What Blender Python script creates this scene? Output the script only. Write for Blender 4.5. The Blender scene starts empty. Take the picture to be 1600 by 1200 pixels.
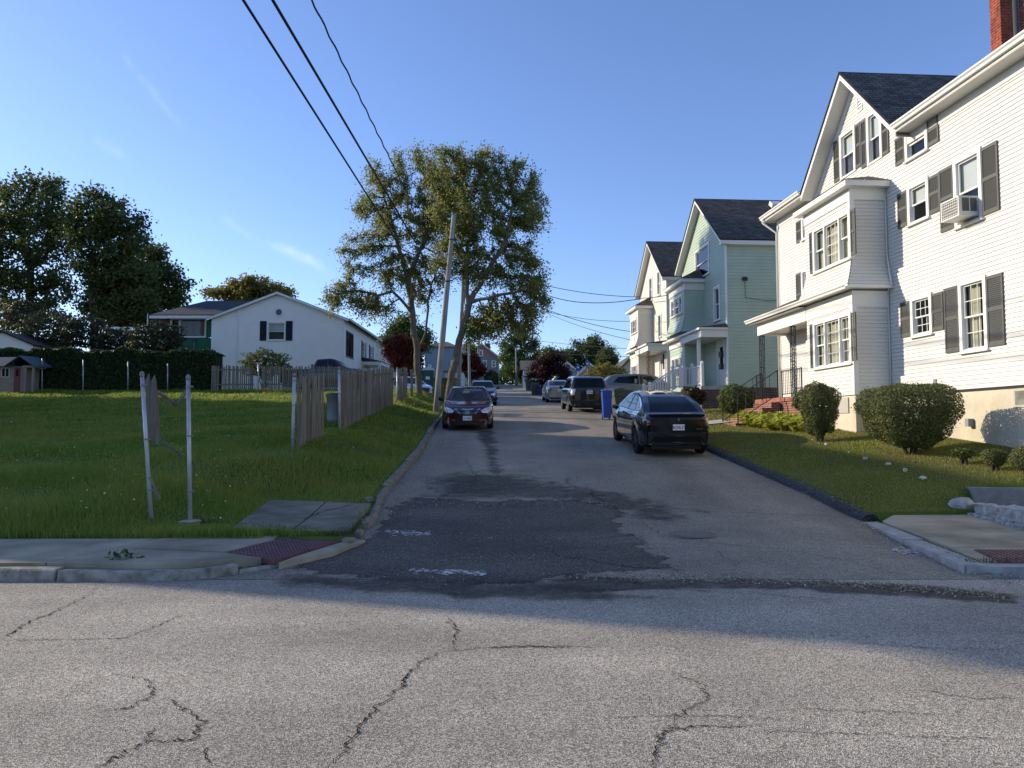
import bpy, bmesh, math, random
import numpy as np
from mathutils import Vector, Matrix
from mathutils.bvhtree import BVHTree

random.seed(7)
rng = np.random.default_rng(11)
sc = bpy.context.scene
COL = sc.collection

# ------------------------------------------------------------------ camera, sky, sun, exposure
FPX, HOR, CAMH = 1150.0, 668.0, 1.6
PITCH = math.atan((HOR - 600.0) / FPX)
cam_d = bpy.data.cameras.new('camera')
cam_d.sensor_width = 36.0
cam_d.lens = FPX / 1600.0 * 36.0
cam_d.clip_start = 0.05
cam_d.clip_end = 3000.0
cam = bpy.data.objects.new('camera', cam_d)
cam.location = (0, 0, CAMH)
cam.rotation_euler = (math.radians(90) + PITCH, 0, 0)
COL.objects.link(cam)
sc.camera = cam

SUN_EL = math.radians(21.0)
SUN_AZ = math.radians(18.0)          # light travels towards +X, and 18 degrees towards the camera
sun_from = Vector((-math.cos(SUN_AZ) * math.cos(SUN_EL), math.sin(SUN_AZ) * math.cos(SUN_EL), math.sin(SUN_EL)))
world = bpy.data.worlds.new('World')
sc.world = world
world.use_nodes = True
wn, wl = world.node_tree.nodes, world.node_tree.links
wn.clear()
wo = wn.new('ShaderNodeOutputWorld')
bg = wn.new('ShaderNodeBackground')
sky = wn.new('ShaderNodeTexSky')
sky.sky_type = 'NISHITA'
sky.sun_disc = False
sky.sun_elevation = SUN_EL
sky.sun_rotation = math.atan2(sun_from.x, sun_from.y)
sky.altitude = 50
sky.air_density = 1.0
sky.dust_density = 0.35
sky.ozone_density = 3.5
bg.inputs['Strength'].default_value = 0.108
# faint wisps of cirrus
tc = wn.new('ShaderNodeTexCoord')
mp = wn.new('ShaderNodeMapping')
mp.inputs['Rotation'].default_value = (0.3, 0.5, 0.9)
mp.inputs['Scale'].default_value = (3.0, 16.0, 9.0)
nz = wn.new('ShaderNodeTexNoise')
nz.inputs['Scale'].default_value = 1.6
nz.inputs['Detail'].default_value = 7
nz.inputs['Roughness'].default_value = 0.62
cr = wn.new('ShaderNodeValToRGB')
cr.color_ramp.elements[0].position = 0.74
cr.color_ramp.elements[1].position = 0.95
cr.color_ramp.elements[1].color = (0.5, 0.5, 0.5, 1)
mx = wn.new('ShaderNodeMix')
mx.data_type = 'RGBA'
mx.inputs[7].default_value = (6.0, 6.3, 6.6, 1)
wl.new(tc.outputs['Generated'], mp.inputs['Vector'])
wl.new(mp.outputs['Vector'], nz.inputs['Vector'])
wl.new(nz.outputs['Fac'], cr.inputs['Fac'])
wl.new(cr.outputs['Color'], mx.inputs[0])
wl.new(sky.outputs['Color'], mx.inputs[6])
def vm(op, a, b):
    q = wn.new('ShaderNodeVectorMath')
    q.operation = op
    for k, x in enumerate((a, b)):
        if isinstance(x, (tuple, Vector)):
            q.inputs[k].default_value = tuple(x)
        elif x is not None:
            wl.new(x, q.inputs[k])
    return q.outputs['Value'] if op == 'DOT_PRODUCT' else q.outputs['Vector']
def sm(op, a, b=None, clamp=False):
    q = wn.new('ShaderNodeMath')
    q.operation = op
    q.use_clamp = clamp
    for k, x in enumerate((a, b)):
        if isinstance(x, (int, float)):
            q.inputs[k].default_value = x
        elif x is not None:
            wl.new(x, q.inputs[k])
    return q.outputs[0]
def streak(A, B, w, strength, col):
    """a thin wisp of cirrus stretched between two directions of the sky"""
    A, B = A.normalized(), B.normalized()
    n_ = A.cross(B).normalized()
    t_ = n_.cross((A + B).normalized()).normalized()
    half = abs(B.dot(t_))
    d_ = tc.outputs['Generated']
    wob = sm('MULTIPLY', sm('SUBTRACT', nz2.outputs['Fac'], .5), w * 4)
    dist = sm('DIVIDE', sm('ADD', vm('DOT_PRODUCT', d_, n_), wob), w)
    g = sm('POWER', 2.718, sm('MULTIPLY', sm('MULTIPLY', dist, dist), -1))
    al = sm('DIVIDE', vm('DOT_PRODUCT', d_, t_), half)
    wnd = sm('SUBTRACT', 1, sm('MULTIPLY', al, al), True)
    nn_ = sm('MULTIPLY', sm('SUBTRACT', nz2.outputs['Fac'], .36, True), 3.2, True)
    m_ = sm('MULTIPLY', sm('MULTIPLY', g, wnd), sm('MULTIPLY', nn_, strength), True)
    x_ = wn.new('ShaderNodeMix')
    x_.data_type = 'RGBA'
    x_.inputs[7].default_value = (6.0, 6.6, 7.0, 1)
    wl.new(m_, x_.inputs[0])
    wl.new(col, x_.inputs[6])
    return x_.outputs[2]
nz2 = wn.new('ShaderNodeTexNoise')
nz2.inputs['Scale'].default_value = 22
nz2.inputs['Detail'].default_value = 6
wl.new(tc.outputs['Generated'], nz2.inputs['Vector'])
def pdir(x, y):
    u, v = (x - 800.0) / FPX, (600.0 - y) / FPX
    return Vector((u, math.cos(PITCH) - v * math.sin(PITCH), math.sin(PITCH) + v * math.cos(PITCH)))
skycol = streak(pdir(185, 75), pdir(290, 205), .0042, .3, mx.outputs[2])
skycol = streak(pdir(340, 340), pdir(530, 432), .0055, .36, skycol)
skycol = streak(pdir(140, 215), pdir(215, 260), .005, .12, skycol)
wb = wn.new('ShaderNodeMix')          # white balance of the camera
wb.data_type = 'RGBA'
wb.blend_type = 'MULTIPLY'
wb.inputs[0].default_value = 1.0
wb.inputs[7].default_value = (.86, .85, 1.0, 1)
wl.new(skycol, wb.inputs[6])
wl.new(wb.outputs[2], bg.inputs['Color'])
wl.new(bg.outputs['Background'], wo.inputs['Surface'])

sun_d = bpy.data.lights.new('sun', 'SUN')
sun_d.energy = 2.6
sun_d.angle = math.radians(0.55)
sun_d.color = (1.0, 0.87, 0.66)
sun = bpy.data.objects.new('sun', sun_d)
sun.rotation_euler = sun_from.to_track_quat('Z', 'Y').to_euler()
sun.location = (-30, 10, 40)
COL.objects.link(sun)

sc.view_settings.view_transform = 'Standard'
sc.view_settings.look = 'None'
sc.view_settings.gamma = 1.0
sc.view_settings.use_curve_mapping = False
sc.view_settings.exposure = 1.12
sc.cycles.max_bounces = 6
sc.cycles.transparent_max_bounces = 12
sc.cycles.diffuse_bounces = 3
sc.cycles.glossy_bounces = 3
sc.cycles.use_denoising = True
sc.cycles.sample_clamp_indirect = 6.0

# ------------------------------------------------------------------ places
def at(x, y, d):
    """point seen at photograph pixel x, y when it lies d metres ahead"""
    u, v = (x - 800.0) / FPX, (600.0 - y) / FPX
    k = math.cos(PITCH) - v * math.sin(PITCH)
    return Vector((d * u / k, d, CAMH + d * (math.sin(PITCH) + v * math.cos(PITCH)) / k))

def table(pts, w=2.0):
    ys = np.arange(-100, 600, 0.1)
    a = np.array(pts, float)
    v = np.interp(ys, a[:, 0], a[:, 1])
    n = int(w / 0.1) | 1
    vp = np.pad(v, n // 2, mode='edge')
    v = np.convolve(vp, np.ones(n) / n, mode='valid')
    return lambda Y: np.interp(Y, ys, v)

ZR = table([(-100, 0), (8.6, 0), (12.6, .13), (20, .90), (25.6, 1.48), (35, 2.32), (48, 3.2), (70, 5.0), (100, 7.4), (125, 8.9), (170, 9.6), (600, 9.6)], 3.0)
ZL = table([(-100, .2), (9.7, .13), (10.2, .2), (10.8, .42), (13, .74), (16.6, 1.2), (25, 1.98), (33.7, 2.78), (40, 3.62), (50, 4.15), (70, 5.4), (100, 7.4), (140, 9.3), (600, 10)], .8)
XR = table([(-100, 5.0), (8.2, 5.0), (11.7, 5.6), (14, 5.74), (20, 5.46), (35, 4.75), (48, 4.14), (100, 1.7), (140, -.2), (600, -20)], .6)
XL = table([(-100, -3.4), (7.76, -3.4), (8.0, -3.1), (8.36, -2.72), (9.0, -2.32), (9.8, -2.07), (11.9, -2.17), (14, -2.42), (20, -2.45), (25.6, -2.72), (35, -3.15), (48, -3.76), (100, -6.2), (140, -8.1), (600, -28)], .3)
RISE = table([(-100, .4), (12, .4), (13, .45), (15, .66), (20, .58), (32, .3), (36, .26), (38, .0), (42, .0), (44, .3), (50, .3), (600, .3)], 2.0)

YK = 7.86
def sstep(t):
    t = np.clip(t, 0, 1)
    return t * t * (3 - 2 * t)

def H(X, Y):
    X, Y = np.asarray(X, float), np.asarray(Y, float)
    zr, xl, xr = ZR(Y), XL(Y), XR(Y)
    sh = 1.75 * np.clip((15.5 - Y) / 2.5, 0, 1)
    left = zr + .1 + (np.maximum(ZL(Y), zr + .1) - zr - .1) * sstep((xl - X - sh) / 2.4)
    left = np.where(Y < 9.75, .03, left)
    sr = X - xr
    right = zr + .1 + RISE(Y) * sstep((Y - 11.7) / 1.3) * np.clip(sr / 4.6, 0, 1) ** .9
    right = np.where(Y < 8.3, -.06, right)
    right = np.where((Y >= 8.3) & (Y < 12.0), .08, right)
    right = np.where((Y >= 8.3) & (Y < 12.8) & (X > 7.75), .12, right)
    z = np.where(X <= xl - .085, left, np.where(X >= xr + .085, right, zr - .07))
    return np.where(Y < YK, -.06, z)

def hz(X, Y):
    return float(H(X, Y))

def rz(Y):
    return float(ZR(Y))

_DS = np.concatenate([np.arange(2, 30, .03), np.arange(30, 160, .15)])
def ground(x, y):
    """where the ray through photograph pixel x, y meets the ground"""
    d = at(x, y, 1.0)
    X, Z = _DS * d.x, CAMH + _DS * (d.z - CAMH)
    h = H(X, _DS)
    h = np.where(((XL(_DS) < X) & (X < XR(_DS))) | (_DS < YK), h + .066, h)
    k = int(np.argmax(Z <= h)) if (Z <= h).any() else len(_DS) - 1
    return Vector((float(X[k]), float(_DS[k]), float(h[k])))

# ------------------------------------------------------------------ materials
MATS = {}
def nodes_of(m):
    m.use_nodes = True
    nt = m.node_tree
    return nt, nt.nodes, nt.links, nt.nodes['Principled BSDF']

def mat(name, col, rough=.6, spec=.4, metal=0.0, var=0.0, vscale=3.0, bump=0.0, bscale=40.0, coat=0.0, col2=None, detail=4, stretch=None, emit=None):
    if name in MATS:
        return MATS[name]
    m = bpy.data.materials.new(name)
    nt, n, l, b = nodes_of(m)
    b.inputs['Base Color'].default_value = (*col, 1)
    b.inputs['Roughness'].default_value = rough
    b.inputs['Specular IOR Level'].default_value = spec
    b.inputs['Metallic'].default_value = metal
    if coat:
        b.inputs['Coat Weight'].default_value = coat
        b.inputs['Coat Roughness'].default_value = .03
    if var or bump or col2:
        t = n.new('ShaderNodeTexCoord')
        src = t.outputs['Object']
        if stretch:
            mm = n.new('ShaderNodeMapping')
            mm.inputs['Scale'].default_value = stretch
            l.new(src, mm.inputs['Vector'])
            src = mm.outputs['Vector']
    if var or col2:
        z = n.new('ShaderNodeTexNoise')
        z.inputs['Scale'].default_value = vscale
        z.inputs['Detail'].default_value = detail
        z.inputs['Roughness'].default_value = .6
        l.new(src, z.inputs['Vector'])
        r = n.new('ShaderNodeValToRGB')
        c2 = col2 or tuple(c * (1 + var) for c in col)
        c1 = col if col2 else tuple(c * (1 - var) for c in col)
        r.color_ramp.elements[0].position = .34
        r.color_ramp.elements[1].position = .66
        r.color_ramp.elements[0].color = (*c1, 1)
        r.color_ramp.elements[1].color = (*c2, 1)
        l.new(z.outputs['Fac'], r.inputs['Fac'])
        l.new(r.outputs['Color'], b.inputs['Base Color'])
    if bump:
        z2 = n.new('ShaderNodeTexNoise')
        z2.inputs['Scale'].default_value = bscale
        z2.inputs['Detail'].default_value = 3
        l.new(src, z2.inputs['Vector'])
        bp = n.new('ShaderNodeBump')
        bp.inputs['Strength'].default_value = bump
        bp.inputs['Distance'].default_value = .02
        l.new(z2.outputs['Fac'], bp.inputs['Height'])
        l.new(bp.outputs['Normal'], b.inputs['Normal'])
    if emit:
        b.inputs['Emission Color'].default_value = (*emit[0], 1)
        b.inputs['Emission Strength'].default_value = emit[1]
    MATS[name] = m
    return m

def leaf_mat(name, c1, c2, c3=None, trans=.35, rough=.55, big=None):
    """foliage: colour varies from leaf to leaf through the face attribute v"""
    if name in MATS:
        return MATS[name]
    m = bpy.data.materials.new(name)
    nt, n, l, b = nodes_of(m)
    a = n.new('ShaderNodeAttribute')
    a.attribute_name = 'v'
    r = n.new('ShaderNodeValToRGB')
    r.color_ramp.elements[0].color = (*c1, 1)
    r.color_ramp.elements[1].color = (*c2, 1)
    if c3:
        r.color_ramp.elements[1].position = .8
        e = r.color_ramp.elements.new(1.0)
        e.color = (*c3, 1)
    l.new(a.outputs['Fac'], r.inputs['Fac'])
    col = r.outputs['Color']
    if big:
        t = n.new('ShaderNodeTexCoord')
        z = n.new('ShaderNodeTexNoise')
        z.inputs['Scale'].default_value = big[0]
        z.inputs['Detail'].default_value = 4
        l.new(t.outputs['Object'], z.inputs['Vector'])
        rr = n.new('ShaderNodeMapRange')
        rr.inputs['From Min'].default_value = .42
        rr.inputs['From Max'].default_value = .64
        l.new(z.outputs['Fac'], rr.inputs['Value'])
        mxx = n.new('ShaderNodeMix')
        mxx.data_type = 'RGBA'
        mxx.inputs[7].default_value = (*big[1], 1)
        sc_ = n.new('ShaderNodeMath')
        sc_.operation = 'MULTIPLY'
        sc_.inputs[1].default_value = big[2]
        l.new(rr.outputs['Result'], sc_.inputs[0])
        l.new(sc_.outputs[0], mxx.inputs[0])
        l.new(col, mxx.inputs[6])
        col = mxx.outputs[2]
    l.new(col, b.inputs['Base Color'])
    b.inputs['Roughness'].default_value = rough
    b.inputs['Specular IOR Level'].default_value = .3
    tr = n.new('ShaderNodeBsdfTranslucent')
    l.new(col, tr.inputs['Color'])
    ms = n.new('ShaderNodeMixShader')
    ms.inputs[0].default_value = trans
    l.new(b.outputs['BSDF'], ms.inputs[1])
    l.new(tr.outputs['BSDF'], ms.inputs[2])
    l.new(ms.outputs['Shader'], n['Material Output'].inputs['Surface'])
    MATS[name] = m
    return m

def glass_mat(name, tint, refl=1.0, base=.06):
    if name in MATS:
        return MATS[name]
    m = bpy.data.materials.new(name)
    nt, n, l, b = nodes_of(m)
    n.remove(b)
    tr = n.new('ShaderNodeBsdfTransparent')
    tr.inputs['Color'].default_value = (*tint, 1)
    gl = n.new('ShaderNodeBsdfGlossy')
    gl.inputs['Roughness'].default_value = .015
    gl.inputs['Color'].default_value = (refl, refl, refl, 1)
    ge = n.new('ShaderNodeNewGeometry')
    dt = n.new('ShaderNodeVectorMath')
    dt.operation = 'DOT_PRODUCT'
    l.new(ge.outputs['Normal'], dt.inputs[0])
    l.new(ge.outputs['Incoming'], dt.inputs[1])
    prev = dt.outputs['Value']
    for op, v, first in (('ABSOLUTE', 0, True), ('SUBTRACT', 1, False), ('POWER', 5, True), ('MULTIPLY', .96, True), ('ADD', base, True)):
        ad = n.new('ShaderNodeMath')
        ad.operation = op
        ad.use_clamp = op == 'ADD'
        ad.inputs[1 if first else 0].default_value = v
        l.new(prev, ad.inputs[0 if first else 1])
        prev = ad.outputs[0]
    ms = n.new('ShaderNodeMixShader')
    l.new(ad.outputs[0], ms.inputs[0])
    l.new(tr.outputs['BSDF'], ms.inputs[1])
    l.new(gl.outputs['BSDF'], ms.inputs[2])
    l.new(ms.outputs['Shader'], n['Material Output'].inputs['Surface'])
    MATS[name] = m
    return m

def tile_mat(name, c1, c2, mortar, bw, bh, msize=.006, rough=.8, bump=.35, noise=.5, offset=.5):
    """courses laid in the UV map (metres): shingles or bricks too small to build"""
    if name in MATS:
        return MATS[name]
    m = bpy.data.materials.new(name)
    nt, n, l, b = nodes_of(m)
    uv = n.new('ShaderNodeUVMap')
    br = n.new('ShaderNodeTexBrick')
    br.inputs['Color1'].default_value = (*c1, 1)
    br.inputs['Color2'].default_value = (*c2, 1)
    br.inputs['Mortar'].default_value = (*mortar, 1)
    br.inputs['Scale'].default_value = 1.0
    br.inputs['Mortar Size'].default_value = msize
    br.inputs['Bias'].default_value = 0.0
    br.inputs['Brick Width'].default_value = bw
    br.inputs['Row Height'].default_value = bh
    br.offset = offset
    l.new(uv.outputs['UV'], br.inputs['Vector'])
    z = n.new('ShaderNodeTexNoise')
    z.inputs['Scale'].default_value = 2.2
    z.inputs['Detail'].default_value = 8
    z.inputs['Roughness'].default_value = .7
    l.new(uv.outputs['UV'], z.inputs['Vector'])
    mx_ = n.new('ShaderNodeMix')
    mx_.data_type = 'RGBA'
    mx_.blend_type = 'MULTIPLY'
    mx_.inputs[0].default_value = noise
    l.new(br.outputs['Color'], mx_.inputs[6])
    rmp = n.new('ShaderNodeValToRGB')
    rmp.color_ramp.elements[0].position = .3
    rmp.color_ramp.elements[1].position = .7
    rmp.color_ramp.elements[0].color = (.35, .35, .35, 1)
    rmp.color_ramp.elements[1].color = (1.3, 1.3, 1.3, 1)
    l.new(z.outputs['Fac'], rmp.inputs['Fac'])
    l.new(rmp.outputs['Color'], mx_.inputs[7])
    l.new(mx_.outputs[2], b.inputs['Base Color'])
    b.inputs['Roughness'].default_value = rough
    b.inputs['Specular IOR Level'].default_value = .25
    bp = n.new('ShaderNodeBump')
    bp.inputs['Strength'].default_value = bump
    bp.inputs['Distance'].default_value = .02
    inv = n.new('ShaderNodeMath')
    inv.operation = 'SUBTRACT'
    inv.inputs[0].default_value = 1
    l.new(br.outputs['Fac'], inv.inputs[1])
    l.new(inv.outputs[0], bp.inputs['Height'])
    l.new(bp.outputs['Normal'], b.inputs['Normal'])
    MATS[name] = m
    return m

def asphalt(name, dark, mid, light, tone=(.8, 1.15), agg=95.0, spark=.2, lane=(.12, .75, 1)):
    if name in MATS:
        return MATS[name]
    m = bpy.data.materials.new(name)
    nt, n, l, b = nodes_of(m)
    t = n.new('ShaderNodeTexCoord')
    vo = n.new('ShaderNodeTexVoronoi')
    vo.inputs['Scale'].default_value = agg
    l.new(t.outputs['Object'], vo.inputs['Vector'])
    sep = n.new('ShaderNodeSeparateColor')
    l.new(vo.outputs['Color'], sep.inputs['Color'])
    r = n.new('ShaderNodeValToRGB')
    r.color_ramp.elements[0].position = .1
    r.color_ramp.elements[0].color = (*dark, 1)
    r.color_ramp.elements[1].position = .97
    r.color_ramp.elements[1].color = (*light, 1)
    e = r.color_ramp.elements.new(1 - spark - .2)
    e.color = (*mid, 1)
    l.new(sep.outputs['Red'], r.inputs['Fac'])
    z = n.new('ShaderNodeTexNoise')
    z.inputs['Scale'].default_value = .55
    z.inputs['Detail'].default_value = 9
    z.inputs['Roughness'].default_value = .62
    l.new(t.outputs['Object'], z.inputs['Vector'])
    r2 = n.new('ShaderNodeMapRange')
    r2.inputs['From Min'].default_value = .3
    r2.inputs['From Max'].default_value = .7
    r2.inputs['To Min'].default_value = tone[0]
    r2.inputs['To Max'].default_value = tone[1]
    l.new(z.outputs['Fac'], r2.inputs['Value'])
    lm = n.new('ShaderNodeMapping')          # broad worn and dusty lanes
    lm.inputs['Scale'].default_value = lane
    l.new(t.outputs['Object'], lm.inputs['Vector'])
    z3 = n.new('ShaderNodeTexNoise')
    z3.inputs['Scale'].default_value = 1.0
    z3.inputs['Detail'].default_value = 5
    z3.inputs['Roughness'].default_value = .55
    l.new(lm.outputs['Vector'], z3.inputs['Vector'])
    r3 = n.new('ShaderNodeMapRange')
    r3.inputs['From Min'].default_value = .35
    r3.inputs['From Max'].default_value = .65
    r3.inputs['To Min'].default_value = .82
    r3.inputs['To Max'].default_value = 1.16
    l.new(z3.outputs['Fac'], r3.inputs['Value'])
    mu = n.new('ShaderNodeMath')
    mu.operation = 'MULTIPLY'
    l.new(r2.outputs['Result'], mu.inputs[0])
    l.new(r3.outputs['Result'], mu.inputs[1])
    mxx = n.new('ShaderNodeMix')
    mxx.data_type = 'RGBA'
    mxx.blend_type = 'MULTIPLY'
    mxx.inputs[0].default_value = 1.0
    l.new(r.outputs['Color'], mxx.inputs[6])
    l.new(mu.outputs[0], mxx.inputs[7])
    l.new(mxx.outputs[2], b.inputs['Base Color'])
    b.inputs['Roughness'].default_value = .82
    b.inputs['Specular IOR Level'].default_value = .3
    bp = n.new('ShaderNodeBump')
    bp.inputs['Strength'].default_value = .55
    bp.inputs['Distance'].default_value = .008
    l.new(vo.outputs['Distance'], bp.inputs['Height'])
    l.new(bp.outputs['Normal'], b.inputs['Normal'])
    MATS[name] = m
    return m

def worn_edge(name, base, breadth=.5):
    """same surface, worn through in blotches and towards its outline (vertex attribute e)"""
    m = base.copy()
    m.name = name
    n, l = m.node_tree.nodes, m.node_tree.links
    b = n['Principled BSDF']
    a = n.new('ShaderNodeAttribute')
    a.attribute_name = 'e'
    t = n.new('ShaderNodeTexCoord')
    z = n.new('ShaderNodeTexNoise')
    z.inputs['Scale'].default_value = 2.6
    z.inputs['Detail'].default_value = 10
    z.inputs['Roughness'].default_value = .72
    l.new(t.outputs['Object'], z.inputs['Vector'])
    mr = n.new('ShaderNodeMapRange')
    mr.inputs['From Min'].default_value = .3
    mr.inputs['From Max'].default_value = .7
    mr.inputs['To Min'].default_value = -.55
    mr.inputs['To Max'].default_value = .55
    l.new(z.outputs['Fac'], mr.inputs['Value'])
    ad = n.new('ShaderNodeMath')
    l.new(a.outputs['Fac'], ad.inputs[0])
    l.new(mr.outputs['Result'], ad.inputs[1])
    m2 = n.new('ShaderNodeMapRange')
    m2.inputs['From Min'].default_value = .3
    m2.inputs['From Max'].default_value = .3 + breadth
    l.new(ad.outputs[0], m2.inputs['Value'])
    tr = n.new('ShaderNodeBsdfTransparent')
    ms = n.new('ShaderNodeMixShader')
    l.new(m2.outputs['Result'], ms.inputs[0])
    l.new(tr.outputs['BSDF'], ms.inputs[1])
    l.new(b.outputs['BSDF'], ms.inputs[2])
    l.new(ms.outputs['Shader'], n['Material Output'].inputs['Surface'])
    return m

# ------------------------------------------------------------------ object helpers
def tag(o, label=None, cat=None, group=None, kind=None):
    if label: o['label'] = label
    if cat: o['category'] = cat
    if group: o['group'] = group
    if kind: o['kind'] = kind
    return o

def link(name, data, m=None, parent=None, off=None, **kw):
    o = bpy.data.objects.new(name, data)
    COL.objects.link(o)
    if m is not None and data is not None and not data.materials:
        data.materials.append(m)
    if parent is not None:
        o.parent = parent
        base = off if off is not None else parent.get('_off')
        if base is not None:
            o.matrix_parent_inverse = Matrix.Translation([-c for c in base])
    return tag(o, **kw)

def empty(name, loc=(0, 0, 0), rz_=0.0, parent=None, off=None, **kw):
    o = bpy.data.objects.new(name, None)
    COL.objects.link(o)
    o.empty_display_size = .2
    o.location = loc
    o.rotation_euler = (0, 0, rz_)
    if parent is not None:
        o.parent = parent
    return tag(o, **kw)

def pydata(name, verts, faces, m=None, parent=None, smooth=False, off=None, **kw):
    me = bpy.data.meshes.new(name)
    me.from_pydata([tuple(v) for v in verts], [], faces)
    me.update()
    if smooth:
        me.polygons.foreach_set('use_smooth', [True] * len(me.polygons))
    return link(name, me, m, parent, off, **kw)

def npmesh(name, V, F, m=None, parent=None, attr=None, smooth=False, off=None, **kw):
    """V (n,3), F (k, s) with s corners a face"""
    V = np.asarray(V, np.float32)
    F = np.asarray(F, np.int32)
    me = bpy.data.meshes.new(name)
    me.vertices.add(len(V))
    me.vertices.foreach_set('co', V.ravel())
    k, s = F.shape
    me.loops.add(k * s)
    me.loops.foreach_set('vertex_index', F.ravel())
    me.polygons.add(k)
    me.polygons.foreach_set('loop_start', np.arange(0, k * s, s, dtype=np.int32))
    me.polygons.foreach_set('loop_total', np.full(k, s, np.int32))
    if smooth:
        me.polygons.foreach_set('use_smooth', np.ones(k, bool))
    me.update(calc_edges=True)
    if attr is not None:
        a = me.attributes.new('v', 'FLOAT', 'FACE')
        a.data.foreach_set('value', np.asarray(attr, np.float32))
    return link(name, me, m, parent, off, **kw)

class MB:
    """collects solids into one mesh; every solid given in the basis (p0, h, n): a along h, o outwards along n, z up"""
    def __init__(s, p0=(0, 0, 0), h=(1, 0, 0), n=(0, -1, 0)):
        s.v, s.f, s.uv = [], [], {}
        s.p0, s.h, s.n = Vector(p0), Vector(h), Vector(n)
    def P(s, a, o, z):
        return s.p0 + s.h * a + s.n * o + Vector((0, 0, z))
    def box(s, a0, a1, z0, z1, o0, o1):
        i = len(s.v)
        for o in (o0, o1):
            for z in (z0, z1):
                s.v += [s.P(a0, o, z), s.P(a1, o, z)]
        for q in ((0, 1, 3, 2), (4, 6, 7, 5), (0, 4, 5, 1), (2, 3, 7, 6), (0, 2, 6, 4), (1, 5, 7, 3)):
            s.f.append([i + k for k in q])
        return s
    def poly(s, pts):
        i = len(s.v)
        s.v += [Vector(p) for p in pts]
        s.f.append(list(range(i, i + len(pts))))
        return s
    def slab(s, pts, t):
        """polygon pts thickened by the vector t"""
        i, k = len(s.v), len(pts)
        t = Vector(t)
        s.v += [Vector(p) for p in pts] + [Vector(p) + t for p in pts]
        s.f.append(list(range(i + k - 1, i - 1, -1)))
        s.f.append(list(range(i + k, i + 2 * k)))
        for j in range(k):
            q = (j + 1) % k
            s.f.append([i + j, i + q, i + k + q, i + k + j])
        return s
    def bar(s, a, b, w, t=None, up=(0, 0, 1)):
        """square bar from a to b"""
        a, b = Vector(a), Vector(b)
        t = t or w
        d = (b - a).normalized()
        up = Vector(up)
        if abs(d.dot(up)) > .95:
            up = Vector((1, 0, 0))
        x = d.cross(up).normalized() * w / 2
        y = x.cross(d).normalized() * t / 2
        i = len(s.v)
        s.v += [a - x - y, a + x - y, a + x + y, a - x + y, b - x - y, b + x - y, b + x + y, b - x + y]
        for q in ((3, 2, 1, 0), (4, 5, 6, 7), (0, 1, 5, 4), (1, 2, 6, 5), (2, 3, 7, 6), (3, 0, 4, 7)):
            s.f.append([i + k for k in q])
        return s
    def tube(s, pts, r, n=8, cap=True):
        pts = [Vector(p) for p in pts]
        rs = r if isinstance(r, (list, tuple)) else [r] * len(pts)
        base = len(s.v)
        px = None
        for j, p in enumerate(pts):
            d = (pts[min(j + 1, len(pts) - 1)] - pts[max(j - 1, 0)]).normalized()
            if px is None:
                px = d.orthogonal().normalized()
            px = (px - d * px.dot(d)).normalized()
            py = d.cross(px)
            for k in range(n):
                a = 2 * math.pi * k / n
                s.v.append(p + (px * math.cos(a) + py * math.sin(a)) * rs[j])
        for j in range(len(pts) - 1):
            for k in range(n):
                k2 = (k + 1) % n
                s.f.append([base + j * n + k, base + j * n + k2, base + (j + 1) * n + k2, base + (j + 1) * n + k])
        if cap:
            s.f.append([base + k for k in range(n)][::-1])
            s.f.append([base + (len(pts) - 1) * n + k for k in range(n)])
        return s
    def lathe(s, c, prof, n=24, axis='z', sy=1.0):
        """profile (r, h) spun about an axis through c"""
        c = Vector(c)
        b = len(s.v)
        for r, hh in prof:
            for k in range(n):
                a = 2 * math.pi * k / n
                u, w = r * math.cos(a), r * math.sin(a) * sy
                s.v.append(c + (Vector((u, w, hh)) if axis == 'z' else Vector((hh, u, w)) if axis == 'x' else Vector((u, hh, w))))
        for j in range(len(prof) - 1):
            for k in range(n):
                k2 = (k + 1) % n
                s.f.append([b + j * n + k, b + j * n + k2, b + (j + 1) * n + k2, b + (j + 1) * n + k])
        return s
    def build(s, name, m=None, parent=None, smooth=False, off=None, **kw):
        return pydata(name, s.v, s.f, m, parent, smooth, off, **kw)

def uv_quad_mesh(name, quads, m, parent=None, off=None, thick=None, **kw):
    """roof planes and brick faces: quads (origin corner first along the course direction) with UV in metres"""
    verts, faces, uvs = [], [], []
    for q in quads:
        q = [Vector(p) for p in q]
        if thick and (q[1] - q[0]).cross(q[-1] - q[0]).z < 0:
            q = [q[1], q[0]] + q[2:][::-1]
        u = (q[1] - q[0]).normalized()
        nrm = (q[1] - q[0]).cross(q[-1] - q[0]).normalized()
        w = nrm.cross(u)
        off_u = random.random() * 3
        i = len(verts)
        verts += q
        faces.append(list(range(i, i + len(q))))
        uvs += [((p - q[0]).dot(u) + off_u, (p - q[0]).dot(w)) for p in q]
        if thick:
            j = len(verts)
            low = [p - nrm * thick for p in q]
            verts += low
            k = len(q)
            faces.append(list(range(j + k - 1, j - 1, -1)))
            uvs += [(.01, .01)] * k
            for a in range(k):
                b2 = (a + 1) % k
                faces.append([j + a, j + b2, i + b2, i + a])
                uvs += [(.01, .01)] * 4
    me = bpy.data.meshes.new(name)
    me.from_pydata([tuple(v) for v in verts], [], faces)
    uvl = me.uv_layers.new(name='UVMap')
    uvl.data.foreach_set('uv', [c for t in uvs for c in t])
    me.update()
    return link(name, me, m, parent, off, **kw)

def copy_tree(o, parent=None):
    c = o.copy()
    COL.objects.link(c)
    c.parent = parent
    if parent is not None:
        c.matrix_parent_inverse = o.matrix_parent_inverse.copy()
    for ch in list(o.children):
        copy_tree(ch, c)
    return c

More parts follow.
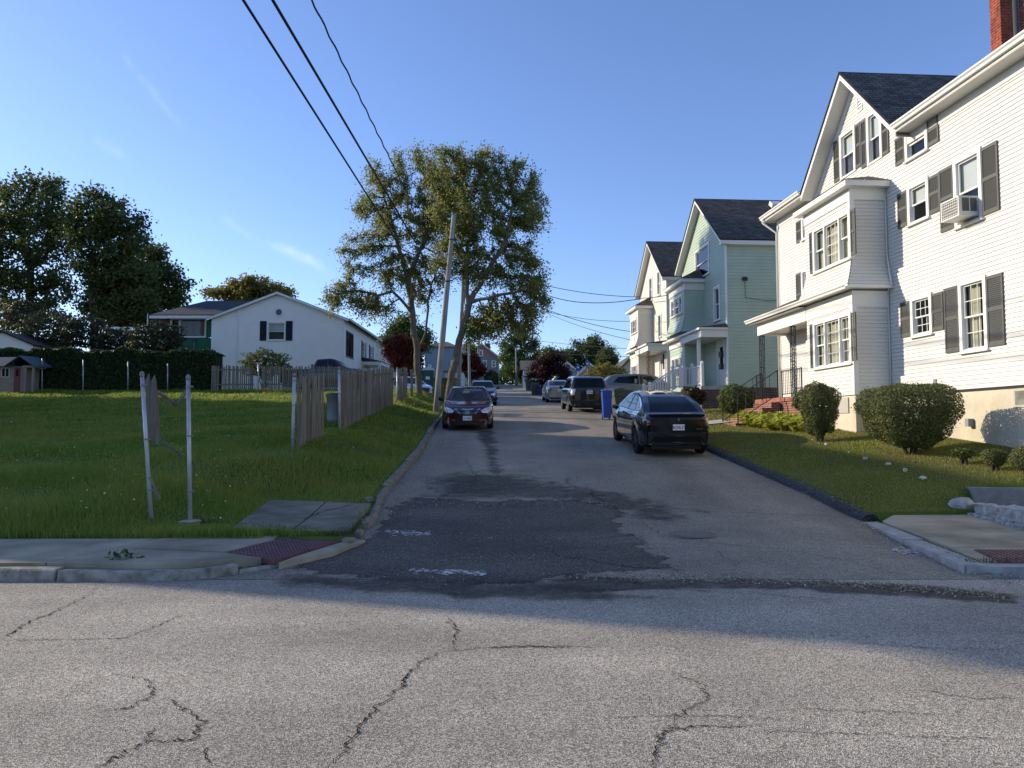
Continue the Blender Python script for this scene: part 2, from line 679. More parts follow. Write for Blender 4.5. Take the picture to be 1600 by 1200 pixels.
def text(name, body, size, m, parent, loc, rot, off=None):
    cu = bpy.data.curves.new(name, 'FONT')
    cu.body = body
    cu.size = size
    cu.align_x = 'CENTER'
    cu.align_y = 'CENTER'
    cu.extrude = .0008
    cu.offset = .002
    cu.materials.append(m)
    tmp = bpy.data.objects.new(name, cu)
    COL.objects.link(tmp)
    me = bpy.data.meshes.new_from_object(tmp.evaluated_get(bpy.context.evaluated_depsgraph_get()))
    bpy.data.objects.remove(tmp)
    if not me.materials: me.materials.append(m)
    o = link(name, me, None, parent, off)
    o.location = loc
    o.rotation_euler = rot
    return o

# ------------------------------------------------------------------ foliage helpers
def leaf_quads(P, size, aspect=.55, normals=None, jitter=.6):
    n = len(P)
    size = np.broadcast_to(size, (n,))
    if normals is None:
        N = rng.normal(size=(n, 3))
    else:
        N = normals + rng.normal(size=(n, 3)) * jitter
    N /= np.linalg.norm(N, axis=1, keepdims=True) + 1e-9
    A = rng.normal(size=(n, 3))
    U = np.cross(N, A)
    U /= np.linalg.norm(U, axis=1, keepdims=True) + 1e-9
    W = np.cross(N, U)
    s = size[:, None]
    V = np.stack([P - U * s * .5, P + W * s * aspect * .5 - U * s * .05, P + U * s * .5, P - W * s * aspect * .5 - U * s * .05], 1).reshape(-1, 3)
    F = np.arange(4 * n).reshape(n, 4)
    return V, F

def leaves(name, P, size, m, parent=None, normals=None, jitter=.6, aspect=.55, off=None, v=None, **kw):
    P = np.asarray(P)
    sz = size * rng.uniform(.65, 1.3, len(P))
    V, F = leaf_quads(P, sz, aspect, normals, jitter)
    if v is None:
        v = rng.random(len(P))
    return npmesh(name, V, F, m, parent, attr=v, off=off, **kw)

def seg_tubes(segs, sides=6):
    """segs: (n, 8) p0 r0 p1 r1"""
    S = np.asarray(segs, float)
    p0, r0, p1, r1 = S[:, :3], S[:, 3], S[:, 4:7], S[:, 7]
    d = p1 - p0
    d /= np.linalg.norm(d, axis=1, keepdims=True) + 1e-9
    ref = np.where(np.abs(d[:, 2:3]) > .9, np.array([[1., 0, 0]]), np.array([[0, 0, 1.]]))
    x = np.cross(d, ref)
    x /= np.linalg.norm(x, axis=1, keepdims=True) + 1e-9
    y = np.cross(d, x)
    V = []
    ang = np.arange(sides) * 2 * np.pi / sides
    ring = lambda p, r: p[:, None, :] + r[:, None, None] * (x[:, None, :] * np.cos(ang)[None, :, None] + y[:, None, :] * np.sin(ang)[None, :, None])
    V = np.concatenate([ring(p0 - d * r0[:, None] * .3, r0), ring(p1, r1)], 1).reshape(-1, 3)
    base = np.arange(len(S))[:, None, None] * 2 * sides
    k = np.arange(sides)
    q = np.stack([k, (k + 1) % sides, sides + (k + 1) % sides, sides + k], 1)[None]
    return V, (base + q).reshape(-1, 4)

def in_blobs(blobs, n, shell=.35):
    """n points in a union of ellipsoids (centre, radii), more of them towards the outside"""
    vol = np.array([b[1][0] * b[1][1] * b[1][2] for b in blobs]) ** .8
    pick = rng.choice(len(blobs), n, p=vol / vol.sum())
    C = np.array([b[0] for b in blobs], float)[pick]
    R = np.array([b[1] for b in blobs], float)[pick]
    g = rng.normal(size=(n, 3))
    g /= np.linalg.norm(g, axis=1, keepdims=True)
    rad = rng.random(n) ** shell
    return C + g * R * rad[:, None]

def grow(trunks, att, step=.45, infl=9.0, kill=.75, iters=90, tip=.012, power=2.25):
    """space colonisation from given trunk polylines; returns segments and twig nodes"""
    pos, par = [], []
    for tr in trunks:
        prev = -1
        for k, p in enumerate(tr):
            p = np.array(p, float)
            if k == 0 and len(tr) > 1 and pos:
                dd = [np.linalg.norm(np.array(q) - p) for q in pos]
                j = int(np.argmin(dd))
                if dd[j] < .3:
                    prev = j
                    continue
            if prev >= 0:
                a = np.array(pos[prev])
                m_ = max(1, int(np.linalg.norm(p - a) / step))
                for i in range(1, m_ + 1):
                    pos.append(tuple(a + (p - a) * i / m_ + rng.normal(size=3) * .03))
                    par.append(prev)
                    prev = len(pos) - 1
            else:
                pos.append(tuple(p)); par.append(-1); prev = len(pos) - 1
    A = np.asarray(att, float)
    ntr = len(pos)
    near = np.full(len(A), 1e9)
    idx = np.zeros(len(A), int)
    def upd(start):
        nonlocal near, idx
        for s in range(start, len(pos), 400):
            B = np.array(pos[s:s + 400])
            D = np.linalg.norm(A[:, None] - B[None], axis=2)
            j = D.argmin(1)
            dm = D[np.arange(len(A)), j]
            better = dm < near
            near = np.where(better, dm, near)
            idx = np.where(better, j + s, idx)
    upd(0)
    alive = np.ones(len(A), bool)
    for it in range(iters):
        use = alive & (near < infl)
        if not use.any():
            break
        st = len(pos)
        PP = np.array(pos)
        for j in np.unique(idx[use]):
            sel = use & (idx == j)
            dv = A[sel] - PP[j]
            dv /= np.linalg.norm(dv, axis=1, keepdims=True) + 1e-9
            d = dv.mean(0) + rng.normal(size=3) * .12 + np.array([0, 0, .04])
            d /= np.linalg.norm(d) + 1e-9
            pos.append(tuple(PP[j] + d * step)); par.append(int(j))
        upd(st)
        alive &= near > kill
    n = len(pos)
    rad = np.zeros(n)
    kids = [0] * n
    for i in range(n):
        if par[i] >= 0:
            kids[par[i]] += 1
    acc = np.zeros(n)
    for i in range(n - 1, -1, -1):
        rad[i] = max(tip, acc[i] ** (1 / power)) if acc[i] > 0 else tip
        if par[i] >= 0:
            acc[par[i]] += rad[i] ** power
    segs = []
    for i in range(n):
        if par[i] >= 0:
            a, b = pos[par[i]], pos[i]
            ra = min(rad[par[i]], rad[i] * 1.35 + .01)
            segs.append((*a, ra, *b, rad[i]))
    P = np.array(pos)
    twigs = P[(rad < tip * 2.6) & (np.arange(n) >= ntr)]
    return np.array(segs), twigs

def tree(name, label, cat, base, trunks, blobs, natt, nleaf, lsize, lm, bm_, group=None, step=.5, kill=.8, spread=.35, tip=.012, scale_r=None, infl=12, shell=.4, aspect=.5, spray=0.0):
    root = empty(name, base, label=label, cat=cat)
    if group: root['group'] = group
    root['_off'] = tuple(base)
    segs, tw = grow(trunks, in_blobs(blobs, natt, shell), step=step, kill=kill, infl=infl, tip=tip)
    if scale_r:
        top = max(segs[:, 3].max(), 1e-6)
        segs[:, 3] *= scale_r / top
        segs[:, 7] *= scale_r / top
    V, F = seg_tubes(segs, 6)
    npmesh('trunk', V, F, bm_, root, smooth=True)
    if spray:
        cen = tw.mean(0)
        ns = nleaf // 15
        st = tw[rng.integers(0, len(tw), ns)]
        od = (st - cen) / np.maximum(np.linalg.norm(st - cen, axis=1, keepdims=True), .1) + rng.normal(size=(ns, 3)) * .75
        od[:, 2] -= .35
        od /= np.linalg.norm(od, axis=1, keepdims=True)
        k = rng.integers(0, ns, nleaf)
        t = rng.random(nleaf) * spray * rng.uniform(.5, 1.3, ns)[k]
        P = st[k] + od[k] * t[:, None] + rng.normal(size=(nleaf, 3)) * (.07 + .06 * t[:, None])
        P[:, 2] -= .25 * t ** 2
        clump = rng.random(ns)[k]
    else:
        k = rng.integers(0, len(tw), nleaf)
        P = tw[k] + rng.normal(size=(nleaf, 3)) * spread * np.array([1, 1, .75])
        clump = rng.random(len(tw))[k]
    leaves('crown', P, lsize, lm, root, aspect=aspect, v=np.clip(clump * .65 + rng.random(nleaf) * .4, 0, 1))
    return root

def shell_points(c, r, n, e=2.6, lump=.08, zmin=-1.0, taper=0.0):
    """points on a superellipsoid shell with lumps; returns points, normals"""
    g = rng.normal(size=(int(n * 1.3), 3))
    g /= np.linalg.norm(g, axis=1, keepdims=True)
    g = g[g[:, 2] > zmin][:n]
    k = (np.abs(g) ** e).sum(1) ** (-1 / e)
    ph = rng.random(6) * 6
    w = 1 + lump * (np.sin(g[:, 0] * 7 + ph[0]) * np.sin(g[:, 1] * 6 + ph[1]) + .6 * np.sin(g[:, 2] * 11 + ph[2] + g[:, 0] * 5))
    dep = 1 - rng.random(len(g)) ** 2.2 * .22 + (rng.random(len(g)) > .95) * rng.random(len(g)) * .1
    tp = 1 + taper * np.clip(g[:, 2] * k, -1, .4)
    P = np.array(c) + g * (k * w * dep)[:, None] * np.array(r) * np.stack([tp, tp, np.ones_like(tp)], 1)
    return P, g / np.array(r) * min(r)

def bush(name, label, cat, c, r, n, lsize, lm, group=None, e=2.6, lump=.08, stem=True, core=.72, jitter=.8, zmin=-1.0, aspect=.55, taper=0.0):
    """c: centre of the crown; stands on the ground below it"""
    gx, gy = c[0], c[1]
    gz = hz(gx, gy)
    root = empty(name, (gx, gy, gz), label=label, cat=cat)
    if group: root['group'] = group
    root['_off'] = (gx, gy, gz)
    P, N = shell_points(c, r, n, e, lump, zmin, taper)
    P2, N2 = shell_points(c, [q * .8 for q in r], n // 3, e, lump, zmin, taper)
    leaves('foliage', np.concatenate([P, P2]), lsize, lm, root, normals=np.concatenate([N, N2]), jitter=jitter, aspect=aspect)
    if stem:
        mb = MB()
        for k in range(7):
            a = k * 2.4
            q = .55 if k else 0
            mb.tube([(gx + .06 * math.cos(a), gy + .06 * math.sin(a), gz - .05),
                     (gx + r[0] * q * .5 * math.cos(a), gy + r[1] * q * .5 * math.sin(a), (gz + c[2]) / 2),
                     (gx + r[0] * q * math.cos(a), gy + r[1] * q * math.sin(a), c[2] + r[2] * .3)], [.03, .022, .01], 5)
        mb.build('stem', mat('bark_shrub', (.06, .045, .032), .9, var=.3), root)
    return root

# ================================================================== GROUND, STREETS, PAVEMENTS
M_soil = mat('lawn_ground', (.05, .085, .018), .95, .1, col2=(.1, .14, .03), vscale=.9, detail=8, bump=.6, bscale=30)
M_asph_main = asphalt('asphalt_worn', (.15, .13, .1), (.405, .358, .28), (.66, .6, .49), (.76, 1.18), 135, .2)
M_asph_side = asphalt('asphalt_side', (.125, .106, .078), (.3, .258, .188), (.45, .42, .35), (.76, 1.22), 120, .14, (.75, .1, 1))
M_asph_new = asphalt('asphalt_patch', (.036, .031, .025), (.092, .079, .061), (.26, .23, .19), (.6, 1.4), 110, .08)
M_crack = mat('crack_dark', (.025, .022, .019), .95, .1)  # even dark colour of the crack ribbons
M_conc = mat('pavement_concrete', (.22, .19, .135), .9, .2, col2=(.44, .385, .28), vscale=1.1, detail=9, bump=.25, bscale=120)
M_conc_old = mat('pavement_concrete_old', (.13, .118, .085), .95, .15, col2=(.27, .25, .19), vscale=1.6, detail=10, bump=.4, bscale=60)
M_granite = mat('granite', (.13, .12, .095), .88, .25, col2=(.36, .34, .29), vscale=7, detail=5, bump=.5, bscale=25)
M_granite2 = mat('granite_tan', (.14, .12, .09), .9, .2, col2=(.3, .265, .21), vscale=9, detail=7, bump=.6, bscale=20)
M_tact = mat('tactile_red', (.15, .07, .075), .75, .3, var=.25, vscale=6)
M_paint = mat('worn_white_paint', (.62, .62, .6), .7, .3, var=.15, vscale=20)
M_berm = asphalt('asphalt_berm', (.02, .02, .021), (.05, .05, .05), (.12, .12, .12), (.7, 1.3), 60, .1)

def spaced(stops):
    out = []
    for a, b, st in stops:
        out += list(np.arange(a, b, st))
    return np.array(out)

ys = np.unique(np.round(np.concatenate([spaced([(-400, -40, 40), (-40, 7.5, 4), (7.5, 14, .2), (14, 34, .4), (34, 60, .8), (60, 160, 3), (160, 600, 40), (600, 1600, 250)]), [7.85, 7.87, 8.29, 8.31, 9.74, 9.76, 11.99, 12.01]]), 3))
sl = np.concatenate([spaced([(0, 3, .2), (3, 12, .5), (12, 30, 1.5), (30, 90, 8), (90, 1000, 120)]), [1400]])
rows = []
for Y in ys:
    xl, xr = float(XL(Y)), float(XR(Y))
    X = np.concatenate([xl - .1 - sl[::-1], [xl - .07, xr + .07], xr + .1 + sl])
    rows.append(np.stack([X, np.full(len(X), Y), H(X, Y)], 1))
G = np.array(rows)
nr, nc = G.shape[:2]
i = np.arange(nr - 1)[:, None] * nc + np.arange(nc - 1)[None]
F = np.stack([i, i + 1, i + nc + 1, i + nc], 2).reshape(-1, 4)
npmesh('ground', G.reshape(-1, 3), F, M_soil, smooth=True, kind='structure', label='grassy ground rising away from the corner')

# cross street in the foreground and the side street climbing from it
def strip(name, Ys, fl, fr, z, m, nx=9, **kw):
    V = []
    for Y in Ys:
        a, b = fl(Y), fr(Y)
        for k in range(nx):
            V.append((a + (b - a) * k / (nx - 1), Y, z(Y)))
    q = np.arange(len(Ys) - 1)[:, None] * nx + np.arange(nx - 1)[None]
    F = np.stack([q, q + 1, q + nx + 1, q + nx], 2).reshape(-1, 4)
    return npmesh(name, np.array(V), F, m, smooth=True, **kw)

road = strip('road', np.array([-7.0, -2, 2, 5, YK]), lambda Y: -160.0, lambda Y: 160.0, lambda Y: 0.0, M_asph_main, 41, kind='structure', label='sunlit worn asphalt of the cross street in the foreground')
ysr = np.concatenate([np.arange(YK, 60, .3), np.arange(60, 175, 2.0)])
side = strip('side_street', ysr, lambda Y: float(XL(Y)) - .09, lambda Y: float(XR(Y)) + .09, lambda Y: rz(Y), M_asph_side, 9, kind='structure', label='asphalt side street climbing between the houses')

def sz(X, Y):
    return rz(Y)

def outline(px, jit=.05, n=10, lift=.004, zf=sz):
    """jagged outline on the road through photograph pixels"""
    pts = [ground(x, y) for x, y in px]
    out = []
    for a, b in zip(pts, pts[1:] + pts[:1]):
        for k in range(n):
            p = a.lerp(b, k / n)
            s = jit * (1 if k else .4)
            q = Vector((p.x + random.gauss(0, s), p.y + random.gauss(0, s), 0))
            q.z = zf(q.x, q.y) + lift
            out.append(q)
    return out

def sheet(name, pts, m, parent, zf=sz, lift=.004, edge=.3, **kw):
    """flat-lying sheet that follows the road: triangulated and cut finely"""
    bm = bmesh.new()
    vs = [bm.verts.new(p) for p in pts]
    f = bm.faces.new(vs)
    bmesh.ops.triangulate(bm, faces=[f], ngon_method='EAR_CLIP')
    for _ in range(4):
        es = [e for e in bm.edges if e.calc_length() > .28]
        if es:
            bmesh.ops.subdivide_edges(bm, edges=es, cuts=1, use_grid_fill=False)
            bmesh.ops.triangulate(bm, faces=bm.faces[:])
    for v in bm.verts:
        v.co.z = zf(v.co.x, v.co.y) + lift
    bmesh.ops.recalc_face_normals(bm, faces=bm.faces[:])
    if bm.faces and sum(f.normal.z for f in bm.faces) < 0:
        bmesh.ops.reverse_faces(bm, faces=bm.faces[:])
    me = bpy.data.meshes.new(name)
    bm.to_mesh(me)
    bm.free()
    A = np.array([(p.x, p.y) for p in pts])
    B = np.roll(A, -1, 0)
    co = np.array([(v.co.x, v.co.y) for v in me.vertices])
    ab = B - A
    t = np.clip(((co[:, None] - A[None]) * ab[None]).sum(2) / np.maximum((ab ** 2).sum(1), 1e-9)[None], 0, 1)
    dist = np.linalg.norm(co[:, None] - (A[None] + ab[None] * t[..., None]), axis=2).min(1)
    at_ = me.attributes.new('e', 'FLOAT', 'POINT')
    at_.data.foreach_set('value', np.clip(dist / edge, 0, 1.1).astype(np.float32))
    return link(name, me, m, parent, **kw)

M_patch = worn_edge('asphalt_patch_worn', M_asph_new, .35)
M_stain = worn_edge('asphalt_stain', M_asph_new, 1.0)
# newer dark patch over the mouth of the side street, wet streak, apron in the gutter
sheet('asphalt_patch', outline([(640, 775), (760, 782), (905, 778), (985, 795), (975, 822), (1012, 842), (1050, 880), (1075, 892), (900, 905), (760, 922), (620, 912), (470, 897), (420, 888), (545, 853), (585, 822), (600, 792)], .05), M_patch, side, lift=.004, label='dark newer asphalt patch at the mouth of the street')
sheet('asphalt_patch', outline([(735, 672), (778, 672), (782, 700), (795, 742), (765, 745), (750, 712)], .05, 8), M_stain, side, lift=.005, label='dark stain running down the middle of the lane')
sheet('asphalt_patch', outline([(860, 762), (880, 757), (905, 762), (910, 780), (860, 782)], .05, 6), M_stain, side, lift=.005)
sheet('asphalt_patch', outline([(860, 893), (1000, 905), (1200, 905), (1420, 912), (1600, 925), (1600, 948), (1400, 935), (1180, 922), (1000, 922), (900, 935), (820, 925)], .04, 14), M_stain, side, lift=.0075, edge=.1, label='dark gutter strip along the cross street')
sheet('asphalt_patch', outline([(430, 893), (620, 900), (860, 905), (1000, 925), (1150, 935), (900, 945), (760, 945), (560, 930), (400, 915)], .05), M_stain, side, lift=.0085, edge=.35)
sheet('asphalt_patch', outline([(640, 740), (800, 735), (1000, 770), (1130, 800), (1020, 830), (900, 790), (640, 785)], .06), M_stain, side, lift=.0062, edge=.9)
sheet('asphalt_patch', outline([(690, 915), (712, 913), (722, 960), (708, 962), (704, 935)], .02, 6), M_stain, side, lift=.0098, edge=.1)

def ribbon(px, w=.014, jit=.035, m=None, parent=None, lift=.0045, zf=sz, sub=9, name='crack'):
    pts = [ground(x, y) for x, y in px]
    line = []
    for a, b in zip(pts, pts[1:]):
        for k in range(sub):
            p = a.lerp(b, k / sub)
            line.append(Vector((p.x + random.gauss(0, jit), p.y + random.gauss(0, jit), 0)))
    line.append(pts[-1].copy())
    V, F_ = [], []
    for k, p in enumerate(line):
        d = (line[min(k + 1, len(line) - 1)] - line[max(k - 1, 0)])
        d.z = 0
        d.normalize()
        nrm = Vector((-d.y, d.x, 0))
        t = k / (len(line) - 1)
        ww = w * (.35 + random.random() * .9) * (min(1, 6 * t + .25, 6 * (1 - t) + .25))
        for s in (-1, 1):
            q = p + nrm * ww * s * .5
            q.z = zf(q.x, q.y) + lift
            V.append(q)
        if k:
            i_ = 2 * k
            F_.append([i_ - 2, i_ - 1, i_ + 1, i_])
    return pydata(name, V, F_, m or M_crack, parent)

CR = [
    ([(520, 1200), (548, 1150), (585, 1110), (630, 1072), (632, 1058), (655, 1035), (690, 1018)], .018),
    ([(690, 1018), (750, 1012), (840, 1010), (945, 1010)], .012), ([(755, 1012), (820, 1010), (890, 1012)], .02),
    ([(1018, 1200), (1030, 1160), (1035, 1145), (1085, 1135), (1180, 1137)], .016), ([(1035, 1145), (1075, 1110), (1108, 1090), (1095, 1070), (1055, 1050)], .012),
    ([(950, 1122), (1050, 1120), (1150, 1118), (1230, 1125)], .01), ([(1180, 1145), (1300, 1148), (1420, 1150), (1600, 1158)], .01), ([(1240, 1105), (1340, 1112), (1470, 1117)], .01),
    ([(150, 1200), (190, 1180), (232, 1160), (300, 1160), (315, 1130), (285, 1105), (255, 1090)], .016), ([(150, 1112), (205, 1105), (240, 1085), (235, 1065), (175, 1052)], .012),
    ([(0, 1000), (40, 975), (90, 955), (150, 925)], .02), ([(0, 1002), (90, 1000), (190, 998), (245, 980), (285, 960)], .013), ([(232, 1160), (236, 1140)], .012), ([(330, 1200), (318, 1170)], .012),
    ([(1440, 1080), (1520, 1090), (1600, 1092)], .01), ([(700, 965), (715, 985), (705, 1015)], .016), ([(420, 985), (500, 975), (580, 968)], .006), ([(1310, 1003), (1450, 1012), (1600, 1015)], .008)]
for px, w in CR:
    ribbon(px, w * .66, .014, parent=road, sub=16)
for px, w in [([(728, 715), (735, 735), (745, 745), (738, 762)], .03), ([(695, 755), (720, 745), (745, 748)], .03), ([(690, 735), (735, 738), (752, 745)], .025), ([(915, 755), (925, 775), (945, 785), (980, 782)], .035), ([(885, 745), (890, 760)], .03),
              ([(960, 795), (1080, 800), (1230, 805), (1345, 812)], .03), ([(1000, 815), (1040, 840), (1120, 850), (1240, 862)], .025), ([(1240, 862), (1330, 880), (1420, 903)], .02), ([(1120, 860), (1160, 890)], .015),
              ([(890, 868), (930, 880), (990, 888), (1070, 893)], .03), ([(845, 855), (880, 872), (905, 875)], .03), ([(985, 835), (1010, 845)], .02), ([(960, 905), (1040, 920), (1160, 928), (1340, 942)], .02), ([(800, 860), (815, 880)], .015)]:
    ribbon(px, w * .5, .03, parent=side, lift=.0105, sub=14)
for px, w in [([(690, 715), (760, 713), (800, 717)], .05), ([(712, 738), (770, 735), (850, 737)], .06), ([(840, 688), (885, 685)], .05)]:
    ribbon(px, w, .01, m=mat('pale_scuff', (.3, .29, .26), .9, .1), parent=side, lift=.009, name='scuff')

# manhole cover in the side street
mc = ground(1082, 836)
mb = MB().lathe((mc.x, mc.y, mc.z + .012), [(.001, .003), (.27, .003), (.275, -.004), (.3, -.004), (.305, .004), (.34, .004), (.35, -.01)], 32)
mb.build('manhole_cover', mat('cast_iron', (.17, .155, .13), .7, .4, var=.3, vscale=40, bump=.8, bscale=90), None, off=None, label='round iron manhole cover in the side street', cat='manhole cover')

# remains of white crossing paint: small flakes
def flakes(cx0, cx1, cy0, cy1, n, s, name, parent, m=M_paint, lift=.0115):
    V, F_ = [], []
    for _ in range(n):
        t = random.random()
        x = cx0 + (cx1 - cx0) * t
        y = cy0 + (cy1 - cy0) * t + random.gauss(0, 2.0)
        p = ground(x, y)
        k = random.randint(5, 8)
        a0 = random.random() * 6
        i_ = len(V)
        ss = s * random.uniform(.3, 1.3)
        for j in range(k):
            a = a0 + 2 * math.pi * j / k
            r = ss * random.uniform(.35, 1.1)
            q = Vector((p.x + r * 1.5 * math.cos(a), p.y + r * .9 * math.sin(a), 0))
            q.z = rz(q.y) + lift + .0004 * (_ % 5)
            V.append(q)
        F_.append(list(range(i_, i_ + k)))
    return pydata(name, V, F_, m, parent, kind='stuff')
flakes(602, 672, 833, 836, 130, .022, 'paint_remains', side)
flakes(640, 760, 893, 899, 110, .018, 'paint_remains', side)
flakes(692, 758, 896, 898, 60, .028, 'paint_remains', side)
flakes(1395, 1455, 860, 868, 130, .022, 'paint_remains', side)

# leaf litter and grit in the gutters
def litter(name, pts, n, sp, s, m, label):
    """pts: list of pixel polylines; sp: scatter in metres"""
    L = [[ground(x, y) for x, y in pl] for pl in pts]
    segs = [(a, b) for pl in L for a, b in zip(pl, pl[1:])]
    ln = np.array([(b - a).length for a, b in segs])
    V = []
    for _ in range(n):
        a, b = segs[rng.choice(len(segs), p=ln / ln.sum())]
        p = a.lerp(b, random.random())
        X, Y = p.x + random.gauss(0, sp), p.y + random.gauss(0, sp * .7)
        V.append((X, Y, max(rz(Y), hz(X, Y)) + .014 + random.random() * .01))
    P = np.array(V)
    N = np.tile([0, 0, 1.0], (len(P), 1))
    return leaves(name, P, s, m, None, normals=N, jitter=.35, aspect=.6, kind='stuff', label=label)
M_litter = leaf_mat('leaf_litter', (.12, .09, .05), (.42, .36, .22), (.55, .5, .36), trans=.1)
litter('leaf_litter', [[(640, 745), (610, 790), (595, 815)], [(690, 680), (640, 745)], [(600, 780), (760, 790), (960, 790)]], 1500, .28, .035, M_litter, 'dry leaf litter along the left gutter of the side street')
litter('leaf_litter', [[(900, 905), (1100, 905), (1350, 915), (1600, 935)], [(1350, 815), (1500, 885)], [(1500, 890), (1600, 915)]], 2600, .16, .03, M_litter, 'dry leaf litter in the gutter before the right corner')
litter('leaf_litter', [[(1115, 708), (1340, 808)]], 700, .1, .03, M_litter, 'dry leaf litter along the right berm')
litter('leaf_litter', [[(60, 905), (400, 893)], [(430, 888), (560, 850)]], 500, .09, .03, M_litter, 'dry leaf litter below the kerb at the left corner')
litter('leaf_litter', [[(560, 830), (1000, 850)], [(600, 870), (900, 880)], [(560, 900), (800, 905)], [(650, 770), (900, 760)]], 900, .35, .022, M_litter, 'scattered dry leaves over the dark asphalt patch')

# granite kerb of the left corner, stone by stone
kerb = empty('kerb', (-3, 8, 0), kind='structure', label='granite kerb round the left corner')
kerb['_off'] = (-3, 8, 0)
line = [(-30.0, 7.78), (-12, 7.78), (-4.2, 7.76)] + [(float(XL(Y)), Y) for Y in np.arange(7.78, 60, .25)]
line = [Vector((x, y, 0)) for x, y in line]
cum = [0.0]
for a, b in zip(line, line[1:]):
    cum.append(cum[-1] + (b - a).length)
def at_len(s):
    k = min(max(np.searchsorted(cum, s) - 1, 0), len(line) - 2)
    t = (s - cum[k]) / max(cum[k + 1] - cum[k], 1e-6)
    return line[k].lerp(line[k + 1], t)
s = 14.0
while s < cum[-1] - 3:
    p = at_len(s + .5)
    L_ = random.uniform(1.5, 2.3) if p.y > 13 or p.y < 7.9 else random.uniform(.5, .7)
    if p.y > 30:
        L_ = 3.0
    gap = .02 if not (10.0 < p.y < 12.4) else random.choice([.02, .35])
    nseg = max(2, int(L_ / .3))
    top = random.uniform(.095, .135) if p.y > 12.4 else random.uniform(.09, .115) if p.y > 9.5 else random.uniform(.1, .135)
    tilt = random.uniform(-.02, .02)
    low = 8.5 < p.y < 9.7
    if low:
        top = .045
    V, F_ = [], []
    for k in range(nseg + 1):
        q = at_len(s + (L_ - gap) * k / nseg)
        q2 = at_len(s + (L_ - gap) * k / nseg + .05)
        d = (q2 - q).normalized()
        nn = Vector((-d.y, d.x, 0))
        zb = rz(q.y)
        j = lambda a: random.uniform(-a, a)
        V += [(q.x + j(.006), q.y + j(.006), zb - .08), (q.x + nn.x * .005 + j(.008), q.y + nn.y * .005 + j(.008), zb + top - .015 + tilt + j(.006)),
              (q.x + nn.x * .025, q.y + nn.y * .025, zb + top + j(.006)), (q.x + nn.x * .15, q.y + nn.y * .15, zb + top + j(.005) + tilt), (q.x + nn.x * .16, q.y + nn.y * .16, zb - .08)]
        if k:
            b_ = 5 * k
            for e in range(4):
                F_.append([b_ + e, b_ + e + 1, b_ - 5 + e + 1, b_ - 5 + e])
    F_ += [[0, 1, 2, 3, 4], [5 * nseg + e for e in (4, 3, 2, 1, 0)]]
    pydata('kerb_stone', V, F_, M_granite if p.y < 9.6 else M_granite2, kerb)
    s += L_ + (0 if gap < .1 else .1)

# bituminous berm along the right lawn, then the concrete kerb of the corner slab
V, F_ = [], []
Ys = np.concatenate([np.arange(11.75, 60, .3)])
prof = [(-.06, -.02), (-.03, .06), (.03, .115), (.1, .125), (.17, .11), (.22, .02)]
for k, Y in enumerate(Ys):
    for dx, dz in prof:
        V.append((float(XR(Y)) + dx + random.gauss(0, .006), Y, rz(Y) + dz + random.gauss(0, .005)))
    if k:
        b_ = k * 6
        for e in range(5):
            F_.append([b_ - 6 + e, b_ - 6 + e + 1, b_ + e + 1, b_ + e])
F_.append([0, 1, 4, 5]); F_.append([1, 2, 3, 4])
npmesh('berm', np.array(V), np.array(F_), M_berm, smooth=True, kind='structure', label='dark asphalt berm edging the right lawn')
mb = MB()
a, b = Vector((5.52, 11.75, 0)), Vector((4.93, 8.12, 0))
for k in range(2):
    p, q = a.lerp(b, k / 2 + .004), a.lerp(b, (k + 1) / 2 - .004)
    mb.slab([(p.x, p.y, -.05), (q.x, q.y, -.05), (q.x + .25, q.y - .02, -.05), (p.x + .25, p.y - .02, -.05)], (0, 0, .165 if k == 0 else .15))
    o = mb.build('corner_kerb', mat('kerb_concrete', (.36, .35, .33), .9, .2, var=.2, vscale=5, bump=.2, bscale=80), None, kind='structure')
    mb = MB()

mb.slab([(4.94, 8.1, -.05), (12, 7.88, -.05), (12, 8.06, -.05), (5.2, 8.27, -.05)], (0, 0, .14)).build('corner_kerb', mat('kerb_concrete', (.36, .35, .33), .9), None, kind='structure')
# pavement slabs
pav = empty('pavement', (-5, 8.8, 0), kind='structure', label='cracked concrete pavement of the left corner')
pav['_off'] = (-5, 8.8, 0)
def slab(poly, zs, parent, m=M_conc, th=.09, name='slab'):
    pts = [Vector((x, y, z)) for (x, y), z in zip(poly, zs)]
    mb = MB()
    mb.slab([p - Vector((0, 0, th)) for p in pts], (0, 0, th))
    return mb.build(name, m, parent)
zt = .155
slab([(-30, 7.98), (-7.35, 7.98), (-7.0, 9.68), (-30, 9.72)], [zt] * 4, pav)
slab([(-7.33, 7.98), (-5.0, 7.98), (-4.62, 9.7), (-6.98, 9.7)], [zt - .01, zt, zt, zt - .005], pav)
slab([(-4.98, 7.98), (-3.5, 7.96), (-2.86, 8.5), (-3.4, 8.82), (-4.76, 8.96)], [zt, zt - .01, .12, .12, zt], pav)
slab([(-4.74, 8.98), (-3.4, 8.84), (-2.93, 10.3), (-3.2, 10.02), (-4.6, 9.72)], [zt, .13, .14, .15, zt], pav)
slab([(-2.62, 8.38), (-2.2, 9.1), (-1.98, 10.05), (-2.2, 9.9), (-2.52, 8.7)], [.085, .08, .085, .1, .1], pav, name='slab')
for q in ([(-3.9, 10.32), (-3.05, 10.22), (-3.15, 11.6), (-4.1, 11.7)], [(-3.02, 10.22), (-2.24, 10.15), (-2.32, 11.6), (-3.12, 11.6)], [(-4.1, 11.72), (-3.15, 11.62), (-3.25, 12.9), (-4.25, 13.0)], [(-3.12, 11.62), (-2.32, 11.62), (-2.42, 12.75), (-3.22, 12.9)]):
    slab(q, [hz(x, y) + .03 + random.uniform(0, .015) for x, y in q], pav, M_conc_old)
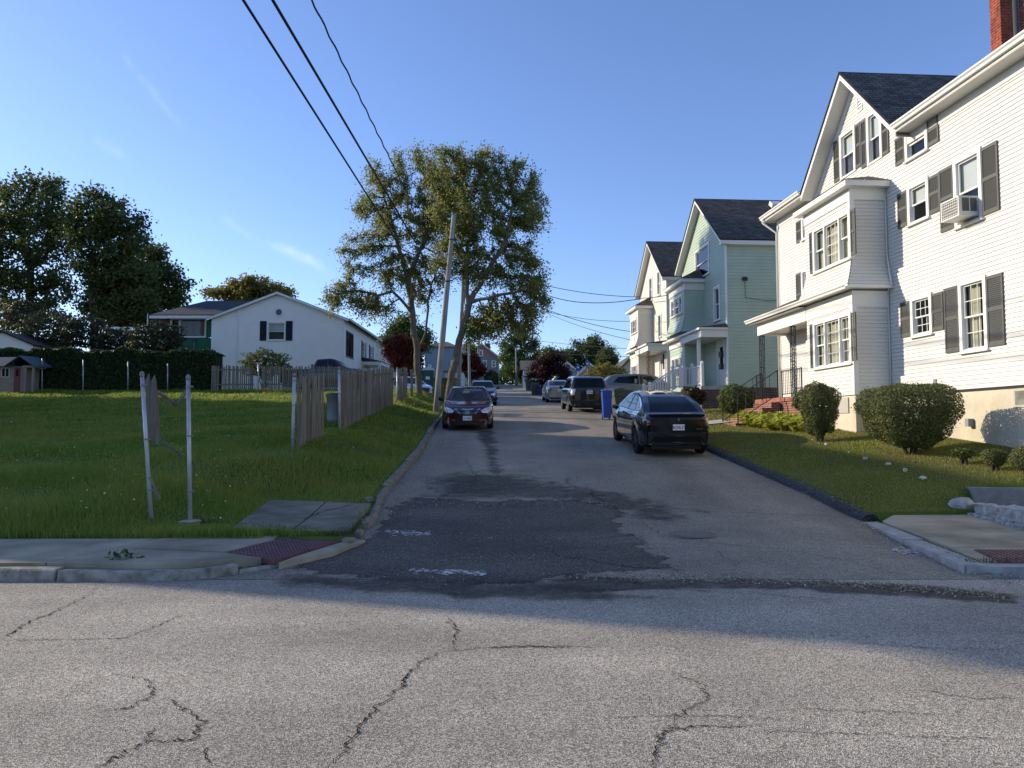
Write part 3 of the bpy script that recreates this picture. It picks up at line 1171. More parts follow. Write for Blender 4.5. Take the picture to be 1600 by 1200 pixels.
for px, w in [([(227, 861), (255, 850), (280, 839)], .012), ([(560, 790), (500, 805), (470, 818)], .02)]:
    ribbon(px, w, .01, parent=pav, zf=lambda X, Y: .16 if Y < 10 else hz(X, Y) + .042, lift=.004)

def tactile(q, z, name, parent, nu, nv):
    q = [Vector((x, y, zz)) for (x, y), zz in zip(q, z)]
    root = pydata(name, q + [p - Vector((0, 0, .06)) for p in q], [[0, 1, 2, 3], [0, 4, 5, 1], [1, 5, 6, 2], [2, 6, 7, 3], [3, 7, 4, 0]], M_tact, parent, label='dark red tactile paving plate with rows of domes')
    mb = MB()
    for a in range(nu):
        for b in range(nv):
            u, v = (a + .5) / nu, (b + .5) / nv
            p = q[0].lerp(q[1], u).lerp(q[3].lerp(q[2], u), v)
            mb.lathe(p + Vector((0, 0, .0005)), [(.014, 0), (.011, .005), (.001, .006)], 6)
    o = mb.build('dome', mat('tactile_dome', (.07, .03, .034), .8, .2, var=.3, vscale=8), None, kind='stuff')
    o.parent = root
    return root
tactile([(-3.36, 8.82), (-2.7, 8.42), (-2.24, 9.86), (-2.88, 10.3)], [.133, .113, .12, .148], 'tactile_plate', pav, 11, 24)

pvr = empty('pavement', (7, 10, 0), kind='structure', label='concrete pavement of the right corner')
pvr['_off'] = (7, 10, 0)
slab([(5.82, 11.68), (5.45, 9.25), (7.25, 9.35), (7.5, 12.2), (6.2, 12.05)], [.13, .11, .13, .2, .19], pvr)
slab([(5.44, 9.22), (5.25, 8.28), (12, 8.08), (12, 9.25), (7.25, 9.32)], [.11, .09, .12, .14, .13], pvr)
tactile([(5.45, 8.3), (7.3, 8.2), (7.3, 8.9), (5.62, 9.05)], [.106, .118, .132, .122], 'tactile_plate', pvr, 26, 10)

# stones edging the corner slab and the concrete retaining wall behind
def rock(name, c, r, label=None, cat=None, parent=None, m=None, seed=0, **kw):
    rr = random.Random(seed)
    bm = bmesh.new()
    bmesh.ops.create_icosphere(bm, subdivisions=2, radius=1)
    ph = [rr.random() * 6 for _ in range(6)]
    for v in bm.verts:
        d = v.co.copy()
        k = 1 + .14 * math.sin(d.x * 3.1 + ph[0]) * math.sin(d.y * 3.7 + ph[1]) + .12 * math.sin(d.z * 4 + ph[2]) + .05 * math.sin(d.x * 9 + d.y * 8 + ph[3])
        q = Vector((math.copysign(abs(d.x) ** .75, d.x), math.copysign(abs(d.y) ** .75, d.y), math.copysign(abs(d.z) ** .8, d.z))) * k
        v.co = Vector((q.x * r[0], q.y * r[1], q.z * r[2]))
    me = bpy.data.meshes.new(name)
    bm.to_mesh(me)
    bm.free()
    o = link(name, me, m or M_granite, parent, **kw)
    o.location = c
    o.rotation_euler = (0, 0, rr.random() * 3)
    return tag(o, label, cat)
M_stone = mat('field_stone', (.26, .25, .23), .9, .25, col2=(.5, .49, .46), vscale=9, detail=7, bump=.7, bscale=14)
rk = ground(1494, 776)
rock('boulder', (7.42, 12.2, .34), (.19, .13, .12), 'pale boulder at the top end of the rough stone edging', 'boulder', m=M_stone, seed=3)
sw = empty('stone_edging', (7.45, 11, .15), label='rough granite block edging beside the concrete corner slab', cat='edging')
sw['_off'] = (7.45, 11, .15)
def block(pts, zt_, m):
    rr = random.Random(pts[0][0] * 99)
    bm = bmesh.new()
    mbx = MB().slab([(x, y, .08) for x, y in pts], (0, 0, zt_))
    me = bpy.data.meshes.new('block')
    me.from_pydata([tuple(v) for v in mbx.v], [], mbx.f)
    bm.from_mesh(me)
    bmesh.ops.subdivide_edges(bm, edges=bm.edges[:], cuts=3, use_grid_fill=True)
    for v in bm.verts:
        v.co += Vector((rr.gauss(0, .016), rr.gauss(0, .016), rr.gauss(0, .012)))
    bm.to_mesh(me)
    bm.free()
    link('block', me, m, sw)
block([(7.42, 11.3), (7.62, 11.32), (7.78, 12.05), (7.5, 12.1)], .3, M_stone)
block([(7.33, 10.25), (7.65, 10.2), (7.7, 11.26), (7.4, 11.28)], .33, M_stone)
block([(7.3, 9.1), (7.62, 9.1), (7.66, 10.17), (7.33, 10.2)], .3, M_stone)
block([(7.5, 12.14), (7.8, 12.08), (7.85, 12.45), (7.56, 12.5)], .26, mat('dark_stone', (.1, .095, .085), .95, .2, var=.35, vscale=12, bump=.6, bscale=20))
for k in range(26):
    t = k / 25
    rock('pebble', (7.4 - .18 * t + random.gauss(0, .035), 12.2 - 2.9 * t + random.gauss(0, .03), .2 - .03 * t), (.05 + random.random() * .03, .045, .04), parent=sw, m=M_stone, seed=k + 20)
mb = MB()
mb.slab([(7.95, 12.78, .1), (12, 12.5, .1), (12, 12.72, .1), (7.97, 13.0, .1)], (0, 0, .46))
mb.build('retaining_wall', mat('wall_concrete_grey', (.2, .22, .25), .9, .2, var=.2, vscale=4, bump=.4, bscale=60), None, label='low grey concrete retaining wall at the right edge', cat='wall')
for k, (x, y, r) in enumerate([(1270, 686, .05), (1291, 694, .085), (1327, 706, .06), (1352, 716, .09), (1388, 725, .09), (1414, 735, .1), (1442, 748, .12)]):
    g = ground(x, y + 2)
    wh = ['smallest and farthest', 'second farthest', 'third farthest', 'middle', 'third nearest', 'second nearest', 'largest and nearest'][k]
    rock('stone', (g.x, g.y, g.z + r * .25), (r * .62, r * .45, r * .36), wh + ' of the white stones in a row on the right lawn', 'stone', m=mat('white_stone', (.5, .49, .46), .85, .3, var=.3, vscale=14, bump=.5, bscale=18), seed=k + 60, group='white stones in a row on the right lawn')
rock('stone', (-2.55, 13.2, hz(-2.55, 13.2)), (.1, .07, .06), 'dark flat stone at the edge of the left pavement slabs', 'stone', seed=91)

# path from the berm to the steps of the white house
g1, g2 = ground(1108, 668), ground(1146, 661)
pth = MB()
V, F_ = [], []
for k in range(9):
    t = k / 8
    X = float(XR(25.2)) + .2 + 2.0 * t
    for Yo in (25.0, 26.1):
        Y = Yo - .065 * X * 0
        V.append((X, Y, hz(X, Y) + .035))
    if k:
        F_.append([2 * k - 2, 2 * k, 2 * k + 1, 2 * k - 1])
pydata('path', V, F_, mat('path_concrete', (.42, .4, .36), .9, .2, var=.15, vscale=3), None, kind='structure')

# driveway between the green house and the white house beyond
V, F_ = [], []
for k in range(12):
    X = float(XR(38)) + .05 + k * .9
    for Yo in (38.3, 41.6):
        V.append((X, Yo, hz(X, Yo) + .03))
    if k:
        F_.append([2 * k - 2, 2 * k, 2 * k + 1, 2 * k - 1])
pydata('driveway', V, F_, M_asph_side, None, kind='structure')

# ================================================================== HOUSES ALONG THE RIGHT SIDE
HA = math.atan(75 / 1150.0)          # the houses' fronts lie along this direction
def s2w(x, y, z=0):
    return Vector((x * math.cos(HA) - y * math.sin(HA), x * math.sin(HA) + y * math.cos(HA), z))
def w2s(p):
    return (p.x * math.cos(HA) + p.y * math.sin(HA), -p.x * math.sin(HA) + p.y * math.cos(HA))
def fac(px, py, c):
    """(along, height) where the view through px, py meets the front plane c"""
    d = at(px, py, 1.0)
    sx, sy = w2s(d)
    t = c / sx
    return sy * t, CAMH + (d.z - CAMH) * t
def wpx(xl, xr, ytl, ytr, ybl, ybr, c):
    a1, zt1 = fac(xl, ytl, c)
    a0, zt0 = fac(xr, ytr, c)
    zb1, zb0 = fac(xl, ybl, c)[1], fac(xr, ybr, c)[1]
    return (a0, a1, (zb0 + zb1) / 2, (zt0 + zt1) / 2)

M_white = mat('siding_white', (.67, .655, .61), .5, .4, var=.05, vscale=.9, detail=8, stretch=(1, 1, .35))
M_trim = mat('trim_white', (.74, .73, .69), .45, .4, var=.02, vscale=3)
M_soff = mat('soffit_white', (.6, .59, .56), .5, .3, var=.03, vscale=4)
M_green = mat('siding_green', (.43, .51, .41), .5, .35, var=.05, vscale=1.4, detail=6)
M_shut = mat('shutter_grey', (.1, .102, .094), .5, .3, var=.1, vscale=9)
M_dark = mat('dark_interior', (.02, .02, .022), .9, .1)
M_room = mat('room_wall', (.1, .095, .085), .9, .1, var=.3, vscale=1.5)
M_curt = mat('curtain_cream', (.62, .57, .42), .9, .1, var=.18, vscale=14, stretch=(1, 1, .05))
M_blind = mat('blind_white', (.6, .6, .57), .8, .1, var=.06, vscale=2)
M_glass = glass_mat('window_glass', (.82, .86, .86), 1.0, .045)
M_found = mat('foundation_render', (.5, .44, .33), .9, .2, col2=(.66, .6, .47), vscale=1.1, detail=9, bump=.35, bscale=18)
M_shing = tile_mat('roof_shingle', (.1, .091, .08), (.185, .168, .145), (.034, .031, .028), .32, .14, .014, .9, .6, .85)
M_shing2 = tile_mat('roof_shingle_brown', (.085, .074, .062), (.15, .132, .112), (.028, .025, .022), .32, .14, .014, .9, .6, .85)
M_brick = tile_mat('brick_red', (.28, .085, .05), (.2, .06, .038), (.36, .31, .26), .21, .075, .009, .85, .6, .5)
M_brick2 = tile_mat('brick_brown', (.13, .055, .04), (.08, .038, .03), (.26, .22, .19), .21, .075, .01, .85, .6, .6)
M_iron = mat('iron_black', (.012, .012, .013), .45, .5)
M_chim = mat('brick_single', (.27, .07, .042), .85, .25, var=.35, vscale=6, bump=.3, bscale=60)
M_mort = mat('mortar', (.3, .27, .23), .95, .1)

def intervals(lo, hi, cuts):
    out = [(lo, hi)]
    for a, b in cuts:
        nxt = []
        for p, q in out:
            if b <= p or a >= q:
                nxt.append((p, q))
            else:
                if a > p: nxt.append((p, a))
                if b < q: nxt.append((b, q))
        out = nxt
    return [(p, q) for p, q in out if q - p > .01]

def siding(parent, p0, h, n, lo, hi, z0, z1, m, holes=(), course=.1016, flare=None, name='siding', grow_ends=(0, 0)):
    """lapped boards, course by course, broken at the openings"""
    lo_ = lo if callable(lo) else (lambda z: lo)
    hi_ = hi if callable(hi) else (lambda z: hi)
    fl = flare or (lambda z: 0.0)
    mb = MB(p0, h, n)
    z = z0
    while z < z1 - .004:
        zb = min(z + course, z1)
        zm = (z + zb) / 2
        cuts = [(a - .01, b + .01) for a, b, c, d in holes if c < zm < d]
        L, R = lo_(zm), hi_(zm)
        if R - L > .02:
            for a, b in intervals(L, R, cuts):
                al = lo_(z) - fl(z) * grow_ends[0] if a == L else a
                ah = lo_(zb) - fl(zb) * grow_ends[0] if a == L else a
                bl = hi_(z) + fl(z) * grow_ends[1] if b == R else b
                bh = hi_(zb) + fl(zb) * grow_ends[1] if b == R else b
                i_ = len(mb.v)
                mb.v += [mb.P(al, 0 + fl(z), z), mb.P(bl, 0 + fl(z), z), mb.P(bl, .022 + fl(z), z), mb.P(al, .022 + fl(z), z), mb.P(bh, .003 + fl(zb), zb), mb.P(ah, .003 + fl(zb), zb)]
                mb.f += [[i_, i_ + 1, i_ + 2, i_ + 3], [i_ + 3, i_ + 2, i_ + 4, i_ + 5]]
        z = zb
    return mb.build(name, m, parent, kind='stuff')

def window(parent, p0, h, n, w, style='2', back='dark', trim=None, cas=.1, grid=None, sill=True, split=None, proud=.05, deep=.42):
    """double-hung sash: casing with sashes, panes, muntins and what hangs behind"""
    a0, a1, z0, z1 = w
    trim = trim or M_trim
    mb = MB(p0, h, n)
    mb.box(a0, a0 + cas, z0, z1, -.08, proud).box(a1 - cas, a1, z0, z1, -.08, proud)
    mb.box(a0 + cas, a1 - cas, z1 - cas, z1, -.08, proud - .002).box(a0 + cas, a1 - cas, z0, z0 + cas * .55, -.08, proud - .002)
    if sill:
        mb.box(a0 - .03, a1 + .03, z0 - .035, z0 - .001, -.02, proud + .045)
    win = mb.build('window', trim, parent)
    def sub(mbx, name, m):
        o = mbx.build(name, m, None)
        o.parent = win
        return o
    b0, b1, c0, c1 = a0 + cas, a1 - cas, z0 + cas * .55, z1 - cas
    parts = split or [(0, 1, style)]
    for f0, f1, st in parts:
        l, r = b0 + (b1 - b0) * f0, b0 + (b1 - b0) * f1
        if f0 > 0:
            sub(MB(p0, h, n).box(l - .03, l + .03, c0 + .001, c1 - .001, -.07, proud - .006), 'mullion', trim)
            l += .03
        if f1 < 1:
            r -= .03
        zm = (c0 + c1) / 2
        sashes = [(c0, c1, -.03)] if st == '1' else [(zm - .02, c1, -.025), (c0, zm + .02, -.055)]
        for k, (s0, s1, o) in enumerate(sashes):
            t = .038
            fr = MB(p0, h, n)
            fr.box(l, l + t, s0, s1, o - .015, o + .015).box(r - t, r, s0, s1, o - .015, o + .015)
            fr.box(l + t, r - t, s1 - t, s1, o - .014, o + .014).box(l + t, r - t, s0, s0 + t, o - .014, o + .014)
            sub(fr, 'sash', trim)
            g = MB(p0, h, n)
            g.poly([g.P(l + t - .005, o, s0 + t - .005), g.P(r - t + .005, o, s0 + t - .005), g.P(r - t + .005, o, s1 - t + .005), g.P(l + t - .005, o, s1 - t + .005)])
            sub(g, 'pane', M_glass)
            if grid:
                gx, gz = grid if st != '1' else (max(grid[0], 3), 4)
                mu = MB(p0, h, n)
                for q in range(1, gx):
                    xx = l + t + (r - l - 2 * t) * q / gx
                    mu.box(xx - .008, xx + .008, s0 + t, s1 - t, o - .006, o + .006)
                for q in range(1, gz):
                    zz = s0 + t + (s1 - s0 - 2 * t) * q / gz
                    mu.box(l + t, r - t, zz - .008, zz + .008, o - .0055, o + .0055)
                sub(mu, 'muntin', trim)
    # behind the glass
    rm = MB(p0, h, n)
    rm.poly([rm.P(b0 - .05, -deep, c0 - .05), rm.P(b1 + .05, -deep, c0 - .05), rm.P(b1 + .05, -deep, c1 + .05), rm.P(b0 - .05, -deep, c1 + .05)])
    for (q0, q1) in (((b0 - .05, c0 - .05), (b0 - .05, c1 + .05)), ((b1 + .05, c0 - .05), (b1 + .05, c1 + .05)), ((b0 - .05, c0 - .05), (b1 + .05, c0 - .05)), ((b0 - .05, c1 + .05), (b1 + .05, c1 + .05))):
        rm.poly([rm.P(q0[0], -deep, q0[1]), rm.P(q1[0], -deep, q1[1]), rm.P(q1[0], -.085, q1[1]), rm.P(q0[0], -.085, q0[1])])
    sub(rm, 'room', M_room if back != 'dark' else M_dark)
    if back in ('drape', 'half'):
        cu = MB(p0, h, n)
        lo_, hi_ = (b0, b1) if back == 'drape' else (b0 + (b1 - b0) * .45, b1)
        N = max(8, int((hi_ - lo_) / .035))
        i_ = 0
        for k in range(N + 1):
            a = lo_ + (hi_ - lo_) * k / N
            o = -.14 + .02 * math.sin(k * 2.1)
            cu.v += [cu.P(a, o, c0 - .03), cu.P(a, o, c1 + .02)]
            if k:
                cu.f.append([2 * k - 2, 2 * k, 2 * k + 1, 2 * k - 1])
        sub(cu, 'curtain', M_curt)
    if back in ('blind', 'low'):
        zb = c0 + (c1 - c0) * (.0 if back == 'blind' else .52)
        bl = MB(p0, h, n)
        bl.box(b0 - .01, b1 + .01, zb, c1 + .01, -.105, -.1)
        sub(bl, 'blind', M_blind)
    return win

SHUT = {}
def shutter(parent, p0, h, n, a0, a1, z0, z1, m=None):
    """louvred shutter lying flat on the wall"""
    mb = MB(p0, h, n)
    t = .045
    mb.box(a0, a0 + t, z0, z1, .018, .05).box(a1 - t, a1, z0, z1, .018, .05)
    zm = z0 + (z1 - z0) * .52
    for q0, q1 in ((z0, z0 + .09), (zm - .04, zm + .04), (z1 - .07, z1)):
        mb.box(a0 + t, a1 - t, q0, q1, .019, .048)
    for b0, b1 in ((z0 + .09, zm - .04), (zm + .04, z1 - .07)):
        k = max(3, int((b1 - b0) / .04))
        for i_ in range(k):
            za = b0 + (b1 - b0) * i_ / k
            zb = b0 + (b1 - b0) * (i_ + 1) / k
            j = len(mb.v)
            mb.v += [mb.P(a0 + t, .046, za), mb.P(a1 - t, .046, za), mb.P(a1 - t, .022, zb), mb.P(a0 + t, .022, zb)]
            mb.f.append([j, j + 1, j + 2, j + 3])
    return mb.build('shutter', m or M_shut, parent)

def house_root(name, label, y, z, x=11.5, cat='house', group=None):
    r = empty(name, s2w(x, y, z), HA, label=label, cat=cat)
    r['_off'] = (x, y, z)
    if group: r['group'] = group
    return r

FX, HX = Vector((-1, 0, 0)), Vector((0, 1, 0))      # outward normal and direction of the fronts
NX, SX = Vector((0, -1, 0)), Vector((1, 0, 0))      # walls that face the camera

def gutter(parent, p, q, w=.12, hgt=.11, m=None, out=1):
    """K-style gutter from p to q, open towards the roof"""
    p, q = Vector(p), Vector(q)
    d = (q - p).normalized()
    o = Vector((0, 0, 1)).cross(d)
    if o.x * out > 0: o = -o
    prof = [(0, hgt), (.004, 0), (w * .6, 0), (w * .72, hgt * .45), (w, hgt * .7), (w, hgt), (w - .012, hgt), (w - .012, hgt * .75), (.012, .02), (.012, hgt)]
    V, F_ = [], []
    for e in (p, q):
        for a, b in prof:
            V.append(e + o * a + Vector((0, 0, b)))
    k = len(prof)
    for i_ in range(k):
        j = (i_ + 1) % k
        F_.append([i_, j, k + j, k + i_])
    F_ += [list(range(k)), list(range(2 * k - 1, k - 1, -1))]
    return pydata('gutter', V, F_, m or M_trim, parent)

def iron_post(parent, x, y, z0, z1, m=None):
    """wrought-iron trellis post: two pairs of bars with scrolls between"""
    mb = MB()
    for dx, dy in ((-.09, 0), (.09, 0), (0, -.09), (0, .09)):
        mb.bar((x + dx, y + dy, z0), (x + dx, y + dy, z1), .022)
    k = int((z1 - z0) / .2)
    for i_ in range(k):
        z = z0 + (z1 - z0) * (i_ + .5) / k
        for ax in (0, 1):
            pts = []
            for j in range(9):
                t = j / 8 * 2 * math.pi
                r = .07
                u = r * math.sin(t) * (1 if i_ % 2 else -1)
                pts.append((x + (u if ax == 0 else 0), y + (u if ax else 0), z - .09 + .18 * j / 8))
            mb.tube(pts, .008, 4)
    for z in (z0 + .02, z0 + (z1 - z0) * .5, z1 - .02):
        mb.bar((x - .1, y, z), (x + .1, y, z), .02)
        mb.bar((x, y - .1, z), (x, y + .1, z), .02)
    return mb.build('post', m or M_iron, parent)

# ------------------------------------------------------------------ the large white house at the right
XF, YB0, YB1, XB = 11.5, 19.1, 21.75, 10.48
h1 = house_root('white_house', 'large white clapboard house with grey shutters and a projecting bay, nearest on the right', 17, 1.0)
ZF, ZE, ZP = 2.48, 9.28, 12.05
GY0, GY1, GYP = 17.85, 23.15, 20.5
SL = (ZP - ZE) / (GYP - GY0)
wins = {
 'w3': wpx(1415, 1450, 203, 183, 254, 235, XF), 'w2ac': wpx(1491, 1534, 254, 227, 359, 343, XF), 'w2': wpx(1419, 1452, 293, 274, 354, 340, XF),
 'w1s': wpx(1424, 1457, 466, 456, 528, 521, XF), 'w1b': wpx(1499, 1542, 442, 428, 552, 546, XF),
 'g1': wpx(1313, 1337, 212, 195, 283, 268, XF), 'g2': wpx(1355, 1378, 181, 163, 262, 247, XF),
}
l3 = (23.25, 24.05, 7.95, 8.75)
l2 = (23.25, 24.15, 5.35, 6.95)
holes = [(a + .03, b - .03, c + .03, d - .03) for a, b, c, d in wins.values()] + [l3, l2, (YB0 + .02, YB1 - .02, ZF, 8.15)]
door1 = (22.35, 23.4, 2.62, 4.72)
holes.append(door1)
def g_lo(z): return 7.0 if z <= ZE - .05 else GY0 + (z - ZE + .1) / SL + .05
def g_hi(z): return 26.0 if z <= ZE - .05 else GY1 - (z - ZE + .1) / SL - .05
siding(h1, (XF, 0, 0), HX, FX, g_lo, g_hi, ZF, ZP - .12, M_white, holes)
siding(h1, (0, 7.0, 0), SX, NX, XF, 20.5, ZF, ZE, M_white)
siding(h1, (0, 26.0, 0), SX, -NX, XF, 20.5, ZF, ZE, M_white)
siding(h1, (20.5, 0, 0), HX, -FX, 7.0, 26.0, ZF, ZE, M_white)
fb = MB()
fb.slab([(XF + .015, 7.02, .3), (20.48, 7.02, .3), (20.48, 25.98, .3), (XF + .015, 25.98, .3)], (0, 0, ZF - .3 - .02))
fb.build('foundation', M_found, h1)
MB((XF, 0, 0), HX, FX).box(7, YB0, ZF - .055, ZF - .003, -.02, .012).build('drip_strip', mat('strip_black', (.02, .02, .02), .7), h1)
fb = MB()
fb.slab([(XB + .012, YB0 + .012, .3), (XF + .014, YB0 + .012, .3), (XF + .014, YB1 - .01, .3), (XB + .012, YB1 - .01, .3)], (0, 0, ZF - .32))
fb.build('foundation', M_found, h1)
# corner boards, frieze, rakes, soffits
MB((XF, 0, 0), HX, FX).box(25.9, 26.03, ZF, ZE, -.02, .03).build('corner_board', M_trim, h1)
MB((XF, 0, 0), HX, FX).box(7.0, GY0 + .3, ZE - .34, ZE - .09, -.01, .034).build('frieze', M_trim, h1)
MB((XF, 0, 0), HX, FX).box(GY1 - .25, 25.99, ZE - .34, ZE - .09, -.01, .036).build('frieze', M_trim, h1)
OV = .46
for y0, y1 in ((6.6, GY0), (GY1, 26.3)):
    MB().slab([(XF - OV, y0, ZE - .09), (XF - OV, y1, ZE - .09), (XF + .02, y1, ZE - .09), (XF + .02, y0, ZE - .09)], (0, 0, .02)).build('soffit', M_soff, h1)
    MB().box(XF - OV, XF - OV + .02, ZE - .1, ZE + .1, -y1, -y0).build('fascia', M_trim, h1)
    gutter(h1, (XF - OV - .001, y0, ZE - .02), (XF - OV - .001, y1, ZE - .02), .13, .12)
for sgn, yb in ((1, GY0), (-1, GY1)):
    # rake board, sloping soffit and inner trim of the cross gable
    ext = -.02
    lowp = (yb + sgn * ext, ZE + SL * ext)
    top = (GYP, ZP)
    r = MB()
    r.slab([(XF - OV, lowp[0], lowp[1] - .2), (XF - OV, top[0], top[1] - .2), (XF - OV, top[0], top[1] - .003), (XF - OV, lowp[0], lowp[1] - .003)], (.03, 0, 0))
    r.build('rake_board', M_trim, h1)
    r = MB()
    r.slab([(XF - OV + .03, lowp[0], lowp[1] - .2), (XF - OV + .03, top[0], top[1] - .2), (XF + .02, top[0], top[1] - .2), (XF + .02, lowp[0], lowp[1] - .2)], (0, 0, .02))
    r.build('rake_soffit', M_soff, h1)
    r = MB()
    r.slab([(XF - .035, yb + sgn * .05, ZE - .15), (XF - .035, top[0], top[1] - .21), (XF - .035, top[0], top[1] - .46), (XF - .035, yb + sgn * .28, ZE - .16)], (.04, 0, 0))
    r.build('frieze', M_trim, h1)
P18 = math.tan(math.radians(17))
zr1 = ZE + (16 - XF + OV) * P18
xo, vy_ = XF - OV - .02, (16 - XF + OV) * P18 / SL
uv_quad_mesh('roof', [[(xo, GY0, ZE + .1), (xo, 6.5, ZE + .1), (16, 6.5, zr1 + .1), (16, GY0 + vy_, zr1 + .1)], [(xo, 26.35, ZE + .1), (xo, GY1, ZE + .1), (16, GY1 - vy_, zr1 + .1), (16, 26.35, zr1 + .1)],
                      [(20.9, 6.5, ZE + .1), (20.9, 26.35, ZE + .1), (16, 26.35, zr1 + .1), (16, 6.5, zr1 + .1)]], M_shing, h1, thick=.06)
uv_quad_mesh('roof', [[(20.9, GY0 - .03, ZE - .03 * SL + .05), (XF - OV - .03, GY0 - .03, ZE - .03 * SL + .05), (XF - OV - .03, GYP, ZP + .05), (20.9, GYP, ZP + .05)],
                      [(XF - OV - .03, GY1 + .03, ZE - .03 * SL + .05), (20.9, GY1 + .03, ZE - .03 * SL + .05), (20.9, GYP, ZP + .05), (XF - OV - .03, GYP, ZP + .05)]], M_shing, h1, thick=.05)
for yy, d in ((7.02, 1), (25.98, -1)):
    MB().poly([(XF, yy, ZE), (20.5, yy, ZE), (16, yy, zr1)]).build('gable_end', M_white, h1)
MB().poly([(20.48, GY0, ZE), (20.48, GY1, ZE), (20.48, GYP, ZP)]).build('gable_end', M_white, h1)
# gable vent
va, vz0 = fac(1349, 170, XF)
vb, vz1 = fac(1340, 146, XF)
mb = MB((XF, 0, 0), HX, FX)
vz0, vz1 = vz0 + .02, vz1 + .1
mb.box(va, va + .04, vz0, vz1, 0, .04).box(vb - .04, vb, vz0, vz1, 0, .04).box(va, vb, vz1, vz1 + .04, 0, .04).box(va, vb, vz0 - .04, vz0, 0, .04)
for k in range(7):
    z = vz0 + (vz1 - vz0) * k / 7
    mb.poly([mb.P(va, .035, z), mb.P(vb, .035, z), mb.P(vb, .015, z + .07), mb.P(va, .015, z + .07)])
mb.build('gable_vent', M_trim, h1)
# windows and shutters of the front
args = ((XF, 0, 0), HX, FX)
window(h1, *args, wins['w3'], back='room'); window(h1, *args, wins['w2ac'], back='low'); window(h1, *args, wins['w2'], back='low')
window(h1, *args, wins['w1s'], back='room', grid=(3, 2)); window(h1, *args, wins['w1b'], back='half', grid=(3, 2))
window(h1, *args, wins['g1'], back='low', sill=False, deep=.13); window(h1, *args, wins['g2'], back='low', sill=False, deep=.13)
window(h1, *args, l3, back='room'); window(h1, *args, l2, back='room')
for k, wv in wins.items():
    a0, a1, z0, z1 = wv
    sw_ = {'w3': .42, 'w2ac': .5, 'w2': .42, 'w1s': .42, 'w1b': .5, 'g1': .36, 'g2': .4}[k]
    if k == 'g2':
        shutter(h1, *args, a0 - .32, a0 - .01, z0 + .02, z1 - .2); shutter(h1, *args, a1 + .02, a1 + .3, z0 + .04, z1 - .06)
    elif k == 'g1':
        shutter(h1, *args, a0 - .3, a0 - .02, z0 + .04, z1 - .06); shutter(h1, *args, a1 + .01, a1 + sw_ + .01, z0 + .04, z1 - .06)
    else:
        shutter(h1, *args, a0 - sw_ - .01, a0 - .01, z0 + .04, z1 - .06); shutter(h1, *args, a1 + .01, a1 + sw_ + .01, z0 + .04, z1 - .06)
shutter(h1, *args, l3[1] + .01, l3[1] + .4, l3[2], l3[3] - .05)
shutter(h1, *args, l2[1] + .01, l2[1] + .4, l2[2], l2[3] - .05)
# window air conditioner
a0, a1, z0, z1 = wins['w2ac']
ac = empty('air_conditioner', s2w(XF - .2, (a0 + a1) / 2, z0 + .1), HA, label='white window air conditioner sticking out of the second floor window', cat='air conditioner')
ac['_off'] = (XF - .2, (a0 + a1) / 2, z0 + .1)
am, M_ac = (a0 + a1) / 2, mat('ac_white', (.68, .67, .62), .5, .4, var=.06, vscale=6)
mb = MB(*args)
b0, b1, c0, c1 = am - .31, am + .31, z0 + .1, z0 + .55
mb.box(b0, b1, c0, c1, -.05, .46)
mb.build('case', M_ac, ac)
mb = MB(*args)
mb.box(b0, b0 + .03, c0, c1, .461, .478).box(b1 - .03, b1, c0, c1, .461, .478).box(b0 + .03, b1 - .03, c1 - .03, c1, .461, .477).box(b0 + .03, b1 - .03, c0, c0 + .03, .461, .477)
for k in range(1, 9):
    x = b0 + (b1 - b0) * k / 9
    mb.box(x - .006, x + .006, c0 + .03, c1 - .03, .462, .472)
for k in range(1, 7):
    z = c0 + (c1 - c0) * k / 7
    mb.box(b0 + .03, b1 - .03, z - .006, z + .006, .462, .473)
mb.build('grille', M_ac, ac)
MB(*args).box(b0 + .03, b1 - .03, c0 + .03, c1 - .03, .4605, .4615).build('coil', mat('ac_coil', (.08, .075, .06), .8), ac)
mb = MB((0, am - .31, 0), SX, NX)
for x0, x1 in ((XF - .4, XF - .24), (XF - .21, XF - .06)):
    mb.box(x0, x1, c0 + .1, c1 - .05, .001, .006)
mb.build('side_vent', mat('ac_vent', (.12, .115, .1), .7), ac)

# the two-storey bay
BE, SK0, SK1 = 8.12, 5.44, 6.25
def skirt(z): return 0.0 if z > SK1 else .26 * ((SK1 - z) / (SK1 - SK0)) ** 1.6
bu = wpx(1271, 1330, 356, 330, 429, 404, XB)
bl_ = wpx(1272, 1331, 505, 485, 578, 567, XB)
bh = lambda w: (w[0] + .03, w[1] - .03, w[2] + .03, w[3] - .03)
bargs = ((XB, 0, 0), HX, FX)
siding(h1, *bargs, YB0, YB1, SK0, BE - .32, M_white, [bh(bu)], flare=skirt, grow_ends=(1, 0))
siding(h1, (0, YB0, 0), SX, NX, XB, XF, SK0, BE - .32, M_white, flare=skirt, grow_ends=(1, 0))
siding(h1, *bargs, YB0, YB1, ZF, 4.86, M_white, [bh(bl_)])
siding(h1, (0, YB0, 0), SX, NX, XB, XF, ZF, 4.86, M_white)
siding(h1, (0, YB1, 0), SX, -NX, XB, XF, ZF, BE - .32, M_white)
for z0, z1 in ((4.86, 5.3), (BE - .32, BE)):
    MB().slab([(XB - .03, YB0 - .03, z0), (XF, YB0 - .03, z0), (XF, YB1 + .03, z0), (XB - .03, YB1 + .03, z0)], (0, 0, z1 - z0)).build('bay_frieze', M_trim, h1)
MB().slab([(XB - .26, YB0 - .26, SK0 - .1), (XF - .001, YB0 - .26, SK0 - .1), (XF - .001, YB1, SK0 - .1), (XB - .26, YB1, SK0 - .1)], (0, 0, .098)).build('skirt_board', M_trim, h1)
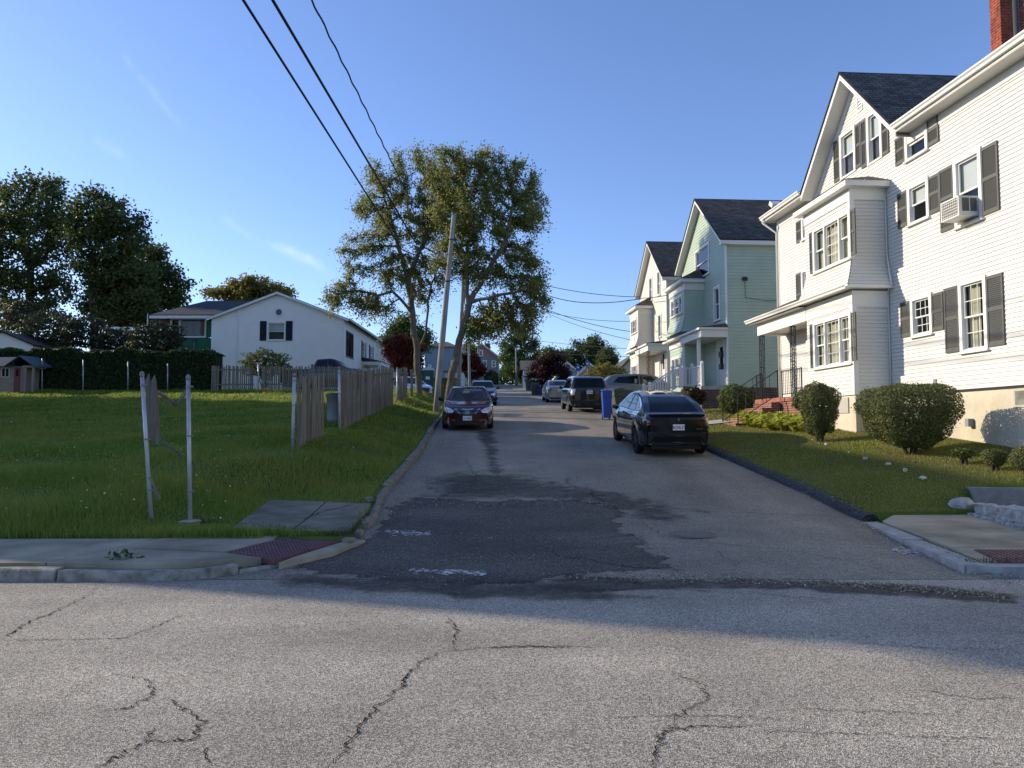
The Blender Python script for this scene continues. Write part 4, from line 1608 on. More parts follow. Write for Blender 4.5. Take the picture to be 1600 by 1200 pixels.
for z0, z1 in ((ZF, 4.86), (SK1, BE - .32)):
    mb = MB()
    mb.slab([(XB - .032, YB0 - .032, z0), (XB + .1, YB0 - .032, z0), (XB + .1, YB0 + .01, z0), (XB + .01, YB0 + .01, z0), (XB + .01, YB0 + .1, z0), (XB - .032, YB0 + .1, z0)], (0, 0, z1 - z0))
    mb.build('corner_board', M_trim, h1)
mb = MB()
mb.tube([(XF - .045, YB0 - .045, z) for z in (ZF + .1, 4.0, 5.3)] + [(XF - .1, YB0 - .3, 5.42), (XF - .1, YB0 - .26, 5.6), (XF - .05, YB0 - .05, 6.3), (XF - .05, YB0 - .05, BE)], .022, 6)
mb.build('downspout', M_trim, h1, smooth=True)
window(h1, *bargs, bu, split=[(0, .27, '2'), (.27, .7, '1'), (.7, 1, '2')], back='drape', grid=(1, 1))
window(h1, *bargs, bl_, split=[(0, .27, '2'), (.27, .7, '1'), (.7, 1, '2')], back='drape', grid=(2, 2))
for wv in (bu, bl_):
    shutter(h1, *bargs, wv[0] - .25, wv[0] - .005, wv[2] + .05, wv[3] - .05)
    shutter(h1, *bargs, wv[1] + .005, wv[1] + .2, wv[2] + .05, wv[3] - .05)
# bay roof with gutter-less eave
e = .26
mb = MB().slab([(XB - e, YB0 - e, BE), (XF, YB0 - e, BE), (XF, YB1 + e, BE), (XB - e, YB1 + e, BE)], (0, 0, .16))
mb.build('bay_eave', M_trim, h1)
E_ = e + .03
uv_quad_mesh('bay_roof', [[(XB - E_, YB1 + E_, BE + .162), (XB - E_, YB0 - E_, BE + .162), (XF - .02, YB0 + .75, BE + .62), (XF - .02, YB1 - .75, BE + .62)],
                          [(XB - E_, YB0 - E_, BE + .162), (XF - .02, YB0 - E_, BE + .162), (XF - .02, YB0 + .75, BE + .62)],
                          [(XF - .02, YB1 + E_, BE + .162), (XB - E_, YB1 + E_, BE + .162), (XF - .02, YB1 - .75, BE + .62)]], M_shing, h1)
# porch roof, beam, ceiling, floor, door
PY1 = 25.5
uv_quad_mesh('porch_roof', [[(XB - .36, PY1 + .3, 5.36), (XB - .36, YB1 - .02, 5.36), (XF, YB1 - .02, 6.05), (XF, PY1 - .1, 6.05)], [(XF, PY1 + .3, 5.36), (XB - .36, PY1 + .3, 5.36), (XF, PY1 - .1, 6.05)]], M_shing, h1)
gutter(h1, (XB - .265, YB0 - .27, 5.31), (XB - .265, PY1 + .32, 5.31), .13, .12)
MB().slab([(XB - .26, YB1 + .031, 5.27), (XF, YB1 + .031, 5.27), (XF, PY1 + .25, 5.27), (XB - .26, PY1 + .25, 5.27)], (0, 0, .02)).build('soffit', M_soff, h1)
mb = MB().box(0, 0, 0, 0, 0, 0)
mb = MB((XB - .04, 0, 0), HX, FX).box(YB1 + .032, PY1, 4.86, 5.268, -.2, .0)
mb.build('porch_beam', M_trim, h1)
MB((0, PY1, 0), SX, NX).box(XB + .17, XF - .02, 4.86, 5.266, -.001, .2).build('porch_beam', M_trim, h1)
MB().slab([(XB + .165, YB1 + .04, 4.93), (XF - .02, YB1 + .04, 4.93), (XF - .02, PY1 - .21, 4.93), (XB + .165, PY1 - .21, 4.93)], (0, 0, .02)).build('porch_ceiling', M_soff, h1)
a0, a1, z0, z1 = door1
mb = MB(*args)
mb.box(a0, a0 + .1, z0, z1, -.1, .05).box(a1 - .1, a1, z0, z1, -.1, .05).box(a0 + .1, a1 - .1, z1 - .1, z1, -.1, .048)
dr = mb.build('door_frame', M_trim, h1)
d_ = MB(*args).box(a0 + .1, a1 - .1, z0, z1 - .1, -.07, -.03).build('door', mat('storm_door_dark', (.03, .03, .033), .35, .5, var=.5, vscale=18), h1)
hd = MB(*args).box(a1 - .2, a1 - .17, z0 + .95, z0 + 1.1, -.029, .01).build('handle', M_iron, None)
hd.parent = d_
hd.matrix_parent_inverse = Matrix.Identity(4)
mb = MB().slab([(XB - .2, YB1 + .03, 2.44), (XF - .003, YB1 + .03, 2.44), (XF - .003, PY1 - .05, 2.44), (XB - .2, PY1 - .05, 2.44)], (0, 0, .14))
mb.build('porch_floor', mat('porch_brick_paver', (.3, .12, .08), .8, .3, var=.2, vscale=8), h1)
uv_quad_mesh('porch_base', [[(XB - .16, PY1 - .1, .9), (XB - .16, YB1 + .05, .9), (XB - .16, YB1 + .05, 2.438), (XB - .16, PY1 - .1, 2.438)], [(XB - .16, YB1 + .05, .9), (XB + .005, YB1 + .05, .9), (XB + .005, YB1 + .05, 2.438), (XB - .16, YB1 + .05, 2.438)]], M_brick, h1)
iron_post(h1, XB + .06, PY1 - .14, 2.58, 4.86)
pa = fac(1240, 580, XB + .06)[0]
iron_post(h1, XB + .06, min(max(pa, YB1 + .4), PY1 - 1.2), 2.58, 4.86, M_iron)
MB(*args).box(23.6, 23.72, 4.35, 4.6, .02, .14).build('porch_light', mat('lamp_glass', (.7, .68, .6), .4), h1)
# brick steps with stone treads
ST0, ST1 = 23.35, 24.85
NS = 5
for k in range(NS):
    x1 = XB - .2 - .3 * k
    zt_ = 2.58 - .168 * (k + 1)
    uv_quad_mesh('step', [[(x1 - .3, ST1, zt_ - .6), (x1 - .3, ST0, zt_ - .6), (x1 - .3, ST0, zt_), (x1 - .3, ST1, zt_)], [(x1 - .3, ST0, zt_ - .6), (x1, ST0, zt_ - .6), (x1, ST0, zt_), (x1 - .3, ST0, zt_)],
                           [(x1, ST1, zt_ - .6), (x1 - .3, ST1, zt_ - .6), (x1 - .3, ST1, zt_), (x1, ST1, zt_)], [(x1, ST1, zt_), (x1 - .3, ST1, zt_), (x1 - .3, ST0, zt_), (x1, ST0, zt_)]], M_brick, h1)
# railings
def railing(parent, pts, post_h=.86, m=None, pick=.13, r=.013, knob=False):
    mb = MB()
    m = m or M_iron
    for p in pts:
        p = Vector(p)
        mb.bar(p, p + Vector((0, 0, post_h + .02)), .032)
    for a, b in zip(pts, pts[1:]):
        a, b = Vector(a), Vector(b)
        mb.bar(a + Vector((0, 0, post_h)), b + Vector((0, 0, post_h)), .045, .022)
        mb.bar(a + Vector((0, 0, .1)), b + Vector((0, 0, .1)), .022)
        k = int((b - a).length / pick)
        for i_ in range(1, k):
            p = a.lerp(b, i_ / k)
            mb.bar(p + Vector((0, 0, .1)), p + Vector((0, 0, post_h)), .013)
    return mb.build('railing', m, parent)
zb_ = 2.58 - .168 * NS
for yy in (ST0 + .05, ST1 - .05):
    railing(h1, [(XB - .2 - .3 * NS + .1, yy, zb_), (XB - .25, yy, 2.58)], .88, pick=.3)
railing(h1, [(XB - .15, ST0 - .05, 2.58), (XB - .15, YB1 + .15, 2.58)], .85, pick=.12)
railing(h1, [(XB - .15, ST1 + .05, 2.58), (XB - .15, PY1 - .1, 2.58)], .85, pick=.12)
# cellar windows
cw0, cz0 = fac(1600, 638, XF)
cw1, cz1 = fac(1584, 606, XF)
mb = MB(*args)
MB(*args).box(cw1 - .85, cw1, 2.02, 2.40, -.01, .02).build('cellar_window', mat('cellar_frame', (.45, .43, .38), .6), h1)
MB(*args).box(cw1 - .8, cw1 - .05, 2.07, 2.36, .0205, .024).build('cellar_pane', mat('cellar_pane', (.22, .22, .18), .3, .5, var=.3, vscale=3), h1)
MB(*bargs).box(YB0 + .35, YB0 + 1.15, 2.0, 2.42, -.005, .02).build('cellar_window', mat('cellar_frame', (.45, .43, .38), .6), h1)
tp = fac(1518, 658, XF)
MB(*args).box(tp[0] - .06, tp[0] + .06, 1.62, 1.8, -.02, .12).build('vent_hood', mat('vent_grey', (.25, .27, .3), .6), h1)
MB(*args).box(fac(1462, 596, XF)[0] - .05, fac(1462, 596, XF)[0] + .06, 2.55, 2.78, .01, .1).build('junction_box', M_trim, h1)
# downspout elbow at the left corner
mb = MB().tube([(XF - OV - .07, 26.1, ZE - .03), (XF - OV - .07, 26.1, ZE - .15), (XF - .06, 26.0, ZE - .55), (XF - .06, 26.0, 2.6)], .04, 6)
mb.build('downspout', M_trim, h1, smooth=True)
# chimney, built brick by brick
cy, cz = 0, 0
ch = at(1547, 40, 18.2)
csx, csy = w2s(ch)
cx0 = 12.9
t = cx0 / w2s(at(1547, 40, 1.0))[0]
cy1 = w2s(at(1547, 40, 1.0))[1] * t
cy0 = w2s(at(1564, 40, 1.0))[1] * cx0 / w2s(at(1564, 40, 1.0))[0]
MB().slab([(cx0 + .012, cy0 + .012, 9.3), (cx0 + .62, cy0 + .012, 9.3), (cx0 + .62, cy1 - .012, 9.3), (cx0 + .012, cy1 - .012, 9.3)], (0, 0, 3.2)).build('chimney', M_mort, h1)
def bricks(parent, faces, z0, z1, L=.2, hh=.062, gap=.011):
    mb = MB()
    for (p0, h_, n_, ln) in faces:
        bb = MB(p0, h_, n_)
        row, z = 0, z0
        while z < z1:
            a = -(L / 2) * (row % 2)
            while a < ln:
                s0, s1 = max(a, 0), min(a + L - gap, ln)
                if s1 - s0 > .03:
                    bb.box(s0, s1, z, z + hh, -.02, random.uniform(.009, .015))
                a += L
            z += hh + gap
            row += 1
        k = len(mb.v)
        mb.v += bb.v
        mb.f += [[i_ + k for i_ in f] for f in bb.f]
    return mb.build('brick', M_chim, parent, kind='stuff')
bricks(h1, [((cx0 + .012, cy0, 0), HX, FX, cy1 - cy0), ((cx0, cy0 + .012, 0), SX, NX, .62)], 9.9, 12.45)
MB().slab([(cx0 - .02, cy0 - .02, 9.5), (cx0 + .6, cy0 - .02, 9.5), (cx0 + .6, cy1 + .02, 9.5), (cx0 - .02, cy1 + .02, 9.5)], (0, 0, .56)).build('chimney_flashing', mat('lead', (.2, .2, .19), .6, .4, var=.2, vscale=8), h1)
vx = cx0 - .3
tv = vx / w2s(at(1587, 20, 1.0))[0]
vy = w2s(at(1587, 20, 1.0))[1] * tv
mb = MB().lathe((vx, vy, 9.6), [(.06, 0), (.06, 2.2), (.001, 2.2)], 10)
mb.build('vent_pipe', mat('pipe_dark', (.05, .05, .05), .5), h1, smooth=True)
MB().lathe((vx, vy, 9.6), [(.1, .0), (.1, .22), (.085, .3), (.07, .36)], 12).build('pipe_boot', mat('boot', (.55, .53, .48), .6), h1, smooth=True)

# ------------------------------------------------------------------ gable-fronted houses behind it
def gable_house(name, label, y0, y1, zg, zf, ze, zp, bay, be, sk, pz, msid, mshing, course, bx=10.5, depth=10.0, wl=(), brick=M_brick2, postm=None, back='dark', trim=None):
    trim = trim or M_trim
    R_ = house_root(name, label, (y0 + y1) / 2, zg)
    A = ((XF, 0, 0), HX, FX)
    ym = (y0 + y1) / 2
    sl_ = (zp - ze) / ((y1 - y0) / 2 + .3)
    lo_ = lambda z: y0 if z < ze else y0 + (z - ze) / sl_
    hi_ = lambda z: y1 if z < ze else y1 - (z - ze) / sl_
    hs = [(a + .03, b - .03, c + .03, d - .03) for a, b, c, d in wl] + [(bay[0] + .02, bay[1] - .02, zf, be - .05)]
    dor = (y0 + .35, y0 + 1.35, zf + .12, zf + 2.2)
    hs.append(dor)
    siding(R_, *A, lo_, hi_, zf, zp - .15, msid, hs, course)
    siding(R_, (0, y0, 0), SX, NX, XF, XF + depth, zf, ze, msid, (), course)
    siding(R_, (0, y1, 0), SX, -NX, XF, XF + depth, zf, ze, msid, (), course)
    siding(R_, (XF + depth, 0, 0), HX, -FX, lo_, hi_, zf, zp - .15, msid, (), course)
    uv_quad_mesh('foundation', [[(XF - .0, y1, zg - .6), (XF - .0, y0, zg - .6), (XF - .0, y0, zf), (XF - .0, y1, zf)], [(XF, y0, zg - .6), (XF + depth, y0, zg - .6), (XF + depth, y0, zf), (XF, y0, zf)],
                               [(bx, bay[1], zg - .6), (bx, bay[0], zg - .6), (bx, bay[0], zf), (bx, bay[1], zf)], [(bx, bay[0], zg - .6), (XF, bay[0], zg - .6), (XF, bay[0], zf), (bx, bay[0], zf)]], brick, R_)
    for yy, s_ in ((y0, 1), (y1, -1)):
        MB((XF, 0, 0), HX, FX).box(min(yy - .02 * s_, yy + .12 * s_), max(yy - .02 * s_, yy + .12 * s_), zf, ze - .1, -.02, .03).build('corner_board', trim, R_)
        lowp = (yy - s_ * .3, ze - .0)
        r = MB().slab([(XF - .35, lowp[0], lowp[1] - .22), (XF - .35, ym, zp - .22), (XF - .35, ym, zp - .003), (XF - .35, lowp[0], lowp[1] - .003)], (.03, 0, 0))
        r.build('rake_board', trim, R_)
        r = MB().slab([(XF - .32, lowp[0], lowp[1] - .22), (XF - .32, ym, zp - .22), (XF + .02, ym, zp - .22), (XF + .02, lowp[0], lowp[1] - .22)], (0, 0, .02))
        r.build('rake_soffit', M_soff, R_)
    MB().slab([(XF - .3, y0 - .28, ze - .24), (XF + depth, y0 - .28, ze - .24), (XF + depth, y0 - .005, ze - .24), (XF - .3, y0 - .005, ze - .24)], (0, 0, .2)).build('eave_box', trim, R_)
    uv_quad_mesh('roof', [[(XF - .38, y0 - .33, ze - .02), (XF + depth + .3, y0 - .33, ze - .02), (XF + depth + .3, ym, zp + .02), (XF - .38, ym, zp + .02)],
                          [(XF + depth + .3, y1 + .33, ze - .02), (XF - .38, y1 + .33, ze - .02), (XF - .38, ym, zp + .02), (XF + depth + .3, ym, zp + .02)]], mshing, R_, thick=.06)
    for wv in wl:
        window(R_, *A, wv, back=back, trim=trim, cas=.11)
    # bay
    B = ((bx, 0, 0), HX, FX)
    f_ = lambda z: 0.0 if z > sk[1] else .3 * ((sk[1] - z) / (sk[1] - sk[0])) ** 1.6
    bw = bay[1] - bay[0]
    wu = (bay[0] + .3, bay[1] - .3, sk[1] + .15, be - .5)
    wd = (bay[0] + .3, bay[1] - .3, zf + .7, pz - .45)
    siding(R_, *B, bay[0], bay[1], sk[0], be - .35, msid, [(wu[0] + .03, wu[1] - .03, wu[2] + .03, wu[3] - .03)], course, f_, grow_ends=(1, 0))
    siding(R_, (0, bay[0], 0), SX, NX, bx, XF, sk[0], be - .35, msid, (), course, f_, grow_ends=(1, 0))
    siding(R_, *B, bay[0], bay[1], zf, pz, msid, [(wd[0] + .03, wd[1] - .03, wd[2] + .03, wd[3] - .03)], course)
    siding(R_, (0, bay[0], 0), SX, NX, bx, XF, zf, pz, msid, (), course)
    siding(R_, (0, bay[1], 0), SX, -NX, bx, XF, zf, be - .3, msid, (), course)
    MB().slab([(bx - .03, bay[0] - .03, be - .35), (XF, bay[0] - .03, be - .35), (XF, bay[1] + .03, be - .35), (bx - .03, bay[1] + .03, be - .35)], (0, 0, .35)).build('bay_frieze', trim, R_)
    MB().slab([(bx - .25, bay[0] - .25, be), (XF, bay[0] - .25, be), (XF, bay[1] + .25, be), (bx - .25, bay[1] + .25, be)], (0, 0, .16)).build('bay_eave', trim, R_)
    g = .28
    bm_ = (bay[0] + bay[1]) / 2
    uv_quad_mesh('bay_roof', [[(bx - g, bay[1] + g, be + .162), (bx - g, bay[0] - g, be + .162), (XF, bm_ - .5, be + .85), (XF, bm_ + .5, be + .85)],
                              [(bx - g, bay[0] - g, be + .162), (XF, bay[0] - g, be + .162), (XF, bm_ - .5, be + .85)], [(XF, bay[1] + g, be + .162), (bx - g, bay[1] + g, be + .162), (XF, bm_ + .5, be + .85)]], mshing, R_)
    for z0, z1 in ((zf, pz), (sk[1], be - .35)):
        MB((bx, 0, 0), HX, FX).box(bay[0] - .02, bay[0] + .1, z0, z1, -.02, .03).build('corner_board', msid, R_)
    window(R_, *B, wu, back=back, trim=trim, split=[(0, .28, '2'), (.28, .72, '2'), (.72, 1, '2')])
    window(R_, *B, wd, back=back, trim=trim, split=[(0, .28, '2'), (.28, .72, '2'), (.72, 1, '2')])
    # porch: roof, fascia, ceiling, floor, post, door
    px0 = bx - .35
    MB().slab([(px0, y0 - .1, pz + .32), (XF, y0 - .1, pz + .32), (XF, bay[1] + .2, pz + .32), (px0, bay[1] + .2, pz + .32)], (0, 0, .1)).build('porch_eave', trim, R_)
    uv_quad_mesh('porch_roof', [[(px0 - .02, bay[0] - .2, pz + .423), (px0 - .02, y0 - .12, pz + .423), (XF, y0 + .05, pz + .62), (XF, bay[0] - .2, pz + .62)], [(px0 - .02, y0 - .12, pz + .423), (XF, y0 - .12, pz + .423), (XF, y0 + .05, pz + .62)]], mshing, R_)
    MB().slab([(px0 + .12, y0 - .02, pz), (XF - .002, y0 - .02, pz), (XF - .002, bay[0] - .032, pz), (px0 + .12, bay[0] - .032, pz)], (0, 0, .318)).build('porch_beam', trim, R_)
    MB().slab([(bx - .045, bay[0] - .03, pz), (XF - .1, bay[0] - .03, pz), (XF - .1, bay[1] + .03, pz), (bx - .045, bay[1] + .03, pz)], (0, 0, .316)).build('bay_frieze', trim, R_)
    MB().slab([(px0 + .1, y0 + .02, zf - .1), (XF - .003, y0 + .02, zf - .1), (XF - .003, bay[0] - .03, zf - .1), (px0 + .1, bay[0] - .03, zf - .1)], (0, 0, .16)).build('porch_floor', mat('porch_grey', (.35, .35, .34), .8, var=.1), R_)
    uv_quad_mesh('porch_base', [[(px0 + .14, bay[0], zg - .6), (px0 + .14, y0 + .06, zg - .6), (px0 + .14, y0 + .06, zf - .102), (px0 + .14, bay[0], zf - .102)], [(px0 + .14, y0 + .06, zg - .6), (XF, y0 + .06, zg - .6), (XF, y0 + .06, zf - .102), (px0 + .14, y0 + .06, zf - .102)]], brick, R_)
    if postm:
        iron_post(R_, px0 + .28, y0 + .5, zf + .06, pz, postm)
    else:
        MB((px0 + .22, 0, 0), HX, FX).box(y0 + .75, y0 + .9, zf + .06, pz, -.13, 0).build('post', trim, R_)
    a0, a1, z0, z1 = dor
    mb = MB(*A)
    mb.box(a0, a0 + .1, z0, z1, -.1, .05).box(a1 - .1, a1, z0, z1, -.1, .05).box(a0 + .1, a1 - .1, z1 - .1, z1, -.1, .048)
    mb.build('door_frame', trim, R_)
    d_ = MB(*A).box(a0 + .1, a1 - .1, z0, z1 - .1, -.07, -.03).build('door', mat('door_white', (.7, .7, .68), .5), R_)
    dp = MB(*A).box(a0 + .3, a1 - .3, z0 + .85, z1 - .35, -.0295, -.02).build('pane', M_dark, None)
    dp.parent = d_
    return R_, px0

gw = [wpx(1090, 1112, 387, 370, 416, 405, XF), wpx(1110, 1120, 447, 442, 495, 491, XF)]
gw[0] = (33.5, 35.6, 8.85, 10.35)
gw[1] = (32.15, 33.0, 6.45, 8.05)
h2, p2x = gable_house('green_house', 'pale green clapboard house with a white porch rail and bay window', 31.35, 37.75, 2.35, 3.35, 9.85, 12.7, (34.4, 36.95), 8.55, (6.15, 7.0), 5.55, M_green, M_shing2, .145, bx=10.54, wl=gw)
# mail boxes beside the door, stoop rail in white, roof vents
for z in (4.85, 4.3):
    o = MB((XF, 0, 0), HX, FX).box(31.75, 32.05, z - .12, z + .12, .02, .16).build('mail_box', M_iron, None, label=('upper' if z > 4.5 else 'lower') + ' black mail box beside the green house door', cat='mail box')
    o.location = s2w(0, 0); o.rotation_euler = (0, 0, HA)
def white_rail(parent, pts, n=8, hgt=.9):
    mb = MB()
    for a, b in zip(pts, pts[1:]):
        a, b = Vector(a), Vector(b)
        mb.bar(a + Vector((0, 0, hgt)), b + Vector((0, 0, hgt)), .07, .05)
        mb.bar(a + Vector((0, 0, .12)), b + Vector((0, 0, .12)), .06, .05)
        k = max(2, int((b - a).length / .13))
        for i_ in range(1, k):
            p = a.lerp(b, i_ / k)
            mb.bar(p + Vector((0, 0, .12)), p + Vector((0, 0, hgt)), .035)
    mb.build('railing', M_trim, parent)
    for p in pts:
        p = Vector(p)
        mb = MB()
        mb.bar(p, p + Vector((0, 0, hgt + .12)), .12)
        mb.lathe(p + Vector((0, 0, hgt + .12)), [(.1, 0), (.1, .03), (.04, .08), (.001, .1)], 4)
        mb.build('newel', M_trim, parent)
fz = 3.41
white_rail(h2, [(p2x + .22, 31.55, fz), (p2x + .22, 32.9, fz)])
white_rail(h2, [(p2x + .22, 32.95, fz), (p2x - .35, 32.95, fz), (p2x - 1.75, 32.95, fz - .85)])
white_rail(h2, [(p2x + .22, 34.1, fz), (p2x - .35, 34.1, fz), (p2x - 1.75, 34.1, fz - .85)])
for k in range(5):
    x1 = p2x + .14 - .32 * k
    z = fz - .17 * (k + 1)
    MB().slab([(x1 - .33, 33.0, z - .5), (x1, 33.0, z - .5), (x1, 34.05, z - .5), (x1 - .33, 34.05, z - .5)], (0, 0, .5)).build('step', mat('step_concrete', (.4, .39, .36), .9, var=.15), h2)
mb = MB().lathe((15.9, 33.6, 12.0), [(.045, -.3), (.045, .7), (.001, .7)], 8)
mb.build('vent_pipe', mat('pipe_dark', (.05, .05, .05), .5), h2, smooth=True)
MB().slab([(14.6, 33.65, 12.05), (15.1, 33.65, 12.05), (15.1, 34.0, 12.3), (14.6, 34.0, 12.3)], (0, -.12, .16)).build('roof_vent', M_trim, h2)
MB().box(17.6, 18.1, 12.4, 13.0, -34.6, -34.2).build('chimney', mat('chimney_dark', (.06, .05, .05), .9), h2)
MB((0, 31.35, 0), SX, NX).box(14.3, 14.6, 5.3, 5.5, .01, .2).build('side_lamp', M_iron, h2)
mb = MB((0, 31.35, 0), SX, NX)
mb.tube([(12.3, 31.28, 8.1), (12.3, 31.28, 7.3), (13.2, 31.2, 7.15), (14.4, 31.2, 7.2), (15.2, 31.2, 7.35)], .012, 5)
mb.box(12.2, 12.4, 8.05, 8.2, .0, .12)
mb.build('service_cable', M_iron, h2)

M_cream = mat('siding_cream', (.7, .67, .6), .5, .35, var=.04, vscale=1.2)
ww = [(42.1, 42.85, 9.4, 10.9), (44.0, 44.75, 9.4, 10.9), (42.0, 42.7, 6.9, 8.3)]
h3, p3x = gable_house('cream_house', 'cream white gabled house with a bay, third along the right side', 40.9, 47.0, 3.0, 4.0, 10.2, 13.0, (44.0, 46.2), 8.85, (6.5, 7.3), 5.95, M_cream, M_shing2, .145, bx=10.6, wl=ww, postm=mat('rust_iron', (.09, .035, .025), .7), brick=M_found)
for z in (0, 1):
    MB((XF, 0, 0), HX, FX).box(41.5 + z * .3, 41.75 + z * .3, 5.3, 5.5, .02, .1).build('house_number', M_iron, h3)

# ================================================================== LEFT SIDE
# ------------------------------------------------------------------ long white house facing us with its gable
def simple_windows(parent, p0, h, n, rects, trim=None, back='dark', shut=None, sw=.3, **kw):
    for w in rects:
        window(parent, p0, h, n, w, trim=trim, back=back, cas=.08, **kw)
        if shut:
            shutter(parent, p0, h, n, w[0] - sw - .02, w[0] - .01, w[2], w[3], shut)
            shutter(parent, p0, h, n, w[1] + .01, w[1] + sw + .02, w[2], w[3], shut)

D1 = 50.0
pl_, pk, pr = at(331, 494, D1), at(437, 458, D1), at(537, 499, D1)
zg = 4.05
xl1, xr1, ze1, zp1 = pl_.x, pr.x, (pl_.z + pr.z) / 2, pk.z
xm1 = (xl1 + xr1) / 2
YL = 62.0
rh = empty('white_ranch_house', (xm1, D1, zg), label='long low white house beyond the hedge, its gable end in shade', cat='house')
rh['_off'] = (xm1, D1, zg)
slr = (zp1 - ze1) / ((xr1 - xl1) / 2)
lo_ = lambda z: xl1 if z < ze1 else xl1 + (z - ze1) / slr
hi_ = lambda z: xr1 if z < ze1 else xr1 - (z - ze1) / slr
wc = (at(417, 530, D1).x, at(446, 530, D1).x, at(430, 532, D1).z, at(430, 503, D1).z)
M_whiteL = mat('siding_white_lifted', (.86, .82, .75), .5, .35, var=.03, vscale=1.2)  # paler, warmer copy of the white: colour lifted to offset the shade
siding(rh, (0, D1, 0), SX, NX, lo_, hi_, zg - .3, zp1 - .05, M_whiteL, [(wc[0] + .03, wc[1] - .03, wc[2] + .03, wc[3] - .03)], .115)
window(rh, (0, D1, 0), SX, NX, wc, back='low', cas=.09)
M_navy = mat('shutter_navy', (.012, .014, .022), .5)
shutter(rh, (0, D1, 0), SX, NX, wc[0] - .48, wc[0] - .03, wc[2] - .02, wc[3] + .06, M_navy)
shutter(rh, (0, D1, 0), SX, NX, wc[1] + .03, wc[1] + .48, wc[2] - .02, wc[3] + .06, M_navy)
vc = at(436, 488, D1)
mb = MB()
for k in range(24):
    a, b = 2 * math.pi * k / 24, 2 * math.pi * (k + 1) / 24
    for r0, r1, o in ((.21, .31, .06),):
        mb.slab([(vc.x + r0 * math.cos(a), D1 - .02, vc.z + r0 * math.sin(a)), (vc.x + r1 * math.cos(a), D1 - .02, vc.z + r1 * math.sin(a)), (vc.x + r1 * math.cos(b), D1 - .02, vc.z + r1 * math.sin(b)), (vc.x + r0 * math.cos(b), D1 - .02, vc.z + r0 * math.sin(b))], (0, -.05, 0))
mb.build('vent_ring', M_trim, rh)
mb = MB()
mb.lathe((vc.x, D1 - .03, vc.z), [(.215, 0), (.001, -.012)], 20, axis='y')
mb.build('round_vent', mat('vent_dark', (.12, .12, .13), .7), rh)
# street side with picture window, small windows, portico
ws = [(D1 + .7, D1 + 3.0, zg + 2.5, zg + 4.3), (D1 + 6.3, D1 + 7.3, zg + 2.7, zg + 4.2), (D1 + 9.3, D1 + 10.3, zg + 2.7, zg + 4.2)]
wdn = [(D1 + .9, D1 + 2.7, zg + .5, zg + 1.6)]
siding(rh, (xr1, 0, 0), HX, -FX, D1, YL, zg - .3, ze1, M_white, [(a + .03, b - .03, c + .03, d - .03) for a, b, c, d in ws], .115)
window(rh, (xr1, 0, 0), HX, -FX, ws[0], back='dark', cas=.1, split=[(0, .25, '1'), (.25, .75, '1'), (.75, 1, '1')], trim=mat('frame_dark', (.03, .035, .04), .5))
simple_windows(rh, (xr1, 0, 0), HX, -FX, ws[1:], shut=M_navy, sw=.35)
siding(rh, (xl1, 0, 0), HX, FX, D1, YL, zg - .3, ze1, M_white, (), .115)
siding(rh, (0, YL, 0), SX, -NX, lo_, hi_, zg - .3, zp1 - .05, M_white, (), .115)
MB((xr1, 0, 0), HX, -FX).box(D1 - .05, D1 + .1, zg - .3, ze1 - .15, -.02, .035).build('corner_board', M_trim, rh)
M_shblue = tile_mat('roof_shingle_blue', (.045, .052, .068), (.075, .083, .1), (.02, .022, .028), .32, .14, .012, .9, .5, .6)
uv_quad_mesh('roof', [[(xr1 + .4, D1 - .25, ze1 - .1), (xr1 + .4, YL + .3, ze1 - .1), (xm1, YL + .3, zp1 + .08), (xm1, D1 - .25, zp1 + .08)],
                      [(xl1 - .3, YL + .3, ze1 - .06), (xl1 - .3, D1 - .25, ze1 - .06), (xm1, D1 - .25, zp1 + .08), (xm1, YL + .3, zp1 + .08)]], M_shblue, rh, thick=.08)
for sx, ex in ((1, xr1 + .38), (-1, xl1 - .28)):
    zz = ze1 - .1 if sx > 0 else ze1 - .06
    MB().slab([(ex, D1 - .26, zz - .17), (xm1, D1 - .26, zp1 - .1), (xm1, D1 - .26, zp1 + .06), (ex, D1 - .26, zz - .02)], (0, .03, 0)).build('rake_board', M_trim, rh)
gutter(rh, (xr1 + .4, D1 - .2, ze1 - .2), (xr1 + .4, YL + .3, ze1 - .2), out=-1)
px0, px1 = D1 + 6.2, D1 + 9.4
MB().slab([(xr1, px0, zg + 2.35), (xr1 + 1.5, px0, zg + 2.35), (xr1 + 1.5, px1, zg + 2.35), (xr1, px1, zg + 2.35)], (0, 0, .25)).build('portico_beam', M_trim, rh)
uv_quad_mesh('portico_roof', [[(xr1 + 1.6, px0 - .1, zg + 2.61), (xr1 + 1.6, px1 + .1, zg + 2.61), (xr1, px1, zg + 2.95), (xr1, px0, zg + 2.95)], [(xr1, px0 - .1, zg + 2.61), (xr1 + 1.6, px0 - .1, zg + 2.61), (xr1, px0, zg + 2.95)]], M_shblue, rh)
for yy in (px0 + .1, px1 - .1):
    MB().box(xr1 + 1.25, xr1 + 1.45, zg - .4, zg + 2.349, -yy - .1, -yy + .1).build('column', M_trim, rh)
MB((xr1, 0, 0), HX, -FX).box(D1 + 7.3, D1 + 8.3, zg, zg + 2.1, .02, .06).build('door', M_trim, rh)
MB((0, D1, 0), SX, NX).box(at(372, 500, D1).x - .05, at(372, 500, D1).x + .05, zg, at(372, 486, D1).z, .02, .08).build('downspout', M_trim, rh)
